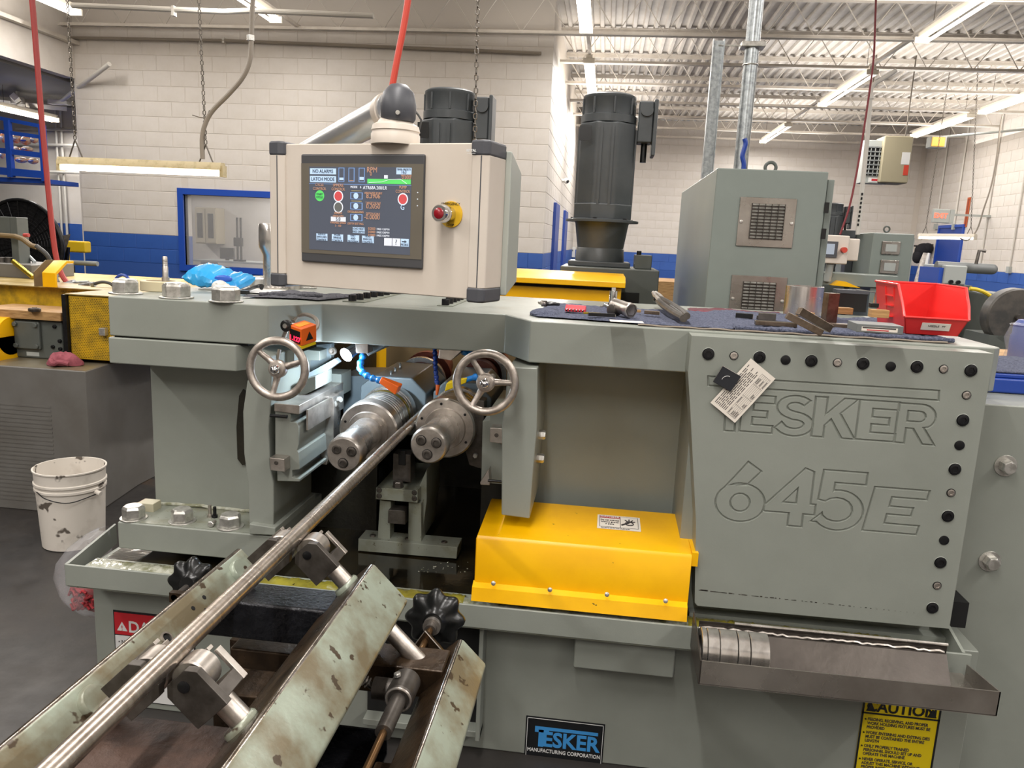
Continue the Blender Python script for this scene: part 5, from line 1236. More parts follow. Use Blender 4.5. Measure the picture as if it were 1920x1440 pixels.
pk = root('wooden_plank', (x1, GY, z0), 'wooden plank lying on the gearbox at left', 'plank')
obj('board', MB().box(x0, x1 + .05, GY - .03, GY + .25, z0 - .01, z0 + .035), WOODL, pk, bevel=.002); obj('dark_end', MB().box(x1 + .05, x1 + .052, GY - .028, GY + .248, z0 - .008, z0 + .033), WOOD, pk)
q = at(65, 584, Z=z0 + .035)
ds = root('round_disc', tuple(q), 'small grey disc on the wooden plank', 'disc'); obj('disc', MB().lathe([(.028, 0), (.030, .004), (.030, .014), (.026, .018), (.015, .018)], (q.x, min(q.y, GY + .2), z0 + .035), (0, 0, 1), n=28), DSTEEL, ds); obj('hub', MB().cyl((q.x, min(q.y, GY + .2), z0 + .05), (q.x, min(q.y, GY + .2), z0 + .056), .012), DSTEEL, ds)
# perforated yellow guard: sheet with flat dark diamonds painted for the shaded holes
x0, x1, z0, z1 = ortho(128, 572, 206, 664, 3.72); z1 = 1.115; z0 = NZ + .02
pgd = root('perforated_guard', (x0, 3.9, NZ), 'yellow perforated sheet guard with stained flat top on the neighbouring machine', 'guard')
obj('guard_shell', MB().box(-4.2, x1 + .25, 3.72 if False else 4.08, 5.2, NZ + .001, z1), YELD, pgd, bevel=.006)
obj('guard_box', MB().box(x0, x1 + .25, 3.72, 4.3, z0, z1 - .004), YELD, pgd, bevel=.006)
obj('guard_top', MB().prism([(-4.2, 4.02), (x0 - .01, 4.02), (x0 - .01, 3.71), (x1 + .26, 3.71), (x1 + .26, 5.2), (-4.2, 5.2)], 'z', z1, z1 + .005), mat('guard_top_stained', 'b09a62', .35, 0, '8a7440', 9, bump=.1), pgd)
obj('edge_strip', MB().box(x0 - .022, x0, 3.70, 4.05, z0 - .01, z1), BLKM, pgd)
pf = MB(); k = 0; z = z0 + .012
while z < z1 - .01:
    x = x0 + .008 + (.0042 if k % 2 else 0)
    while x < x1 + .03:
        pf.add([(x - .0026, 3.7194, z), (x, 3.7194, z - .0032), (x + .0026, 3.7194, z), (x, 3.7194, z + .0032)], [(0, 1, 2, 3)]); x += .0098
    z += .0088; k += 1
obj('perforations', pf, SHADEBLK, pgd, flat=True, fix=False)['kind'] = 'stuff'
pf = MB()
for k in range(3):
    for i in range(30): x = x0 - .30 + i * .0098 + (.005 if k % 2 else 0); z = z1 - .02 - k * .011; pf.add([(x - .003, 4.0792, z), (x, 4.0792, z - .0035), (x + .003, 4.0792, z), (x, 4.0792, z + .0035)], [(0, 1, 2, 3)])
obj('perforations', pf, SHADEBLK, pgd, flat=True, fix=False)['kind'] = 'stuff'
q = at(192, 622, Y=3.7); obj('latch', MB().box(q.x - .015, q.x + .02, 3.69, 3.72, q.z - .02, q.z + .02), ZINC, pgd, bevel=.003)
# yellow bent bracket on top
x0, x1, zA, zB = ortho(64, 525, 100, 560, 4.0)
yb = root('yellow_bracket', (x0, 4.0, z1), 'bent yellow bracket standing on the perforated guard', 'bracket')
obj('bracket', MB().prism([(4.0, 1.12), (4.0, 1.20), (4.10, 1.265), (4.16, 1.265), (4.16, 1.25), (4.105, 1.25), (4.015, 1.19), (4.015, 1.12)], 'x', x0 + .05, x1 + .02), YEL, yb, bevel=.002)
obj('bracket_side', MB().prism([(4.0, 1.12), (4.0, 1.20), (4.10, 1.265), (4.16, 1.265), (4.16, 1.12)], 'x', x0 - .002, x0 + .004), KHK, yb)
hf = root('yellow_half_guard', tuple(at(10, 680, Y=3.7)), 'small curved yellow guard at the left frame edge', 'guard')
x0, x1, z0_, z1_ = ortho(-20, 637, 20, 680, 3.7)
obj('guard', MB().lathe([(.0, 0), (.10, 0), (.10, .10), (.0, .10)], (x1 - .10, 3.72, NZ + .12), (1, 0, 0), n=28), YEL, hf); obj('guard_leg', MB().box(x1 - .1, x1, 3.62, 3.82, NZ, NZ + .12), YEL, hf)
# grey pump frame with hoses
x0, x1, z0_, z1_ = ortho(-80, 402, 40, 540, 4.6)
pf_ = root('pump_frame', (x1, 4.6, 1.1), 'dark grey pump frame with hydraulic fittings at the left frame edge', 'pump')
obj('frame_plate', MB().box(x0 - .2, x1 - .05, 4.6, 4.64, z1_ - .13, z1_), GEAR, pf_, bevel=.004)
obj('frame_post', MB().box(x1 - .05, x1, 4.6, 4.7, 1.12, z1_), GEAR, pf_, bevel=.004)
x2, x3, za, zb = ortho(-40, 527, 62, 558, 4.5); obj('frame_sill', MB().box(x0 - .3, x3, 4.5, 4.9, 1.12, 1.12 + (zb - za)), NEIGH, pf_, bevel=.004)
for i, (u, w__) in enumerate(((5, .03), (18, .025))):
    q = at(u, 500, Y=4.62); obj('pump_cylinder', MB().lathe([(w__, -.1), (w__, -.04), (w__ * 1.3, -.03), (w__ * 1.3, 0), (w__, .01), (w__, .06)], (q.x, 4.62, q.z), (0, 0, 1), n=16), DSTEEL, pf_)
obj('fitting', MB().tube([at(u, v, Y=4.55) for u, v in ((0, 441), (28, 443), (42, 448), (58, 460), (68, 463))], .016, n=10), KHK, pf_)
obj('fitting', MB().cyl(at(25, 490, Y=4.5), at(62, 520, Y=4.45), .015), BRASS, pf_)
obj('elbow', MB().tube([at(u, v, Y=4.7) for u, v in ((42, 482), (56, 482), (64, 490), (64, 500))], .012, n=10), GALV, pf_); obj('elbow_pipe', MB().cyl(at(64, 500, Y=4.7), at(60, 540, Y=4.7), .013), GALV, pf_)
obj('valve_handle', MB().cyl(at(45, 441, Y=4.5), at(54, 441, Y=4.5), .012), REDH, pf_)
bh = root('black_hose', tuple(at(110, 540, Y=4.3)), 'black hydraulic hose arching from the pump frame down to the guard top', 'hose')
obj('hose', MB().tube(spline([at(u, v, Y=y) for u, v, y in ((68, 461, 4.5), (88, 478, 4.5), (98, 500, 4.5), (106, 525, 4.4), (116, 541, 4.3), (135, 541, 4.25), (160, 536, 4.25))], 6), .014, n=10), RUBBER, bh)
obj('hose_end', MB().cyl(at(150, 538, Y=4.25), at(172, 534, Y=4.25), .018), GALV, bh)
for i, (pts, lb, mt) in enumerate(((((172, 534), (190, 529), (205, 531), (215, 536), (240, 534)), 'dark braided hose lying behind the leftmost beam bolt', RUBBER), (((216, 535), (218, 522), (228, 516), (238, 519), (245, 530)), 'blue and black beaded cable looped behind the leftmost beam bolt', COOLBD))):
    hh = root('braided_hose', tuple(at(*pts[0], Y=4.2)), lb, 'hose'); obj('hose', MB().tube(spline([at(u, v, Y=4.2) for u, v in pts], 5), .009, n=8), mt, hh)
    obj('coupling', MB().cyl(at(*pts[0], Y=4.2), at(pts[0][0] + 6, pts[0][1] - 1, Y=4.2), .014), GALV, hh)
ft = root('pipe_fittings', tuple(at(150, 535, Y=4.4)), 'cluster of silver pipe fittings lying on the guard top', 'fittings')
for u0, u1, v in ((118, 140, 532), (140, 166, 530), (160, 175, 532), (100, 125, 536), (178, 205, 540)): obj('fitting', MB().cyl(at(u0, v + 1, Y=4.35), at(u1, v, Y=4.35), .012, n=12), GALV, ft)
# red hose and rag
rh = root('red_hose', tuple(at(120, 540, Y=4.4)), 'red air hose hanging from the ceiling down to the pipe fittings at left', 'hose')
obj('hose', MB().tube(spline([at(u, v, Y=4.4) for u, v in ((56, -40), (62, 20), (70, 120), (78, 220), (88, 330), (98, 430), (106, 485), (116, 515), (128, 533))], 6), .016, n=10), REDH, rh); obj('hose_coupling', MB().cyl(at(126, 533, Y=4.4), at(140, 530, Y=4.4), .02), GALV, rh)
rh2 = root('red_orange_hose', tuple(at(735, 165, Y=2.6)), 'red-orange hose hanging from the ceiling behind the control panel', 'hose')
obj('hose', MB().tube(spline([at(u, v, Y=2.6) for u, v in ((772, -60), (765, 0), (756, 55), (745, 110), (735, 165), (728, 215), (722, 270), (718, 330))], 5), .011, n=10), REDO, rh2)
rh3 = root('far_red_hose', tuple(at(1590, 420, Y=7.2)), 'thin dark red hose hanging beside the bent white conduit', 'hose')
obj('hose', MB().tube(spline([at(u, v, Y=7.2) for u, v in ((1646, -110), (1641, 40), (1638, 110), (1629, 180), (1617, 260), (1605, 330), (1592, 390), (1575, 440))], 5), .009, n=8), mat('hose_dark_red', '7c2a30', .5), rh3)
ch_ = root('crane_chain', tuple(at(893, 250, Y=2.9)), 'rusty load chain hanging from the top, passing behind the control panel', 'chain'); chain(at(897, -60, Y=2.9), at(889, 330, Y=2.9), ch_, link=.03, r=.0026); obj('chain_end', MB().cyl(at(889, 330, Y=2.9), at(889, 345, Y=2.9), .01), MESHM, ch_)
# drum fan
fc = at(40, 460, Y=7.6); 
fn = root('drum_fan', (fc.x, 7.6, 0), 'large dark drum fan with wire grille behind the neighbouring machine', 'fan'); ORG[fn.name] = (fc.x, 7.6, 0)
FR = .47
obj('drum', MB().torus(fc, (0, 1, 0), FR, .02, n=48, k=8).lathe([(FR, 0), (FR, .04)], fc, (0, 1, 0), n=48), BLKM, fn, fix=False)
gr = MB()
for k in range(1, 14): gr.torus(fc, (0, 1, 0), FR * k / 14, .0035, n=40, k=5)
for k in range(24): a = k * PI / 12; gr.cyl(fc + Vector((math.cos(a) * .05, -.01, math.sin(a) * .05)), fc + Vector((math.cos(a) * FR, -.01, math.sin(a) * FR)), .004, n=5)
obj('wire_grille', gr, BLKM, fn, fix=False)['kind'] = 'stuff'
for k in range(5):
    a = k * 2 * PI / 5; u_ = Vector((math.cos(a), 0, math.sin(a))); p_ = Vector((-math.sin(a), 0, math.cos(a)))
    bl_ = MB().add([fc + u_ * .06 + p_ * -.03 + Vector((0, .1, 0)), fc + u_ * FR * .9 + p_ * -.1 + Vector((0, .08, 0)), fc + u_ * FR * .9 + p_ * .14 + Vector((0, .2, 0)), fc + u_ * .06 + p_ * .05 + Vector((0, .16, 0))], [(0, 1, 2, 3)])
    obj('fan_blade', bl_, DSTEEL, fn, fix=False)
obj('fan_motor', MB().cyl(fc + Vector((0, .05, 0)), fc + Vector((0, .3, 0)), .09), BLKM, fn); obj('fan_back', MB().prism([(fc.x - .44, fc.z), (fc.x + .44, fc.z), (fc.x + .36, .72), (fc.x - .36, .72)], 'y', 7.73, 7.76), BLKM, fn)
for s in (-.35, .35): obj('leg', MB().box(fc.x + s - .03, fc.x + s + .03, 7.6, 7.9, 0, fc.z - .2), BLKM, fn)
# yellow steel racks behind the fan
ys = root('yellow_rack', tuple(at(120, 500, Y=9)), 'yellow steel rack with a curved rail, left of the blue wall', 'rack')
YR = mat('rack_yellow', 'd9b424', .4)
q = at(117, 500, Y=9); q2 = at(150, 500, Y=9)
ORG[ys.name] = (q.x, 9, 0); ys.location = (q.x, 9, 0)
obj('rack_post', MB().box(q.x - .03, q.x + .05, 9, 9.08, 0, at(117, 460, Y=9).z), YR, ys)
for v, h in ((462, .14), (520, .05), (532, .04)):
    z = at(130, v, Y=9).z; obj('rack_rail', MB().box(q.x, q2.x + .1, 8.98, 9.1, z - h / 2, z + h / 2), YR, ys, bevel=.02 if h > .1 else 0)
z = at(130, 492, Y=9.2).z; obj('rack_tube', MB().cyl((q.x - .1, 9.2, z), (q2.x + .1, 9.2, z), .03), LGREY, ys)
obj('rack_brace', MB().prism([(q.x - .02, at(110, 545, Y=9).z), (q.x + .1, at(110, 545, Y=9).z), (q.x + .02, at(110, 480, Y=9).z), (q.x - .06, at(110, 480, Y=9).z)], 'y', 9.0, 9.04), YR, ys)
# blue mezzanine rail with snack bags
rl = root('mezzanine_rail', tuple(at(40, 300, Y=10.2)), 'blue steel mezzanine railing in the upper left', 'railing')
RY = 10.2
def rbar(u0, v0, u1, v1, w_): 
    a, b = at(u0, v0, Y=RY), at(u1, v1, Y=RY); return obj('rail_bar', MB().cyl(a, b, w_, n=4, rot=PI / 4), BLUEP, rl, flat=True)
rbar(-60, 210, 84, 238, .035); rbar(-60, 238, 84, 258, .035); rbar(-60, 275, 84, 292, .05); rbar(-60, 315, 84, 328, .07)
for u, v0, v1, w_ in ((14, 225, 332, .05), (79, 238, 340, .05)): a = at(u, v0, Y=RY - .02); b = at(u, v1, Y=RY - .02); obj('rail_post', MB().cyl((a.x, RY - .02, a.z), (a.x, RY - .02, b.z), w_, n=4, rot=PI / 4), BLUEP, rl, flat=True)
a = at(0, 332, Y=RY); obj('mezzanine_floor', MB().box(a.x - 3, at(84, 332, Y=RY).x, RY, 10.9, a.z - .06, a.z), BLUEP, rl)
for k, (u, v, w_, h_) in enumerate(((30, 260, 20, 18), (48, 264, 24, 16), (64, 262, 16, 14), (40, 300, 26, 12), (62, 302, 22, 12), (6, 258, 12, 20), (4, 290, 12, 16), (50, 280, 26, 10), (30, 280, 18, 10))):
    q = at(u, v, Y=10.5); s = 10.5 / F
    LB_ = ['orange snack bag at the back left corner of the railing opening', 'largest orange snack bag, upper middle between the blue posts', 'small orange snack bag beside the right blue post, upper row', 'orange snack bag low between the blue posts, left one', 'orange snack bag low beside the right blue post', 'orange snack bag at the left frame edge, upper one', 'orange snack bag at the left frame edge, lower one', 'orange snack bag in the middle of the pile between the blue posts', 'orange snack bag behind the pile, touching the left blue post']
    sb = root('snack_bag', tuple(q), LB_[k], 'bag', 'snack bags on the mezzanine')
    obj('bag', MB().ball(q, w_ * s * .5, n=14, sy=.6, sz=h_ / w_), SNACK, sb, fix=False)
    obj('bag_label', MB().ball(q + Vector((0, -.04, 0)), w_ * s * .26, n=10, sy=1.0, sz=.5 * h_ / w_), BLUEP if k % 3 == 1 else WHITES, sb, fix=False)
cfn = root('ceiling_fan', tuple(at(35, 190, Y=11.5)), 'white ceiling fan on a rod under the lower ceiling at upper left', 'fan')
q = at(34, 188, Y=11.5)
obj('rod', MB().cyl(q, (q.x, 11.5, 3.45), .025), CONDW, cfn); obj('hub', MB().cyl(q - Vector((0, 0, .06)), q + Vector((0, 0, .04)), .1), CONDW, cfn)
for k in range(4): a = k * PI / 2 + .6; obj('blade', MB().cyl(q + Vector((.1 * math.cos(a), .1 * math.sin(a), -.03)), q + Vector((.65 * math.cos(a), .65 * math.sin(a), -.03)), .06, n=4), CONDW, cfn)
# ================================================================== RIGHT BACKGROUND
R0 = 7.0
sm = root('far_machine', tuple(at(1620, 530, Y=7)), 'grey base frame of the second rolling machine in the right background', 'machine')
ORG[sm.name] = (at(1620, 530, Y=7).x, 7, 0); sm.location = ORG[sm.name]
a = at(1560, 512, Y=6.7); b = at(1660, 522, Y=6.7)
obj('frame_beam', MB().box(a.x - .3, b.x + .1, 6.7, 7.25, a.z - .1, a.z), ENCL, sm, bevel=.004); obj('frame_base', MB().box(a.x - .3, b.x + 1.0, 6.75, 7.25, 0, .8), GEAR, sm)
obj('frame_column', MB().box(b.x - .1, b.x + .08, 6.72, 7.25, .8, a.z - .1), ENCL, sm); obj('frame_column', MB().box(a.x - .3, a.x - .1, 6.72, 7.25, .8, a.z - .1), ENCL, sm)
q = at(1582, 531, Y=6.65); obj('yellow_cap', MB().prism([(q.x - .1, q.z - .02), (q.x + .12, q.z - .03), (q.x, q.z + .015), (q.x - .05, q.z + .02)], 'y', 6.6, 6.7), YEL, sm)
ep = root('operator_console', tuple(at(1560, 465, Y=6.6)), 'small white control panel of the second machine, right of the tall enclosure', 'console')
x0, x1, z0, z1 = ortho(1500, 438, 1588, 496, 6.6)
obj('panel', MB().box(x0, x1, 6.6, 6.7, z0, z1), CREAM, ep, bevel=.01); obj('panel_rear', MB().box(x1, x1 + .1, 6.66, 6.8, z0 + .03, z1 - .02), CREAM, ep, bevel=.01)
obj('bezel', MB().box(x0 + .02, x1 - .09, 6.59, 6.6, z0 + .05, z1 - .05), DGREY, ep); obj('display', MB().box(x0 + .05, x1 - .115, 6.585, 6.59, z0 + .075, z1 - .07), mat('far_display', '8d96a2', .3, emit=.4), ep)
obj('stop_button', MB().cyl((x1 - .045, 6.6, (z0 + z1) / 2 - .0), (x1 - .045, 6.55, (z0 + z1) / 2), .022), REDO, ep); obj('arm', MB().cyl(((x0 + x1) / 2 + .08, 6.65, z0), ((x0 + x1) / 2 + .08, 6.68, z0 - .14), .03), LGREY, ep)
sme = root('far_enclosure', tuple(at(1660, 535, Y=7)), 'smaller grey enclosure with two filter windows in the right background', 'cabinet')
x0, x1, z0, z1 = ortho(1638, 436, 1702, 536, 7.3)
ORG[sme.name] = (x0, 7.3, 0); sme.location = (x0, 7.3, 0)
obj('enclosure', MB().box(x0, x1, 7.3, 9.1, .7, z1), ENCL, sme, bevel=.01); obj('plinth', MB().box(x0, x1, 7.5, 9, 0, .7), GEAR, sme)
for i, (v0, v1) in enumerate(((452, 478), (487, 514))):
    xa, xb, za, zb = ortho(1655 - 3 * i, v0, 1686 - 3 * i, v1, 7.29); f_ = obj('filter_panel', MB().box(xa, xb, 7.285, 7.3, za, zb), SST, sme, bevel=.004); obj('filter_mesh', MB().box(xa + .03, xb - .03, 7.28, 7.285, za + .025, zb - .025), LGREY, f_)
obj('eye_bolt', MB().torus(((x0 + x1) / 2, 7.5, z1 + .04), (0, 1, 0), .025, .008, n=20, k=8), GEAR, sme); obj('door', MB().box(x1, x1 + .02, 7.34, 9, .8, z1 - .03), LGREY, sme)
mm = motor(at(1556, 430, Y=7.8).x, 7.8, 1.3, .72, 'small dark motor top behind the far control panel')
obj('motor_stand', MB().box(at(1556, 430, Y=7.8).x - .15, at(1556, 430, Y=7.8).x + .15, 7.65, 7.95, 0, 1.3), GEAR, mm)
mr = root('motor_beam', tuple(at(1590, 434, Y=7.8)), 'dark horizontal beam beside the small dark motor', 'beam'); a = at(1565, 431, Y=7.8); b = at(1602, 436, Y=7.8); obj('beam', MB().box(a.x, b.x, 7.75, 7.9, b.z - .05, a.z), MOTOR, mr); obj('beam_leg', MB().box(b.x - .06, b.x, 7.76, 7.88, .9, b.z - .04), MOTOR, mr)
wc = root('bent_conduit', tuple(at(1608, 430, Y=7.6)), 'bent white conduit rising from the far enclosure to the joists', 'conduit')
obj('conduit', MB().tube([at(u, v, Y=7.6) for u, v in ((1608, 440), (1612, 400), (1619, 330), (1625, 270), (1629, 220), (1632, 180), (1634, 165), (1641, 156), (1665, 142), (1680, 132))], .02, n=10), CONDW, wc)
obj('strap', MB().cyl(at(1632, 180, Y=7.6), at(1632, 186, Y=7.6), .028), CONDW, wc); ss_ = MB()
for k in range(8): q = at(1616.5 - k * 1.1, 364 + k * 8.2, Y=7.575); ss_.cbox(q, .014, .01, .022)
obj('strut_slots', ss_, SHADEBLK, wc, flat=True)['kind'] = 'stuff'
# hanging unit heater
HY = 13.0
ht = root('unit_heater', tuple(at(1660, 300, Y=HY)), 'khaki unit heater with dark louvred face hung near the far corner', 'heater')
x0, x1, z0, z1 = ortho(1622, 262, 1662, 345, HY); x2, _, z2, z3 = ortho(1661, 254, 1702, 344, HY - .1)
obj('case', MB().box(x0, x1, HY, HY + .2, z0, z1), LGREY, ht, bevel=.01); x3 = ortho(1661, 254, 1702, 344, HY - .1)[1]
obj('side_case', MB().box(x2 - .01, x3, HY - .1, HY + .3, z2, z3), KHAKI, ht, bevel=.02)
obj('grille_shade', MB().box(x0 + .02, x1 - .02, HY - .01, HY, z0 + .12, z1 - .1), SHADEBLK, ht)  # black sheet for the shade behind the louvres
for i in range(7): z = z0 + .14 + (z1 - z0 - .26) * i / 6; obj('louvre', MB().box(x0 + .02, x1 - .02, HY - .03, HY - .01, z, z + .02), GALV, ht)
for i in range(6): x = x0 + .04 + (x1 - x0 - .08) * i / 5; obj('fin', MB().box(x - .006, x + .006, HY - .025, HY - .012, z0 + .12, z1 - .1), LGREY, ht)
obj('label', MB().box(x3 - .14, x3 - .02, HY - .105, HY - .1, z2 + .28, z2 + .46), WHITES, ht); obj('label', MB().box(x3 - .09, x3 - .02, HY - .105, HY - .1, z2 + .12, z2 + .27), REDO, ht)
obj('maker_label', MB().box(x0 + .12, x1 - .02, HY - .004, HY, z0 + .02, z0 + .09), WHITES, ht); obj('maker_stripe', MB().box(x0 + .17, x1 - .05, HY - .008, HY - .004, z0 + .04, z0 + .07), REDS, ht)
for x in (x0 + .05, x3 - .05): obj('hanger_rod', MB().cyl((x, HY + .12, z1 - .02), (x, HY + .12, DECK), .01, n=6), MESHM, ht)
# right wall fittings
def onwall(u, v): return at(u, v, X=WX)
xs = root('exit_sign', tuple(at(1762, 405, Y=16)), 'white exit sign with red letters above the blue door', 'sign')
q = at(1769, 405, Y=16.2)
obj('sign_box', MB().box(q.x - .19, q.x + .12, 16.2, 16.28, q.z - .13, q.z + .13), LGREY, xs, bevel=.01); text('EXIT', .13, EXITR, xs, (q.x - .05, 16.195, q.z), sx=.95, off=.004, name='sign_text')
obj('sign_side', MB().box(q.x + .12, q.x + .2, 16.2, 16.5, q.z - .13, q.z + .13), LGREY, xs); obj('sign_arm', MB().box(q.x + .1, WX, 16.35, 16.4, q.z + .02, q.z + .06), LGREY, xs)
el = root('emergency_light', tuple(onwall(1765, 268)), 'amber glowing wall light box high on the right wall', 'light')
q = at(1760, 266, Y=15.0)
obj('housing', MB().box(q.x - .14, q.x + .14, 15, 15.2, q.z - .1, q.z + .1), LGREY, el, bevel=.02); obj('lens', MB().box(q.x - .12, q.x + .10, 14.98, 15, q.z - .08, q.z + .08), AMBER, el, bevel=.02)
obj('bracket', MB().cyl((q.x + .1, 15.1, q.z + .1), (WX, 15.1, q.z + .3), .02), LGREY, el)
for lb, pts in (('thin conduit on the right wall running down beside the door', ((1790, 260), (1758, 420))), ('thin conduit from the wall down to the wall switches', ((1862, 236), (1840, 498))), ('thin conduit at the right edge of the wall', ((1918, 350), (1896, 500))), ('tall conduit on the right wall left of the lamp cable', ((1808, 230), (1792, 420)))):
    a = onwall(*pts[0]); b = onwall(*pts[1]); cc = root('wall_conduit', tuple(b), lb, 'conduit'); y = (a.y + b.y) / 2
    obj('conduit', MB().cyl((WX - .03, b.y, b.z), (WX - .03, b.y, 4.4), .018, n=8), CONDW, cc); obj('outlet', MB().box(WX - .06, WX, b.y - .05, b.y + .05, b.z - .12, b.z), LGREY, cc)
os_ = root('orange_strip_sign', tuple(onwall(1818, 400)), 'vertical orange strip sign on the right wall', 'sign'); q = onwall(1815, 398); obj('strip', MB().box(WX - .02, WX - .012, q.y - .07, q.y + .07, q.z - .3, q.z + .3), mat('strip_orange', 'b65a30', .5), os_); obj('strip_print', MB().box(WX - .024, WX - .02, q.y - .03, q.y + .03, q.z - .27, q.z + .27), mat('strip_dark', '8c3d24', .5), os_)
ct = root('hanging_coat', tuple(at(1732, 475, Y=15)), 'black coat hanging on the right wall beside the door', 'coat')
q = at(1731, 470, X=7.2)
cm = MB().ball(q, .19, n=18, sx=1, sy=.6, sz=.9).ball(q + Vector((-.1, 0, -.14)), .12, n=14, sz=1.3).ball(q + Vector((.08, 0, .05)), .13, n=14)
obj('coat', cm, mat('coat_black', '17171b', .9, bump=.8, bscale=14), ct, fix=False); obj('hook', MB().cyl(q + Vector((0, 0, .12)), q + Vector((1.4 if False else .3, 0, .15)), .02), DSTEEL, ct)
obj('peg', MB().cyl(q + Vector((-.35, 0, .1)), q + Vector((.2, 0, .1)), .02), DSTEEL, ct)
wr = root('white_rag', tuple(at(1730, 505, Y=10)), 'white rag hanging below the black coat', 'rag')
a = [at(u, v, Y=q.y - .55) for u, v in ((1735, 474), (1731, 490), (1728, 510), (1725, 530), (1722, 600), (1720, 640))]
obj('rag', MB().tube(a, .1, n=9, radii=[.04, .07, .10, .13, .14, .13]), mat('rag_white', 'cfc8c0', .9, 0, '9a948c', 12, bump=1, bscale=30), wr, ang=80); obj('rag_fold', MB().tube([p + Vector((.06, -.05, 0)) for p in a[:3]], .05, n=7, radii=[.03, .05, .07]), WHITES, wr)
lt = root('grey_lathe', tuple(at(1790, 520, Y=6)), 'grey machine head with long rounded cover behind the red bin', 'machine')
LY = 6.0
ORG[lt.name] = (at(1790, 520, Y=LY).x, LY, 0); lt.location = ORG[lt.name]
x0, x1, z0, z1 = ortho(1773, 497, 1810, 535, LY); obj('head', MB().box(x0, x1, LY, LY + .4, z0, z1), LGREY, lt, bevel=.01); obj('head_side', MB().box(x0 - .03, x0, LY + .02, LY + .38, z0 - .03, z1 - .02), BLUEP, lt)
for dx in (.05, .1): obj('knob', MB().cyl((x0 + dx, LY - .02, z0 + .02), (x0 + dx, LY, z0 + .02), .014), BLKM, lt)
a = at(1755, 499, Y=LY + .1); b = at(1860, 505, Y=LY + .1); obj('rounded_cover', MB().cyl(a, b, .038, n=20).ball(b, .038, n=14), GREYM, lt, fix=False)
obj('column', MB().box(x0 - .02, x1 + .05, LY, LY + .4, 0, z0), GEAR, lt); obj('arm_bracket', MB().tube([at(u, v, Y=LY) for u, v in ((1830, 495), (1836, 470), (1848, 471))], .012, n=8), DSTEEL, lt)
obj('side_body', MB().box(x1 + .03, x1 + .25, LY - .3, LY + .3, .4, at(1820, 545, Y=LY).z), GEAR, lt, bevel=.02)
yh = root('yellow_hose', tuple(at(1840, 545, Y=5.5)), 'yellow hose arching over the dark wheel behind the red bin', 'hose'); obj('hose', MB().tube(spline([at(u, v, Y=5.5) for u, v in ((1818, 541), (1832, 543), (1848, 549), (1862, 560), (1872, 575))], 5), .013, n=8), mat('hose_yellow', 'd8bb2c', .4), yh); obj('hose_end', MB().cyl(at(1870, 572, Y=5.5), at(1874, 580, Y=5.5), .02), DSTEEL, yh)
gw = root('grinding_wheel', tuple(at(1890, 590, Y=5.2)), 'large dark grinding wheel guard at the right frame edge', 'wheel')
q = at(1902, 594, Y=5.2); ORG[gw.name] = (q.x, 5.2, 0); gw.location = ORG[gw.name]
obj('guard', MB().lathe([(.0, -.04), (.17, -.04), (.18, -.03), (.18, .06), (0, .06)], q, (0, 1, 0), n=48), mat('wheel_dark', '3c3b39', .45, 0, '55504a', 12), gw); obj('spindle_nut', MB().cyl(q - Vector((0, .07, 0)), q - Vector((0, .04, 0)), .02), DSTEEL, gw); obj('wheel_stand', MB().box(q.x - .15, q.x + .2, 5.16, 5.5, 0, q.z - .12), GEAR, gw)
obj('wheel_bed', MB().box(q.x - .5, q.x + .6, 5.0, 5.6, q.z - .32, q.z - .2), GEAR, gw)
for lb, u0, v0, u1, v1, Y, mt in (('blue plastic-wrapped drum at the right frame edge', 1893, 602, 1990, 690, 3.3, COOLBD),):
    x0, x1, z0, z1 = ortho(u0, v0, u1, v1, Y); bb = root('wrapped_drum', (x0, Y, z0), lb, 'drum')
    obj('drum', MB().lathe([(.085, 0), (.09, .01), (.09, .11), (.085, .12), (.085, z1 - z0 - .02), (.07, z1 - z0)], (x0 + .16, Y + .1, z0), (0, 0, 1), n=28), COOLBD, bb); obj('plastic_wrap', MB().lathe([(.11, -.0), (.098, .05), (.112, .10), (.096, .15), (.1, z1 - z0 - .02), (.03, z1 - z0 + .01)], (x0 + .16, Y + .1, z0), (0, 0, 1), n=20), CLEARP, bb)
    obj('drum_label', MB().box(x0 + .13, x0 + .18, Y + .003, Y + .008, z0 + .05, z0 + .09), WHITES, bb)
    bn = root('work_bench', (x0 + .3, Y, 0), 'wooden work bench behind the right end of the beam', 'bench'); obj('bench_top', MB().box(x0 - .12, x0 + 1.0, 3.12, 3.9, z0 - .05, z0), WOOD, bn, bevel=.004); obj('bench_leg', MB().box(x0 - .1, x0 - .04, 3.15, 3.2, 0, z0 - .05), BLUEP, bn); obj('bench_leg', MB().box(x0 + .9, x0 + .96, 3.15, 3.2, 0, z0 - .05), BLUEP, bn)
x0, x1, z0, z1 = ortho(1845, 733, 1990, 768, 2.45)
bt = root('blue_case', (x0 + .1, 2.5, 1.12), 'dark blue case lying on the right cabinet, behind the beam end', 'case'); obj('case_body', MB().box(1.06, 1.6, 2.4, 2.85, 1.121, 1.165), COOLBD, bt, bevel=.006); obj('case_lid', MB().box(1.06, 1.6, 2.41, 2.85, 1.165, 1.178), COOLBD, bt, bevel=.004)
tw_ = root('blue_cloth', (1.3, 2.6, 1.18), 'blue cloth spread on the dark blue case at right', 'cloth')
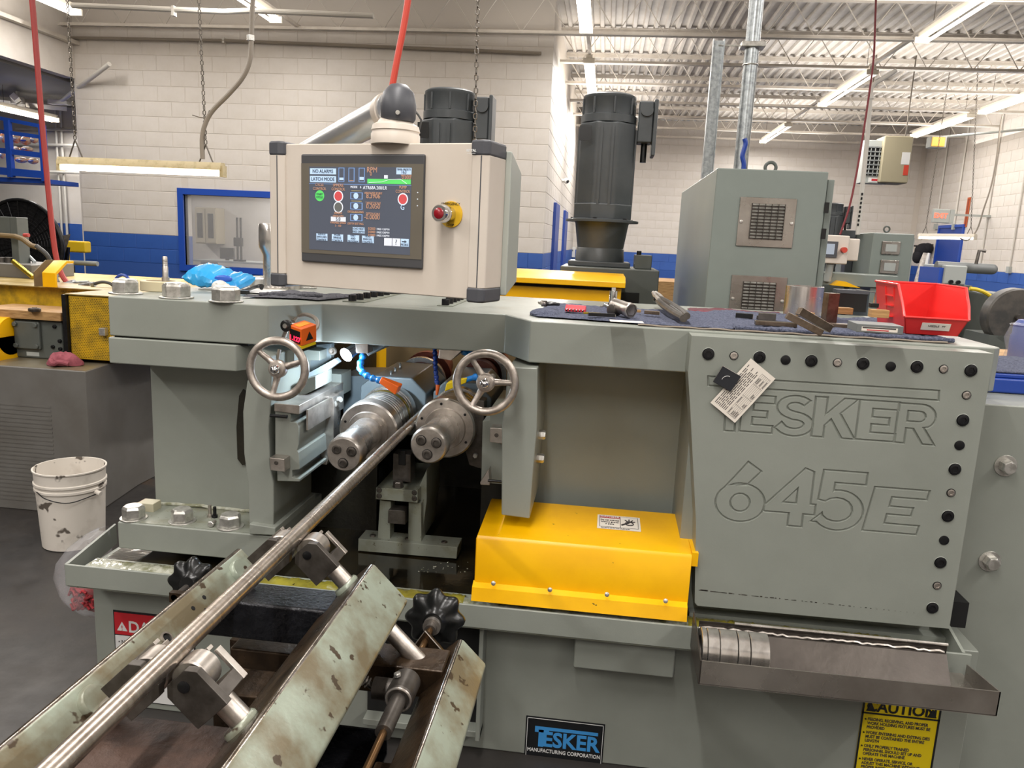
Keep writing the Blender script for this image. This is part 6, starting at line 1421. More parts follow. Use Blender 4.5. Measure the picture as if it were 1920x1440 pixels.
def cloth(m_, x0, x1, y0, y1, z, n=30, k=20, amp=.003, edge=.0, seed=1, shape=None):
    rnd = random.Random(seed); v = []
    ph = [rnd.uniform(0, 6.28) for _ in range(6)]
    for i in range(n + 1):
        for j in range(k + 1):
            s, t = i / n, j / k; x = x0 + (x1 - x0) * s; y = y0 + (y1 - y0) * t
            if shape: x, y = shape(s, t, x, y)
            zz = z + amp * (1 + .5 * math.sin(9 * s + ph[0] + 3 * t) + .5 * math.sin(23 * s + ph[1]) * math.sin(11 * t + ph[2])) + rnd.uniform(0, amp * .7)
            if i in (0, n) or j in (0, k): x += rnd.uniform(-edge, edge); y += rnd.uniform(-edge, edge); zz = z + .001
            v.append((x, y, zz))
    m_.add(v, [(i * (k + 1) + j, (i + 1) * (k + 1) + j, (i + 1) * (k + 1) + j + 1, i * (k + 1) + j + 1) for i in range(n) for j in range(k)]); return m_
obj('cloth', cloth(MB(), 1.08, 1.6, 2.42, 2.84, 1.179, amp=.005, edge=.003), BLUETOW, tw_, ang=80, fix=False); obj('hem', MB().tube([(1.08, 2.42, 1.181), (1.3, 2.418, 1.183), (1.6, 2.42, 1.181)], .003, n=6), BLUETOW, tw_)
cr = root('wooden_crate', tuple(at(1240, 560, Y=5)), 'pale wooden crate seen between the gear housing and the enclosure', 'crate')
x0, x1, z0, z1 = ortho(1222, 525, 1290, 575, 5.2); ORG[cr.name] = (x0, 5.2, 0); cr.location = ORG[cr.name]
for i in range(5): obj('slat', MB().box(x0, x1 + .3, 5.2, 5.225, z1 - .14 - i * .15, z1 - .005 - i * .15), WOODL, cr, bevel=.004)
obj('crate_body', MB().box(x0 + .01, x1 + .29, 5.225, 5.9, 0, z1 - .01), WOOD, cr)
# small things at the deep bay
sc2 = root('security_camera', tuple(at(1062, 339, Y=16)), 'small white dome camera on the bay wall left of the large motor', 'camera'); q = at(1062, 339, Y=14); obj('arm', MB().cyl((CX, 14, q.z), (q.x - .0, 14, q.z), .03), CONDW, sc2); obj('dome', MB().ball(q, .05, n=14), WHITES, sc2, fix=False); obj('lens', MB().ball(q + Vector((.02, -.025, -.01)), .03, n=10), BLK, sc2, fix=False)
ts = root('wall_switch', tuple(at(1066, 447, Y=19.9)), 'small dark switch box on the far wall left of the large motor', 'switch'); q = at(1066, 447, Y=19.9); obj('box', MB().box(q.x - .08, q.x + .08, 19.88, 19.98, q.z - .1, q.z + .1), DGREY, ts); obj('toggle', MB().box(q.x - .03, q.x + .03, 19.86, 19.88, q.z - .04, q.z + .04), WHITES, ts)
ns = root('wall_notice', tuple(at(1062, 472, Y=19.9)), 'small white notice on the far wall below the switch box', 'notice'); q = at(1062, 472, Y=19.9); obj('sheet', MB().box(q.x - .22, q.x + .22, 19.95, 19.985, q.z - .13, q.z + .13), WHITES, ns); obj('print', MB().box(q.x - .17, q.x + .17, 19.945, 19.95, q.z + .02, q.z + .06).box(q.x - .17, q.x + .1, 19.945, 19.95, q.z - .06, q.z - .03), GREYM, ns)
# ================================================================== THE ROLLER STAND IN THE FOREGROUND
RX, RZ, RR = -.553, .93, .0148
RXY = lambda y: -.5342 - .0098 * y
br_ = root('steel_bar', (RX, 1.4, RZ), 'long turned steel bar lying on the rollers and running into the dies', 'bar')
obj('bar', MB().cyl((RXY(.28), .28, RZ), (RXY(2.62), 2.62, RZ), RR, n=40), BAR, br_)
obj('bar_end', MB().lathe([(RR, 0), (RR * .9, .003), (0, .003)], (RXY(2.62), 2.62, RZ), (0, 1, 0), n=40), STEEL, br_)
sd = root('roller_stand', (-.556, .9, 0), 'worn pale green roller stand with diamond-set square tubes, lower left foreground', 'stand')
ORG[sd.name] = (-.556, .9, 0)
def diamond(cx, cz, side, y0, y1, name, mt_top, mt_left, cut=0.0):
    """square tube set on its corner: rounded corners, hollow end"""
    h = side / 2; r = .010; wall = .006
    def ring(hh, rr):
        pts = []
        for k, (sx, sz) in enumerate(((1, 1), (-1, 1), (-1, -1), (1, -1))):
            for i in range(5):
                a = PI / 2 * k + PI / 2 * i / 4; pts.append((sx * (hh - rr) + rr * math.cos(a), sz * (hh - rr) + rr * math.sin(a)))
        return [((x - z) * math.cos(PI / 4) + cx, (x + z) * math.sin(PI / 4) + cz) for x, z in pts]
    o, i_ = ring(h, r), ring(h - wall, r - wall * .6); n = len(o)
    v = [(p[0], y0, p[1]) for p in o] + [(p[0], y1, p[1]) for p in o] + [(p[0], y0, p[1]) for p in i_] + [(p[0], y1, p[1]) for p in i_]
    f = []
    for k in range(n):
        j = (k + 1) % n; f += [(k, j, n + j, n + k), (2 * n + k, 3 * n + k, 3 * n + j, 2 * n + j), (n + k, n + j, 3 * n + j, 3 * n + k), (k, 2 * n + k, 2 * n + j, j)]
    ob = obj(name, MB().add(v, f), mt_top, sd)
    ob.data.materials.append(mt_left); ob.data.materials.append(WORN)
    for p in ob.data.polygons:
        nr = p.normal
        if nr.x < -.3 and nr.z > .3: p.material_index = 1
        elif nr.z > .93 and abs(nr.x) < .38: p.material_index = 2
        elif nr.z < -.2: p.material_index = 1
    return ob
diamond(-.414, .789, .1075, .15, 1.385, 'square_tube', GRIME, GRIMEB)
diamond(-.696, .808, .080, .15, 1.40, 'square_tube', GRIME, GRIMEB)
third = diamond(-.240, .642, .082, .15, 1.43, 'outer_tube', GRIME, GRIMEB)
# cross members
def crossb(y0, y1, mt, z=.812, hgt=.075): return obj('cross_member', MB().prism([(-.645, z), (-.466, z), (-.466 - .0, z - hgt), (-.60, z - hgt)] if False else [(-.648, z), (-.463, z), (-.40, z - hgt), (-.71, z - hgt)], 'y', y0, y1), mt, sd, bevel=.006)
crossb(1.272, 1.36, WETBLK); crossb(.80, .925, RUST)
obj('cross_member', MB().box(-.67, -.25, 1.30, 1.38, .64, .70), GRIMEB, sd, bevel=.004)
obj('cross_member', MB().box(-.70, -.25, .82, .90, .62, .68), GRIMEB, sd, bevel=.004)
obj('stand_leg', MB().box(-.60, -.52, 1.10, 1.18, .02, .74), GRIMEB, sd, bevel=.004); obj('stand_leg', MB().box(-.60, -.52, .40, .48, .02, .74), GRIMEB, sd, bevel=.004)
obj('stand_leg', MB().box(-.33, -.27, 1.06, 1.14, .02, .62), GRIMEB, sd, bevel=.004)
obj('stand_foot', MB().box(-.86, -.2, 1.08, 1.16, 0, .03), RUST, sd, bevel=.003); obj('stand_foot', MB().box(-.86, -.2, .40, .48, 0, .03), RUST, sd, bevel=.003)
obj('drip_tray', MB().box(-.66, -.34, .95, 1.25, .55, .555).box(-.66, -.34, .95, .955, .555, .60).box(-.66, -.34, 1.245, 1.25, .555, .60), WETBLK, sd)
obj('lower_deck', MB().box(-.9, -.2, .3, 1.3, .20, .21), DARKIN, sd)
# roller arms: fork + roller on a shaft set at 45 degrees
def roller_arm(y, side, long_=False):
    e = Vector((side, 0, -1)).normalized(); g = Vector((side, 0, 1)).normalized()   # e points away from the bar, g across
    rr = .027; c = Vector((RXY(y), y, RZ)) + e * (RR + rr)
    rl = obj('roller', MB().lathe([(.004, -.018), (rr - .002, -.018), (rr, -.016), (rr, .016), (rr - .002, .018), (.004, .018)], c, (0, 1, 0), n=36), GSTEEL, sd)
    B_ = Matrix(((g.x, 0, e.x, 0), (g.y, 1, e.y, 0), (g.z, 0, e.z, 0), (0, 0, 0, 1))); B_.translation = c
    # fork: near and far cheek plates and a solid root; local x = across, y = along the bar, z = away
    w_ = .030; out = [(-w_ + .012, -.016), (w_ - .012, -.016), (w_, -.004), (w_, .055), (-w_, .055), (-w_, -.004)]
    for ya, yb in ((-.034, -.021),):
        ck = obj('fork_cheek', MB().prism(out, 'y', ya, yb, B_), DSTEEL, sd, bevel=.001)
        obj('pin_head', MB().lathe([(.0085, 0), (.0085, .0015), (.007, .002)], c + Vector((0, -.034, 0)), (0, -1, 0), n=20), BLKM, sd)
    t = .006
    fk = MB()
    for (xa, xb, za, zb) in ((-w_ + .010, w_ - .010, -.016, -.016 + t), (-w_, -w_ + t, -.006, .05), (w_ - t, w_, -.006, .05)): fk.box(xa, xb, .022, .034, za, zb, B_)
    obj('fork_loop', fk, GSTEEL, sd, bevel=.0008)
    obj('fork_root', MB().box(-w_ + .001, w_ - .001, -.0212, .0335, .029, .0495, B_), DSTEEL, sd, bevel=.0015)
    end = .30 if (long_ and side > 0) else .17
    obj('arm_shaft', MB().cyl(c + e * .05, c + e * (end if side > 0 else .12), .0165, n=28), GSTEEL, sd)
    tc = Vector((RX + side * .142, y, .789 if side > 0 else .808)); fz = tc - e * (.0545 if side > 0 else .0405)
    obj('shaft_collar', MB().lathe([(.0175, .004), (.026, .004), (.026, -.006), (.0235, -.010), (.0175, -.010)], fz, e, n=32), WORN if False else GRIME, sd)
roller_arm(1.345, 1, True); roller_arm(1.345, -1); roller_arm(.905, 1, True); roller_arm(.905, -1)
# holes and pins in the left tube
for y, o_ in ((1.18, .010), (1.20, -.012), (1.22, .012)):
    c = Vector((-.696, y, .808)) + Vector((1, 0, 1)).normalized() * .0402 + Vector((-1, 0, 1)).normalized() * o_ * .8
    obj('tube_hole', MB().cyl(c, c + Vector((1, 0, 1)) * .0005, .0042, n=12), SHADEBLK, sd)
c = Vector((-.696, 1.085, .808)) + Vector((1, 0, 1)).normalized() * .0402
obj('tube_port', MB().lathe([(.008, 0), (.011, 0), (.011, .004), (.008, .004)], c, (1, 0, 1), n=20, closed=True), GSTEEL, sd); obj('tube_hole', MB().cyl(c, c + Vector((1, 0, 1)) * .0006, .008, n=16), SHADEBLK, sd)
# adjusting screw beside the outer tube
sxx, szz = -.312, .688
obj('adjusting_screw', MB().cyl((sxx, .2, szz - .0), (sxx, 1.56, szz), .0065, n=16), BRASS if False else mat('bronze_rod', '8a6a48', .3, .9), sd)
obj('screw_sleeve', MB().cyl((sxx, 1.12, szz), (sxx, 1.28, szz), .0145, n=24), DSTEEL, sd)
obj('screw_block', MB().lathe([(.022, 0), (.026, .004), (.026, .06), (.022, .064)], (sxx, 1.215, szz), (0, 1, 0), n=28), DSTEEL, sd)
obj('sleeve_ring', MB().torus((sxx, 1.215, szz), (0, 1, 0), .022, .0025, n=28, k=8), GSTEEL, sd)
hexbolt(sd, (sxx - .01, 1.245, szz + .027), (-.2, 0, 1), .007, .006, ZINC, name='block_screw')
hub2 = Vector((sxx - .055, 1.25, szz - .005)); obj('block_ear', MB().cyl(hub2, hub2 + Vector((.04, 0, 0)), .02, n=20), DSTEEL, sd)
obj('spring_stud', MB().cyl(hub2 + Vector((-.05, 0, .035)), hub2, .006, n=12), DSTEEL, sd); sp_ = MB()
for k in range(7): sp_.torus(hub2 + Vector((-.042 + k * .005, 0, .030 - k * .0035)), (.8, 0, -.56), .009, .0014, n=14, k=5)
obj('stud_thread', sp_, GSTEEL, sd, fix=False)['kind'] = 'stuff'
hexbolt(sd, hub2 + Vector((-.062, 0, .045)), (-.8, 0, .56), .014, .014, BRASS, name='lock_nut')
vb = [(sxx - .030, szz - .02), (sxx - .0, szz + .022), (sxx + .040, szz - .02), (sxx + .040, szz - .026), (sxx - .0, szz + .014), (sxx - .030, szz - .028)]
obj('vee_bracket', MB().prism([(sxx - .034, szz - .03), (sxx, szz + .024), (sxx + .05, szz - .03)], 'y', 1.42, 1.428), GRIMEB, sd)
obj('bracket_edge', MB().tube([(sxx - .034, 1.419, szz - .03), (sxx, 1.419, szz + .024), (sxx + .05, 1.419, szz - .03)], .0015, n=6), GSTEEL, sd)
def star_knob(c, d, R, parent, name='star_knob'):
    c = Vector(c); d = Vector(d).normalized(); q = d.to_track_quat('Z', 'Y').to_matrix(); u_, w_ = q @ Vector((1, 0, 0)), q @ Vector((0, 1, 0)); n = 72; m_ = MB()
    prof = [(0.0, .000), (.55, .002), (.86, .004), (1.0, .014), (1.0, .024), (.86, .034), (.55, .036), (.40, .040), (.34, .046), (.0, .046)]
    v = []
    for s, h in prof:
        for i in range(n):
            a = 2 * PI * i / n; k = 1 + (.10 * math.cos(8 * a) * (s > .5) if s > .5 else 0); v.append(c + d * h + (u_ * math.cos(a) + w_ * math.sin(a)) * R * s * k)
    m_.add(v, [(j * n + i, j * n + (i + 1) % n, (j + 1) * n + (i + 1) % n, (j + 1) * n + i) for j in range(len(prof) - 1) for i in range(n)])
    return obj(name, m_, BLK, parent, ang=50)
kc = Vector((sxx, 1.50, szz))
kb = star_knob(kc + Vector((0, .035, 0)), (0, -1, .12), .060, sd)
obj('knob_bush', MB().cyl(kc + Vector((0, -.02, 0)), kc, .019, n=24), GSTEEL, kb); obj('knob_nut', MB().cyl(kc + Vector((0, -.034, 0)), kc + Vector((0, -.02, 0)), .012, n=20), DSTEEL, kb)
q = at(352, 1100, Y=1.62); star_knob((q.x, 1.66, q.z), (0, -1, .15), .056, sd); obj('knob_stem', MB().cyl((q.x, 1.56, q.z), (q.x, 1.64, q.z), .008), DSTEEL, sd); obj('stem_arm', MB().box(q.x - .012, -.70, 1.56, 1.575, q.z - .012, q.z + .012), GRIMEB, sd); obj('stem_arm', MB().box(-.715, -.695, 1.39, 1.575, q.z - .012, q.z + .012), GRIMEB, sd)

# ================================================================== CATCH TRAY WITH STEEL RINGS
ctr = root('catch_tray', (.63, 1.85, .46), 'long stained stainless tray hung on the machine front below the lettered plate', 'tray')
TY0, TY1 = 1.755, 1.935
def TZ(x, z): return z - .0 * x
obj('tray_sheet', MB().box(.296, .978, TY0, TY0 + .003, .462, .523), SST, ctr, flat=True); obj('tray_floor', MB().box(.296, .978, TY0, TY1, .460, .463), SST, ctr, flat=True)
obj('tray_back', MB().box(.31, .93, TY1 - .004, TY1, .462, .538), SSTD, ctr, flat=True)
obj('tray_end', MB().prism([(TY0, .462), (TY0, .523), (TY1, .560), (TY1, .462)], 'x', .293, .297), SSTD, ctr, flat=True)
obj('tray_end', MB().prism([(TY0, .462), (TY0, .523), (TY1 - .02, .500), (TY1 - .02, .462)], 'x', .975, .978), SST, ctr, flat=True)
obj('back_lip', MB().cyl((.40, TY1 - .006, .541), (.93, TY1 - .006, .541), .004, n=10), STEEL, ctr)
obj('weld_line', MB().tube([(.31 + i * .0125, TY1 - .008, .523 + random.uniform(-.003, .003)) for i in range(50)], .0035, n=6), GSTEEL, ctr)
obj('tray_lining', MB().prism([(TY1 - .075, .466), (TY1 - .028, .525), (TY1 - .02, .525), (TY1 - .02, .466)], 'x', .46, .92), SSTD, ctr)
rw_ = [(.303, .316, 'narrowest steel ring at the far left end of the row in the tray'), (.3175, .3455, 'second steel ring from the left in the tray'), (.347, .389, 'widest steel ring, middle of the row in the tray'), (.391, .419, 'fourth steel ring from the left in the tray'), (.421, .466, 'steel ring at the right end of the row, beside the grey lining')]
RY_ = 1.842; RZc = .463 + .049
for xa, xb, lb in rw_:
    rg = root('steel_ring', ((xa + xb) / 2, RY_, .463), lb, 'ring', 'steel rings in the catch tray')
    rg_ = obj('ring', MB().lathe([(.0475, 0), (.049, .0012), (.049, xb - xa - .0012), (.0475, xb - xa), (.030, xb - xa), (.030, 0)], (xa, RY_, RZc), (1, 0, 0), n=64, closed=True), STEEL, rg)
    obj('bore', MB().lathe([(.0302, 0.0002), (.0298, 0.0002), (.0298, xb - xa - .0002), (.0302, xb - xa - .0002)], (xa, RY_, RZc), (1, 0, 0), n=48, closed=True), DSTEEL, rg)

# ================================================================== PAPER AND MAGNET ON THE PLATE
def plq(u, v, y): q = at(u, v, Y=y); return Vector((q.x, y, q.z))
ps = [plq(u, v, 1.992) for u, v in ((1408, 672), (1454, 710), (1378, 793), (1332, 755))]
pp2 = root('instruction_card', tuple(ps[0]), 'white printed card held askew on the lettered plate by a black magnet', 'card')
th = Vector((0, .0008, 0))
obj('card', MB().add(ps + [p + th for p in ps], [(3, 2, 1, 0), (4, 5, 6, 7), (0, 1, 5, 4), (1, 2, 6, 5), (2, 3, 7, 6), (3, 0, 4, 7)]), PAPER, pp2, flat=True)
o0, ex_, ey_ = ps[3], ps[0] - ps[3], ps[2] - ps[3]      # along text lines, across the lines
def cardline(a0, a1, b, w_, name='card_print', mt=INK):
    q0 = o0 + ex_ * a0 + ey_ * b + Vector((0, -.0004, 0)); q1 = o0 + ex_ * a1 + ey_ * b + Vector((0, -.0004, 0)); q2 = q1 + ey_ * w_; q3 = q0 + ey_ * w_; return [q0, q1, q2, q3]
pm = MB()
for i in range(8):
    b = .08 + i * .057; a = .06
    while a < .86 - (i % 3) * .05: l = random.uniform(.05, .13); m_ = cardline(a, min(a + l, .9), b, .022); pm.add(m_, [(0, 1, 2, 3)]); a += l + .018
obj('card_print', pm, INK, pp2, flat=True, fix=False)['kind'] = 'stuff'
pm = MB()
for i in range(7): pm.add(cardline(.05, .92, .58 + i * .055, .006), [(0, 1, 2, 3)])
for a in (.05, .25, .45, .7, .918):
    pm.add(cardline(a, a + .004, .58, .335), [(0, 1, 2, 3)])
for i in range(6):
    for a in (.07, .28, .48, .73):
        if random.random() < .7: pm.add(cardline(a, a + random.uniform(.06, .14), .6 + i * .055, .02), [(0, 1, 2, 3)])
obj('card_table', pm, INK, pp2, flat=True, fix=False)['kind'] = 'stuff'
mg = [plq(u, v, 1.984) for u, v in ((1355, 686), (1390, 706), (1370, 735), (1337, 716))]
mgt = root('magnet', tuple(mg[0]), 'small square black magnet clip holding the printed card', 'magnet')
th = Vector((0, .007, 0)); obj('magnet_block', MB().add(mg + [p + th for p in mg], [(3, 2, 1, 0), (4, 5, 6, 7), (0, 1, 5, 4), (1, 2, 6, 5), (2, 3, 7, 6), (3, 0, 4, 7)]), mat('magnet_black', '25272c', .3), mgt, bevel=.0012)
obj('bright_edge', MB().tube([mg[3] + Vector((0, -.0002, 0)), mg[0] + Vector((0, -.0002, 0)), mg[1] + Vector((0, -.0002, 0))], .0009, n=6), CHROME, mgt)
mc_ = (mg[0] + mg[1] + mg[2] + mg[3]) / 4 + Vector((.001, -.0004, -.006)); obj('scratch_arc', MB().torus(mc_, (0, 1, 0), .014, .0006, n=16, k=4, a0=.3, a1=2.0), WHITES, mgt, fix=False)

# ================================================================== THINGS ON TOP OF THE BEAM, RIGHT SIDE
CZ = TOP + .0005
mtb = root('towel_backing', (.4, 2.2, CZ), 'grey-brown backing sheet lying under the blue towels along the beam edge', 'sheet')
def edge_shape(s, t, x, y): return x, y + .012 * math.sin(7 * s) * (1 - t) + .004 * math.sin(31 * s) * (1 - t)
obj('sheet', cloth(MB(), .10, .905, 2.108, 2.60, CZ + .001, n=60, k=6, amp=.0012, edge=.002, seed=3), MATBACK, mtb, ang=80, fix=False); obj('rolled_edge', MB().tube([(.10 + i * .0135, 2.108 + .003 * math.sin(i * 1.3), CZ + .003 + .001 * math.sin(i * .9)) for i in range(60)], .0025, n=6), MATBACK, mtb)
t1 = root('blue_towel', (-.05, 2.3, CZ), 'rumpled dark blue terry towel with a folded corner, at the beam recess end', 'towel')
def ts1(s, t, x, y): return x + .03 * (1 - s) * t * 0, y + (.05 * (1 - s) ** 2) * (1 - t) + .006 * math.sin(9 * s) * (1 - t)
obj('towel', cloth(MB(), -.185, .42, 2.125, 2.62, CZ + .003, n=70, k=40, amp=.004, edge=.003, seed=5, shape=ts1), BLUETOW, t1, ang=80, fix=False)
obj('folded_corner', MB().ball((-.165, 2.26, CZ + .004), .045, n=18, sy=1.6, sz=.35), BLUETOW, t1, fix=False)
t2 = root('long_blue_towel', (.65, 2.3, CZ), 'long blue terry towel under the red bin and metal blocks', 'towel')
obj('towel', cloth(MB(), .36, .915, 2.125, 2.66, CZ + .007, n=70, k=40, amp=.0045, edge=.004, seed=9), BLUETOW, t2, ang=80, fix=False); obj('towel_hem', MB().tube([(.36 + i * .0139, 2.122 + .003 * math.sin(i * 1.1), CZ + .008) for i in range(41)], .006, n=8), BLUETOW, t2)
t3 = root('maroon_mat', (.4, 2.75, CZ), 'maroon cloth strip behind the blue towel', 'cloth')
obj('cloth', cloth(MB(), .30, .62, 2.66, 2.80, CZ + .002, amp=.004, edge=.003, seed=4), mat('maroon_cloth', '5c3138', .9), t3, ang=80, fix=False); obj('hem', MB().tube([(.30, 2.66, CZ + .004), (.46, 2.655, CZ + .006), (.62, 2.66, CZ + .004)], .004, n=6), REDRAG, t3)
TZ2 = CZ + .013
def onz(u, v, z=TZ2): return at(u, v, Z=z)
def thing1(name, label, cat, u, v, z=TZ2, group=None): q = onz(u, v, z); return root(name, tuple(q), label, cat, group), q
# red stacking bin
q = onz(1757, 628); bx, by = (.862 + 0), 2.19
bn_ = root('red_bin', (.90, 2.3, TZ2), 'bright red plastic stacking bin with a white label, open front', 'bin'); ORG[bn_.name] = (.90, 2.3, TZ2)
BM = Matrix.Translation((.888, 2.195, TZ2)) @ Matrix.Rotation(-.06, 4, 'Z')
W2, D2, H2, T2 = .066, .27, .128, .003
W0, W1 = .066, .086
def bq(x, y, z): return (x, y, z)
fr_h = .046
bm = MB()
def wallq(a, b, c, d, n_):
    a, b, c, d = map(Vector, (a, b, c, d)); n_ = Vector(n_) * T2
    bm.add([a, b, c, d, a + n_, b + n_, c + n_, d + n_], [(0, 1, 2, 3), (7, 6, 5, 4), (0, 4, 5, 1), (1, 5, 6, 2), (2, 6, 7, 3), (3, 7, 4, 0)], BM)
wallq((-W0, 0, 0), (W0, 0, 0), (W0, D2, 0), (-W0, D2, 0), (0, 0, 1))
wallq((-W0, 0, 0), (W0, 0, 0), (W1 - .006, -.022, fr_h), (-W1 + .006, -.022, fr_h), (0, 1, 0))
wallq((-W0, D2, 0), (W0, D2, 0), (W1, D2, H2), (-W1, D2, H2), (0, -1, 0))
for s in (-1, 1):
    v = [Vector(p) for p in ((s * W0, 0, 0), (s * W0, D2, 0), (s * W1, D2, H2), (s * W1, .045, H2), (s * (W1 - .003), -.0, fr_h + .035), (s * (W1 - .006), -.022, fr_h))]
    off = Vector((-s * T2, 0, 0)); n6 = len(v); bm.add(v + [p + off for p in v], [tuple(range(n6)), tuple(range(2 * n6 - 1, n6 - 1, -1))] + [(i, (i + 1) % n6, n6 + (i + 1) % n6, n6 + i) for i in range(n6)], BM)
obj('bin_body', bm, REDBIN, bn_, ang=20)
rm = MB()
for s in (-1, 1): rm.tube([BM @ Vector(p) for p in ((s * W1, D2, H2), (s * W1, .045, H2), (s * (W1 - .003), 0, fr_h + .035), (s * (W1 - .006), -.022, fr_h))], .0038, n=8)
rm.tube([BM @ Vector((-W1 + .006, -.022, fr_h)), BM @ Vector((W1 - .006, -.022, fr_h))], .003, n=8); rm.tube([BM @ Vector((-W1, D2, H2)), BM @ Vector((W1, D2, H2))], .004, n=8)
obj('bin_rim', rm, REDBIN, bn_)
for z in (.035, .065, .092): obj('side_rib', MB().box(-W1 + .0, -W1 + .012 - z * .06, .09, .16, z, z + .003, BM), REDBIN, bn_)
for y in (.085, .165): obj('side_rib', MB().prism([(-W0 - .001, .01), (-W1 - .002, H2 - .01), (-W1 + .006, H2 - .01), (-W0 + .006, .01)], 'y', y, y + .004, BM), REDBIN, bn_)
lt_ = Matrix.Rotation(math.atan2(.022, fr_h), 4, 'X')
lb_ = MB().box(-.036, .036, -.0012, 0, -.011, .011, BM @ Matrix.Translation((.004, -.0125, .0235)) @ lt_); obj('bin_label', lb_, PAPER, bn_, bevel=.0003)
tx = text('NEEDLE   PT', .008, INK, None, (0, 0, 0), name='label_writing'); tx.parent = bn_; tx.matrix_local = Matrix.Translation(-Vector(ORG[bn_.name])) @ BM @ Matrix.Translation((.006, -.0145, .0245)) @ lt_ @ Matrix.Rotation(PI / 2, 4, 'X')
# helper for a block lying somewhere on the towel
def block(name, label, cat, u, v, sx, sy, sz, rz=0, rx=0, ry=0, mt=GSTEEL, z=TZ2, dy=0, group=None, bev=.0012, dx=0):
    q = onz(u, v, z); q = Vector((q.x + dx, q.y + dy, z)); r = root(name, tuple(q), label, cat, group); M = Matrix.Translation(q) @ Matrix.Rotation(rz, 4, 'Z') @ Matrix.Rotation(rx, 4, 'X') @ Matrix.Rotation(ry, 4, 'Y')
    obj('block', MB().box(-sx / 2, sx / 2, 0, sy, 0, sz, M), mt, r, bevel=bev); return r, M, q
BRZ = mat('tool_steel_brown', '7f7163', .32, .9, '5f5346', 30, bump=.1)
G_ = None
block('steel_block', 'upright brown steel block standing behind the leaning ones', 'block', 1560, 606, .036, .03, .088, .25, mt=BRZ, dy=.01, z=TZ2 + .0)
block('steel_block', 'flat brown steel block lying in front of the upright one', 'block', 1580, 617, .075, .035, .013, -.05, mt=BRZ)
block('steel_block', 'long brown steel block leaning left, nearer of the crossed pair', 'block', 1523, 615, .095, .022, .017, -.1, ry=.42, mt=BRZ, dx=-.022, z=TZ2 + .022)
block('steel_block', 'long brown steel block leaning left, farther of the crossed pair', 'block', 1545, 610, .10, .022, .020, .25, ry=.45, mt=BRZ, dx=-.015, dy=.03, z=TZ2 + .026)
block('steel_block', 'flat brown steel block at the left end of the pile', 'block', 1455, 612, .11, .03, .012, -.08, mt=BRZ)
block('vee_block', 'grey steel wedge block behind the flat left one', 'block', 1440, 603, .05, .03, .022, -.2, mt=DSTEEL, dy=.02)
r_, M_, q_ = block('grey_case', 'lower flat grey metal case beside the red bin', 'case', 1651, 625, .112, .09, .019, -.03, mt=GREYM)
r_, M_, q_ = block('labelled_case', 'upper flat grey metal case with a cream label, beside the red bin', 'case', 1649, 625, .106, .09, .020, -.05, mt=GREYM, z=TZ2 + .0195)
q_ = M_; obj('case_label', MB().box(-.042, .040, -.0006, 0, .004, .014, M_), PAPER, r_, flat=True); obj('case_print', MB().box(-.040, .036, -.0009, -.0006, .0105, .0135, M_), INK, r_, flat=True); obj('case_stripe', MB().box(-.03, .02, -.0009, -.0006, .0055, .008, M_), REDS, r_, flat=True)
block('wood_block', 'small wood block on top of the flat grey cases', 'wood block', 1650, 596, .045, .035, .021, -.05, mt=WOOD, z=TZ2 + .040, dy=.0)
block('wood_block', 'small wood block behind the upright steel block', 'wood block', 1590, 592, .06, .035, .020, .08, mt=WOOD, z=TZ2 + .02, dy=.05)
block('wood_block', 'pale wood offcut inside the glossy steel ring', 'wood block', 1530, 600, .05, .03, .014, .3, mt=WOODL, z=TZ2, dy=.10)
rr_, M_, qq = block('black_clip_rod', 'black square clip with a bright rod on the wood block', 'clip', 1640, 577, .022, .02, .012, 0, mt=BLK, z=TZ2 + .0615)
obj('rod', MB().tube([qq + Vector((-.0, .01, .012)), qq + Vector((-.0, .01, .042)), qq + Vector((-.05, .02, .047))], .0022, n=8), CHROME, rr_)
# glossy open ring (curved polished sleeve) and black insert
q = onz(1497, 594); q = Vector((q.x + .035, q.y + .10, TZ2))
rn = root('polished_sleeve', tuple(q), 'wide polished steel sleeve standing behind the steel blocks', 'sleeve')
obj('sleeve', MB().lathe([(.058, 0), (.0595, .001), (.0595, .094), (.058, .095), (.055, .095), (.055, 0)], q, (0, 0, 1), n=64, closed=True), STEEL, rn); obj('sleeve_seam', MB().cyl(q + Vector((-.0595, 0, 0)), q + Vector((-.0595, 0, .094)), .0012), BRASS, rn)
bi, M_, qq = block('black_box', 'black tapered plastic box behind the polished sleeve', 'box', 1600, 588, .105, .06, .066, -.05, mt=BLK, z=TZ2, dy=.10, dx=.02)
obj('box_lip', MB().box(-.056, .056, -.003, .063, .064, .078, M_), DGREY, bi, bevel=.002)
# tools toward the left of the towel
q = onz(1183, 596); so = root('chrome_socket', tuple(q), 'chrome tube socket lying with its open hexagonal end to the front', 'socket'); a = Vector((q.x, q.y + .0, TZ2 + .020)); d = Vector((-.55, .83, .10))
obj('socket', MB().lathe([(.0195, 0), (.021, .002), (.021, .016), (.0195, .020), (.0195, .085), (.0185, .087), (.0, .087)], a, d, n=36), GSTEEL, so); obj('socket_mouth', MB().lathe([(.0195, -.0), (.0148, -.0003), (.0142, .012), (.0, .012)], a, d, n=6), DSTEEL, so, fix=False)
q = onz(1148, 585); s2 = root('upright_socket', tuple(q), 'chrome square-drive socket standing upright beside the yellow cover corner', 'socket'); c = Vector((q.x, q.y + .03, TZ2)); obj('socket', MB().lathe([(.015, 0), (.017, .003), (.017, .02), (.012, .028), (.012, .06), (.0115, .062), (.0, .062)], c, (0, 0, 1), n=32), CHROME, s2); obj('drive', MB().box(c.x - .006, c.x + .006, c.y - .006, c.y + .006, c.z + .06, c.z + .072), CHROME, s2)
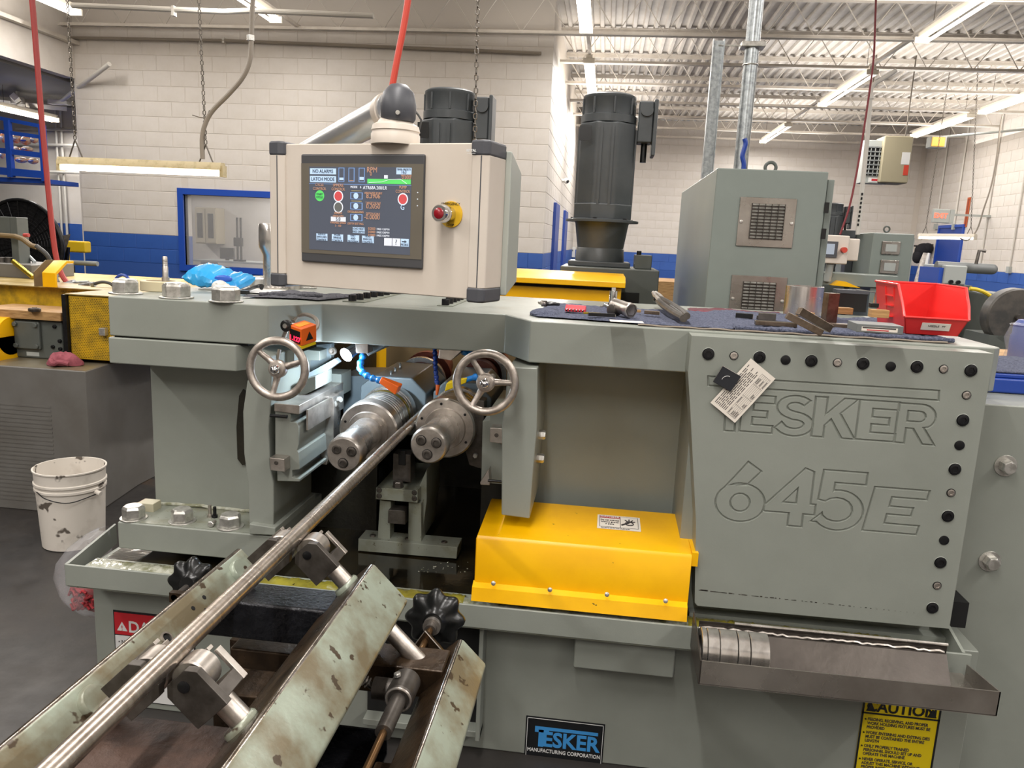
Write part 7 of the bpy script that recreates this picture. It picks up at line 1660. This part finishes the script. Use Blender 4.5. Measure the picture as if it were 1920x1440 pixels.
q = onz(1155, 592); s3 = root('round_knurled_tool', tuple(q), 'stubby round steel adapter lying left of the chrome tube socket', 'adapter'); c = Vector((q.x - .005, q.y + .01, TZ2 + .016)); obj('body', MB().lathe([(.008, -.02), (.016, -.016), (.018, 0), (.016, .016), (.008, .02)], c, (.7, .7, 0), n=28), DSTEEL, s3); obj('stub', MB().cyl(c, c + Vector((-.03, .012, .012)), .006), CHROME, s3)
q = onz(1176, 606); pt_ = root('paper_note', tuple(q), 'small white paper strip under the chrome tube socket', 'paper'); M = Matrix.Translation((q.x, q.y, TZ2 + .0035)) @ Matrix.Rotation(.05, 4, 'Z'); obj('sheet', MB().box(-.045, .042, -.016, .03, 0, .0006, M), PAPER, pt_, flat=True)
def plier(u, v, rz, L_, label, name='pliers', mt=BLKM, w_=.011, sp=.25, name2=None):
    q = onz(u, v); r = root(name, tuple(q), label, name2 or 'pliers'); M = Matrix.Translation((q.x, q.y, TZ2 + .010)) @ Matrix.Rotation(rz, 4, 'Z')
    for s in (-1, 1):
        pts = [M @ Vector(p) for p in ((0, 0, 0), (L_ * .25, s * .012, .002), (L_ * .6, s * .016, .003), (L_, s * .010, .002))]; obj('handle', MB().tube(spline(pts, 4), w_ * .6, n=8), mt, r)
        pts = [M @ Vector(p) for p in ((0, 0, 0), (-L_ * .18, s * .009, .004), (-L_ * .4, s * .003, .006))]; obj('jaw', MB().tube(spline(pts, 4), w_ * .7, n=8, radii=[w_ * .8] * 4 + [w_ * .7] * 3 + [w_ * .5, w_ * .35]), GSTEEL, r)
    obj('pivot', MB().cyl(M @ Vector((0, 0, -.006)), M @ Vector((0, 0, .012)), .009, n=16), DSTEEL, r); return r
a_, b__ = onz(1234, 574), onz(1284, 604)
lp_ = root('locking_pliers', tuple(a_), 'large dark locking pliers lying diagonally on the blue towel', 'pliers'); dv = (b__ - a_); sd_ = Vector((-dv.y, dv.x, 0)).normalized(); L0 = Vector((0, 0, 1))
for s, rr_w in ((-1, .011), (1, .010)): obj('handle', MB().tube(spline([a_ + dv * t + sd_ * s * o_ + L0 * (.010 + .010 * (1 - t) + (.007 if s > 0 else 0)) for t, o_ in ((0.05, .004), (.3, .009), (.6, .011), (.85, .009), (1.0, .004))], 4), rr_w, n=10), DSTEEL, lp_)
for s in (-1, 1): obj('jaw', MB().tube([a_ + dv * .12 + L0 * .026 + sd_ * s * .008, a_ - dv * .08 + L0 * .034 + sd_ * s * .009, a_ - dv * .22 + L0 * .038 + sd_ * s * .004], .007, n=8), GSTEEL, lp_)
obj('jaw_block', MB().ball(a_ + L0 * .022, .020, n=14, sz=.6), BLKM, lp_, fix=False); obj('release_lever', MB().tube([a_ + dv * .5 + L0 * .022, a_ + dv * .95 + L0 * .016], .0055, n=8), BLKM, lp_)
plier(1020, 577, .5, .045, 'small black pliers at the left end of the blue towel', w_=.008)
q = onz(1078, 585); hx = root('red_hex_holder', tuple(q), 'red plastic holder with black hex keys on the blue towel', 'key set'); M = Matrix.Translation((q.x, q.y, TZ2)) @ Matrix.Rotation(-.12, 4, 'Z')
obj('holder', MB().prism([(0, 0), (.022, 0), (.022, .014), (.012, .020), (0, .008)], 'x', -.03, .03, M), mat('holder_red', 'd0303c', .35), hx, bevel=.001)
for k in range(6): obj('key', MB().cyl(M @ Vector((-.024 + k * .0095, -.012 + .001 * k, .004)), M @ Vector((-.024 + k * .0095, .012, .010)), .0022, n=6), BLKM, hx)
for u, v, L_, rz, mt, lb, w_ in ((1128, 594, .075, .12, BLKM, 'black flat file lying in front of the sockets', .012), (1110, 590, .05, .1, BRASS, 'short copper bit left of the black file', .006), (1192, 586, .03, -.1, WOODL, 'small pale chip of wood right of the tube socket', .01), (1222, 590, .045, -.1, BRZ, 'brown strip of steel between the tube socket and the locking pliers', .014), (1130, 576, .035, 1.2, GSTEEL, 'short steel pin standing askew left of the upright socket', .005), (1395, 597, .05, -.2, BLK, 'black rubber wedge lying left of the steel block pile', .02), (1432, 600, .04, .2, DSTEEL, 'dark small steel piece touching the left flat block', .016)):
    q = onz(u, v); r = root('small_tool', tuple(q), lb, 'tool'); M = Matrix.Translation((q.x, q.y, TZ2)) @ Matrix.Rotation(rz, 4, 'Z')
    obj('shank', MB().prism([(-L_ / 2, -w_ / 2), (L_ / 2, -w_ / 2.4), (L_ / 2, w_ / 2.4), (-L_ / 2, w_ / 2)], 'z', .001, .003 + w_ * .6, M), mt, r, bevel=.0008); obj('end_face', MB().box(L_ / 2, L_ / 2 + .0012, -w_ / 2.6, w_ / 2.6, .0015, .002 + w_ * .5, M), GSTEEL, r)
# ================================================================== THINGS ON THE BEAM, LEFT SIDE
q = at(298, 548, Z=TOP); q = Vector((q.x - .028, q.y + .06, TOP)); tr_ = root('cream_ring', tuple(q), 'thick cream plastic ring lying between the beam bolts', 'ring')
obj('ring', MB().lathe([(.060, 0), (.062, .002), (.062, .030), (.060, .032), (.044, .032), (.044, 0)], q, (0, 0, 1), n=56, closed=True), mat('cream_plastic', 'c9bd9c', .5), tr_); obj('ring_core', MB().lathe([(.0435, .001), (.0435, .026), (0, .026)], q, (0, 0, 1), n=40), BROWN, tr_)
q0r = q.copy(); q = Vector((q.x + .022, q.y, 0)); stb = root('threaded_stud', (q.x, q.y, TOP), 'short steel stud standing upright beside the cream ring', 'stud'); obj('stud', MB().lathe([(.009, 0), (.009, .05), (.0078, .052), (.0078, .080), (.006, .084)], (q.x, q.y - .01, TOP + .0265), (0, 0, 1), n=20), GSTEEL, stb); obj('collar', MB().cyl((q.x, q.y - .01, TOP + .0265), (q.x, q.y - .01, TOP + .045), .0115), GSTEEL, stb)
for k in range(5): obj('thread', MB().torus((q.x, q.y - .01, TOP + .083 + k * .004), (0, 0, 1), .0078, .0009, n=18, k=5), DSTEEL, stb)
q = at(400, 548, Z=TOP); q = Vector((q.x - .035, q.y + .10, TOP))
wb = root('blue_wipes_pack', tuple(q), 'crumpled blue plastic wipes pack behind the beam bolts', 'pack')
n_, k_ = 26, 14; v = []; rnd = random.Random(3)
for i in range(n_ + 1):
    for j in range(k_):
        s = i / n_; a = 2 * PI * j / k_; th_ = (.022 + .006 * math.sin(7 * s)) * (1 - .85 * abs(2 * s - 1) ** 8) + .002; wd_ = .05
        ca, sa = math.cos(a), math.sin(a); ca = math.copysign(abs(ca) ** .6, ca); sa = math.copysign(abs(sa) ** .6, sa); v.append((q.x - .09 + .19 * s + .012 * ca, q.y + wd_ * ca + rnd.uniform(-.002, .002), q.z + .026 + .030 * (1 - s) + .016 * ca + th_ * sa + rnd.uniform(-.0035, .0035)))
obj('pack', MB().add(v, [(i * k_ + j, i * k_ + (j + 1) % k_, (i + 1) * k_ + (j + 1) % k_, (i + 1) * k_ + j) for i in range(n_) for j in range(k_)] + [tuple(range(k_)), tuple(range(n_ * k_, (n_ + 1) * k_))]), BLUEBAG, wb, ang=25)
obj('pack_print', MB().ball(q + Vector((.04, -.040, .042)), .020, n=12, sx=1.6, sy=.2, sz=.6), mat('print_blue', '3460c0', .3), wb, fix=False)
q2_ = q + Vector((.045, -.075, 0)); ws_ = root('white_wipe', tuple(q2_), 'crumpled white wipe in front of the blue pack', 'wipe')
obj('wipe', MB().ball((q2_.x, q2_.y, TOP + .018), .026, n=16, sz=.8).ball((q2_.x + .02, q2_.y, TOP + .012), .018, n=12), mat('wipe_white', 'd9d6d0', .8, bump=1, bscale=60), ws_, fix=False); obj('wipe_fold', MB().tube([q2_ + Vector((-.02, -.01, .02)), q2_ + Vector((0, -.02, .03)), q2_ + Vector((.02, -.012, .02))], .004, n=6), WHITES, ws_)
gt = root('grey_towel', (-.95, 2.4, TOP), 'dark grey terry towel behind the front beam bolts', 'towel')
def gts(s, t, x, y): return x + .06 * t * s, y + .05 * math.sin(2.2 * s) * (1 - t)
obj('towel', cloth(MB(), -1.09, -.86, 2.24, 2.52, TOP + .004, n=36, k=28, amp=.004, edge=.004, seed=12, shape=gts), GREYTOW, gt, ang=80, fix=False); obj('towel_fold', MB().tube([(-1.06, 2.30, TOP + .010), (-.98, 2.31, TOP + .013), (-.88, 2.36, TOP + .010)], .007, n=8), GREYTOW, gt)
pw = root('white_papers', (-1.1, 2.6, TOP), 'white paper sheets lying behind the blue pack, beneath the post', 'paper')
obj('sheet', MB().box(-1.35, -1.02, 2.46, 2.62, TOP + .001, TOP + .003), PAPER, pw); obj('sheet', MB().box(-1.2, -.98, 2.42, 2.56, TOP + .0035, TOP + .005, Matrix.Translation((0, 0, 0))), WHITES, pw)
bt_ = root('black_strap', tuple(at(470, 547, Z=TOP)), 'black curled strap on the papers beside the grey towel', 'strap'); obj('strap', MB().tube(spline([at(u, v, Z=TOP + z) + Vector((0, 0, 0)) for u, v, z in ((455, 546, .012), (468, 542, .014), (482, 537, .02), (492, 536, .022), (490, 541, .014))], 5), .006, n=8), BLK, bt_); obj('strap_end', MB().cbox(at(457, 548, Z=TOP + .01), .03, .02, .012), BLK, bt_)
bm_ = root('black_marker', tuple(at(343, 530, Y=2.8)), 'black marker standing upright behind the cream ring', 'marker'); q = at(343, 540, Z=TOP); obj('barrel', MB().cyl((q.x, 2.8, TOP), (q.x + .004, 2.8, TOP + .045), .008), BLK, bm_); obj('cap', MB().cyl((q.x + .004, 2.8, TOP + .045), (q.x + .006, 2.8, TOP + .062), .0072), BLK, bm_)
# ================================================================== SMALL THINGS ON THE BASE PLATE
BZ = .612
for i, (u, v, h, mt, lb) in enumerate(((394, 962, .040, GSTEEL, 'small bright bolt standing on its head beside the right base bolt'), (403, 963, .036, BLKM, 'small black screw standing on its head beside the right base bolt'))):
    q = at(u, v + 8, Z=BZ); r = root('loose_screw', tuple(q), lb, 'screw'); obj('head', MB().cyl((q.x, q.y, BZ), (q.x, q.y, BZ + .01), .0085, n=20), mt, r); obj('shank', MB().cyl((q.x, q.y, BZ + .01), (q.x, q.y, BZ + h), .005, n=14), mt, r)
q = at(397, 988, Z=BZ); r = root('loose_bolt', tuple(q), 'small hex bolt lying with its head to the front on the base plate', 'bolt'); hexbolt(r, (q.x, q.y, BZ + .0105), (0, -1, 0), .010, .008, ZINC, name='head'); obj('shank', MB().cyl((q.x, q.y, BZ + .010), (q.x, q.y + .02, BZ + .010), .0055), GSTEEL, r)
q = at(232, 962, Z=BZ); r = root('shim_block', (q.x, q.y + .02, BZ), 'small pale block on the left end of the base plate', 'block'); obj('block', MB().box(-1.398, -1.345, 2.145, 2.19, BZ, BZ + .028), mat('shim_cream', 'b9b39a', .5), r, bevel=.002); obj('block_side', MB().box(-1.4, -1.398, 2.147, 2.188, BZ, BZ + .027), BROWN, r)
# ================================================================== BUCKET, BAG, FLOOR
q = at(132, 1030, Y=3.16); BX, BY = q.x, 3.19
bk_ = root('plastic_bucket', (BX, BY, 0), 'dirty white plastic bucket standing on the dark floor at left', 'bucket')
obj('bucket_wall', MB().lathe([(.125, 0), (.131, .004), (.144, .27), (.150, .275), (.150, .285), (.145, .288), (.146, .30), (.152, .303), (.152, .312), (.147, .315), (.149, .363), (.154, .366), (.154, .372), (.147, .372), (.140, .30), (.124, .008), (0, .008)], (BX, BY, 0), (0, 0, 1), n=56), BUCKET, bk_)
obj('handle', MB().tube(spline([(BX - .06, BY - .146, .288), (BX, BY - .160, .262), (BX + .09, BY - .135, .245), (BX + .158, BY - .03, .262)], 6), .0022, n=6), BLKM, bk_); obj('handle_lug', MB().cyl((BX + .145, BY - .03, .268), (BX + .172, BY - .035, .262), .011), BUCKET, bk_)
# grey tube liner rim: second bucket nested inside shows as the raised rim
bg = root('plastic_bag', tuple(at(140, 1100, Y=2.15)), 'clear plastic bag of red rags hanging at the left tray corner', 'bag')
ns_, ks_ = 14, 18; v = []; rnd = random.Random(8)
prof_ = [(178, 1002, 12), (165, 1012, 26), (150, 1032, 40), (138, 1058, 46), (134, 1085, 46), (138, 1110, 46), (148, 1130, 42), (160, 1148, 34), (172, 1162, 20), (178, 1168, 8)]
for (u, v_, r_) in prof_:
    c = at(u, v_, Y=2.16); s = r_ * 2.16 / F
    for j in range(ks_):
        a = 2 * PI * j / ks_; k = 1 + rnd.uniform(-.10, .10); v.append((c.x + s * k * math.cos(a), 2.16 + s * 1.3 * k * math.sin(a) + .05, c.z + rnd.uniform(-.004, .004)))
obj('bag_skin', MB().add(v, [(i * ks_ + j, i * ks_ + (j + 1) % ks_, (i + 1) * ks_ + (j + 1) % ks_, (i + 1) * ks_ + j) for i in range(len(prof_) - 1) for j in range(ks_)]), CLEARP, bg, ang=25)
v = []
for (u, v_, r_) in ((146, 1090, 12), (146, 1098, 30), (150, 1110, 35), (155, 1128, 34), (163, 1145, 26), (174, 1160, 10)):
    c = at(u, v_, Y=2.16); s = r_ * 2.16 / F
    for j in range(ks_): a = 2 * PI * j / ks_; k = 1 + rnd.uniform(-.12, .12); v.append((c.x + s * k * math.cos(a), 2.21 + s * 1.1 * k * math.sin(a), c.z))
rr = root('red_rags', tuple(at(150, 1125, Y=2.16)), 'bright red rags stuffed in the clear plastic bag', 'rags'); obj('rags', MB().add(v, [(i * ks_ + j, i * ks_ + (j + 1) % ks_, (i + 1) * ks_ + (j + 1) % ks_, (i + 1) * ks_ + j) for i in range(5) for j in range(ks_)] + [tuple(range(ks_))]), REDRAG2, rr, ang=80)
fm = MB()
for k in range(16):
    pts = []
    u0, v0 = rnd.uniform(128, 168), rnd.uniform(1098, 1138)
    for j in range(5): c = at(u0 + 6 * j * rnd.uniform(.3, 1), v0 + 6 * math.sin(j * 1.6 + k), Y=2.155 - .004 * j); pts.append(c)
    fm.tube(spline(pts, 3), .0045, n=6)
obj('rag_folds', fm, REDRAG2, rr, fix=False)['kind'] = 'stuff'
# pink rag on the neighbouring machine
q = at(97, 690, Z=NZ); pk_ = root('pink_rag', (q.x, q.y + .08, NZ), 'crumpled dusty red rag lying in front of the grey gearbox', 'rag')
v = []; n_, k_ = 22, 12
for i in range(n_):
    for j in range(k_ + 1):
        a = 2 * PI * i / n_; t = j / k_; R_ = .085 * (1 + .15 * math.sin(3 * a + 1) + .08 * math.sin(7 * a)) * math.sin(t * PI / 2) ** .8; z = .062 * math.cos(t * PI / 2) * (1 + .35 * math.sin(5 * a + 6 * t) * t)
        v.append((q.x + R_ * math.cos(a), q.y + .09 + .7 * R_ * math.sin(a), NZ + .002 + max(0, z) + rnd.uniform(0, .006)))
obj('rag', MB().add(v, [(i * (k_ + 1) + j, i * (k_ + 1) + j + 1, ((i + 1) % n_) * (k_ + 1) + j + 1, ((i + 1) % n_) * (k_ + 1) + j) for i in range(n_) for j in range(k_)]), REDRAG, pk_, ang=80, fix=False)
obj('rag_corner', MB().tube(spline([(q.x - .02, q.y + .02, NZ + .035), (q.x + .01, q.y + .0, NZ + .02), (q.x + .03, q.y + .015, NZ + .03), (q.x + .07, q.y + .03, NZ + .02)], 4), .012, n=8), REDRAG, pk_)
# ================================================================== text to real meshes
bpy.context.view_layer.update()
dg = bpy.context.evaluated_depsgraph_get()
for o in [q for q in bpy.data.objects if q.type == 'FONT']:
    me = bpy.data.meshes.new_from_object(o.evaluated_get(dg)); nm = o.name
    me.name = nm
    n = bpy.data.objects.new('tmp', me); COL.objects.link(n); n.parent = o.parent
    n.matrix_parent_inverse = o.matrix_parent_inverse; n.matrix_basis = o.matrix_basis
    bpy.data.objects.remove(o); n.name = nm
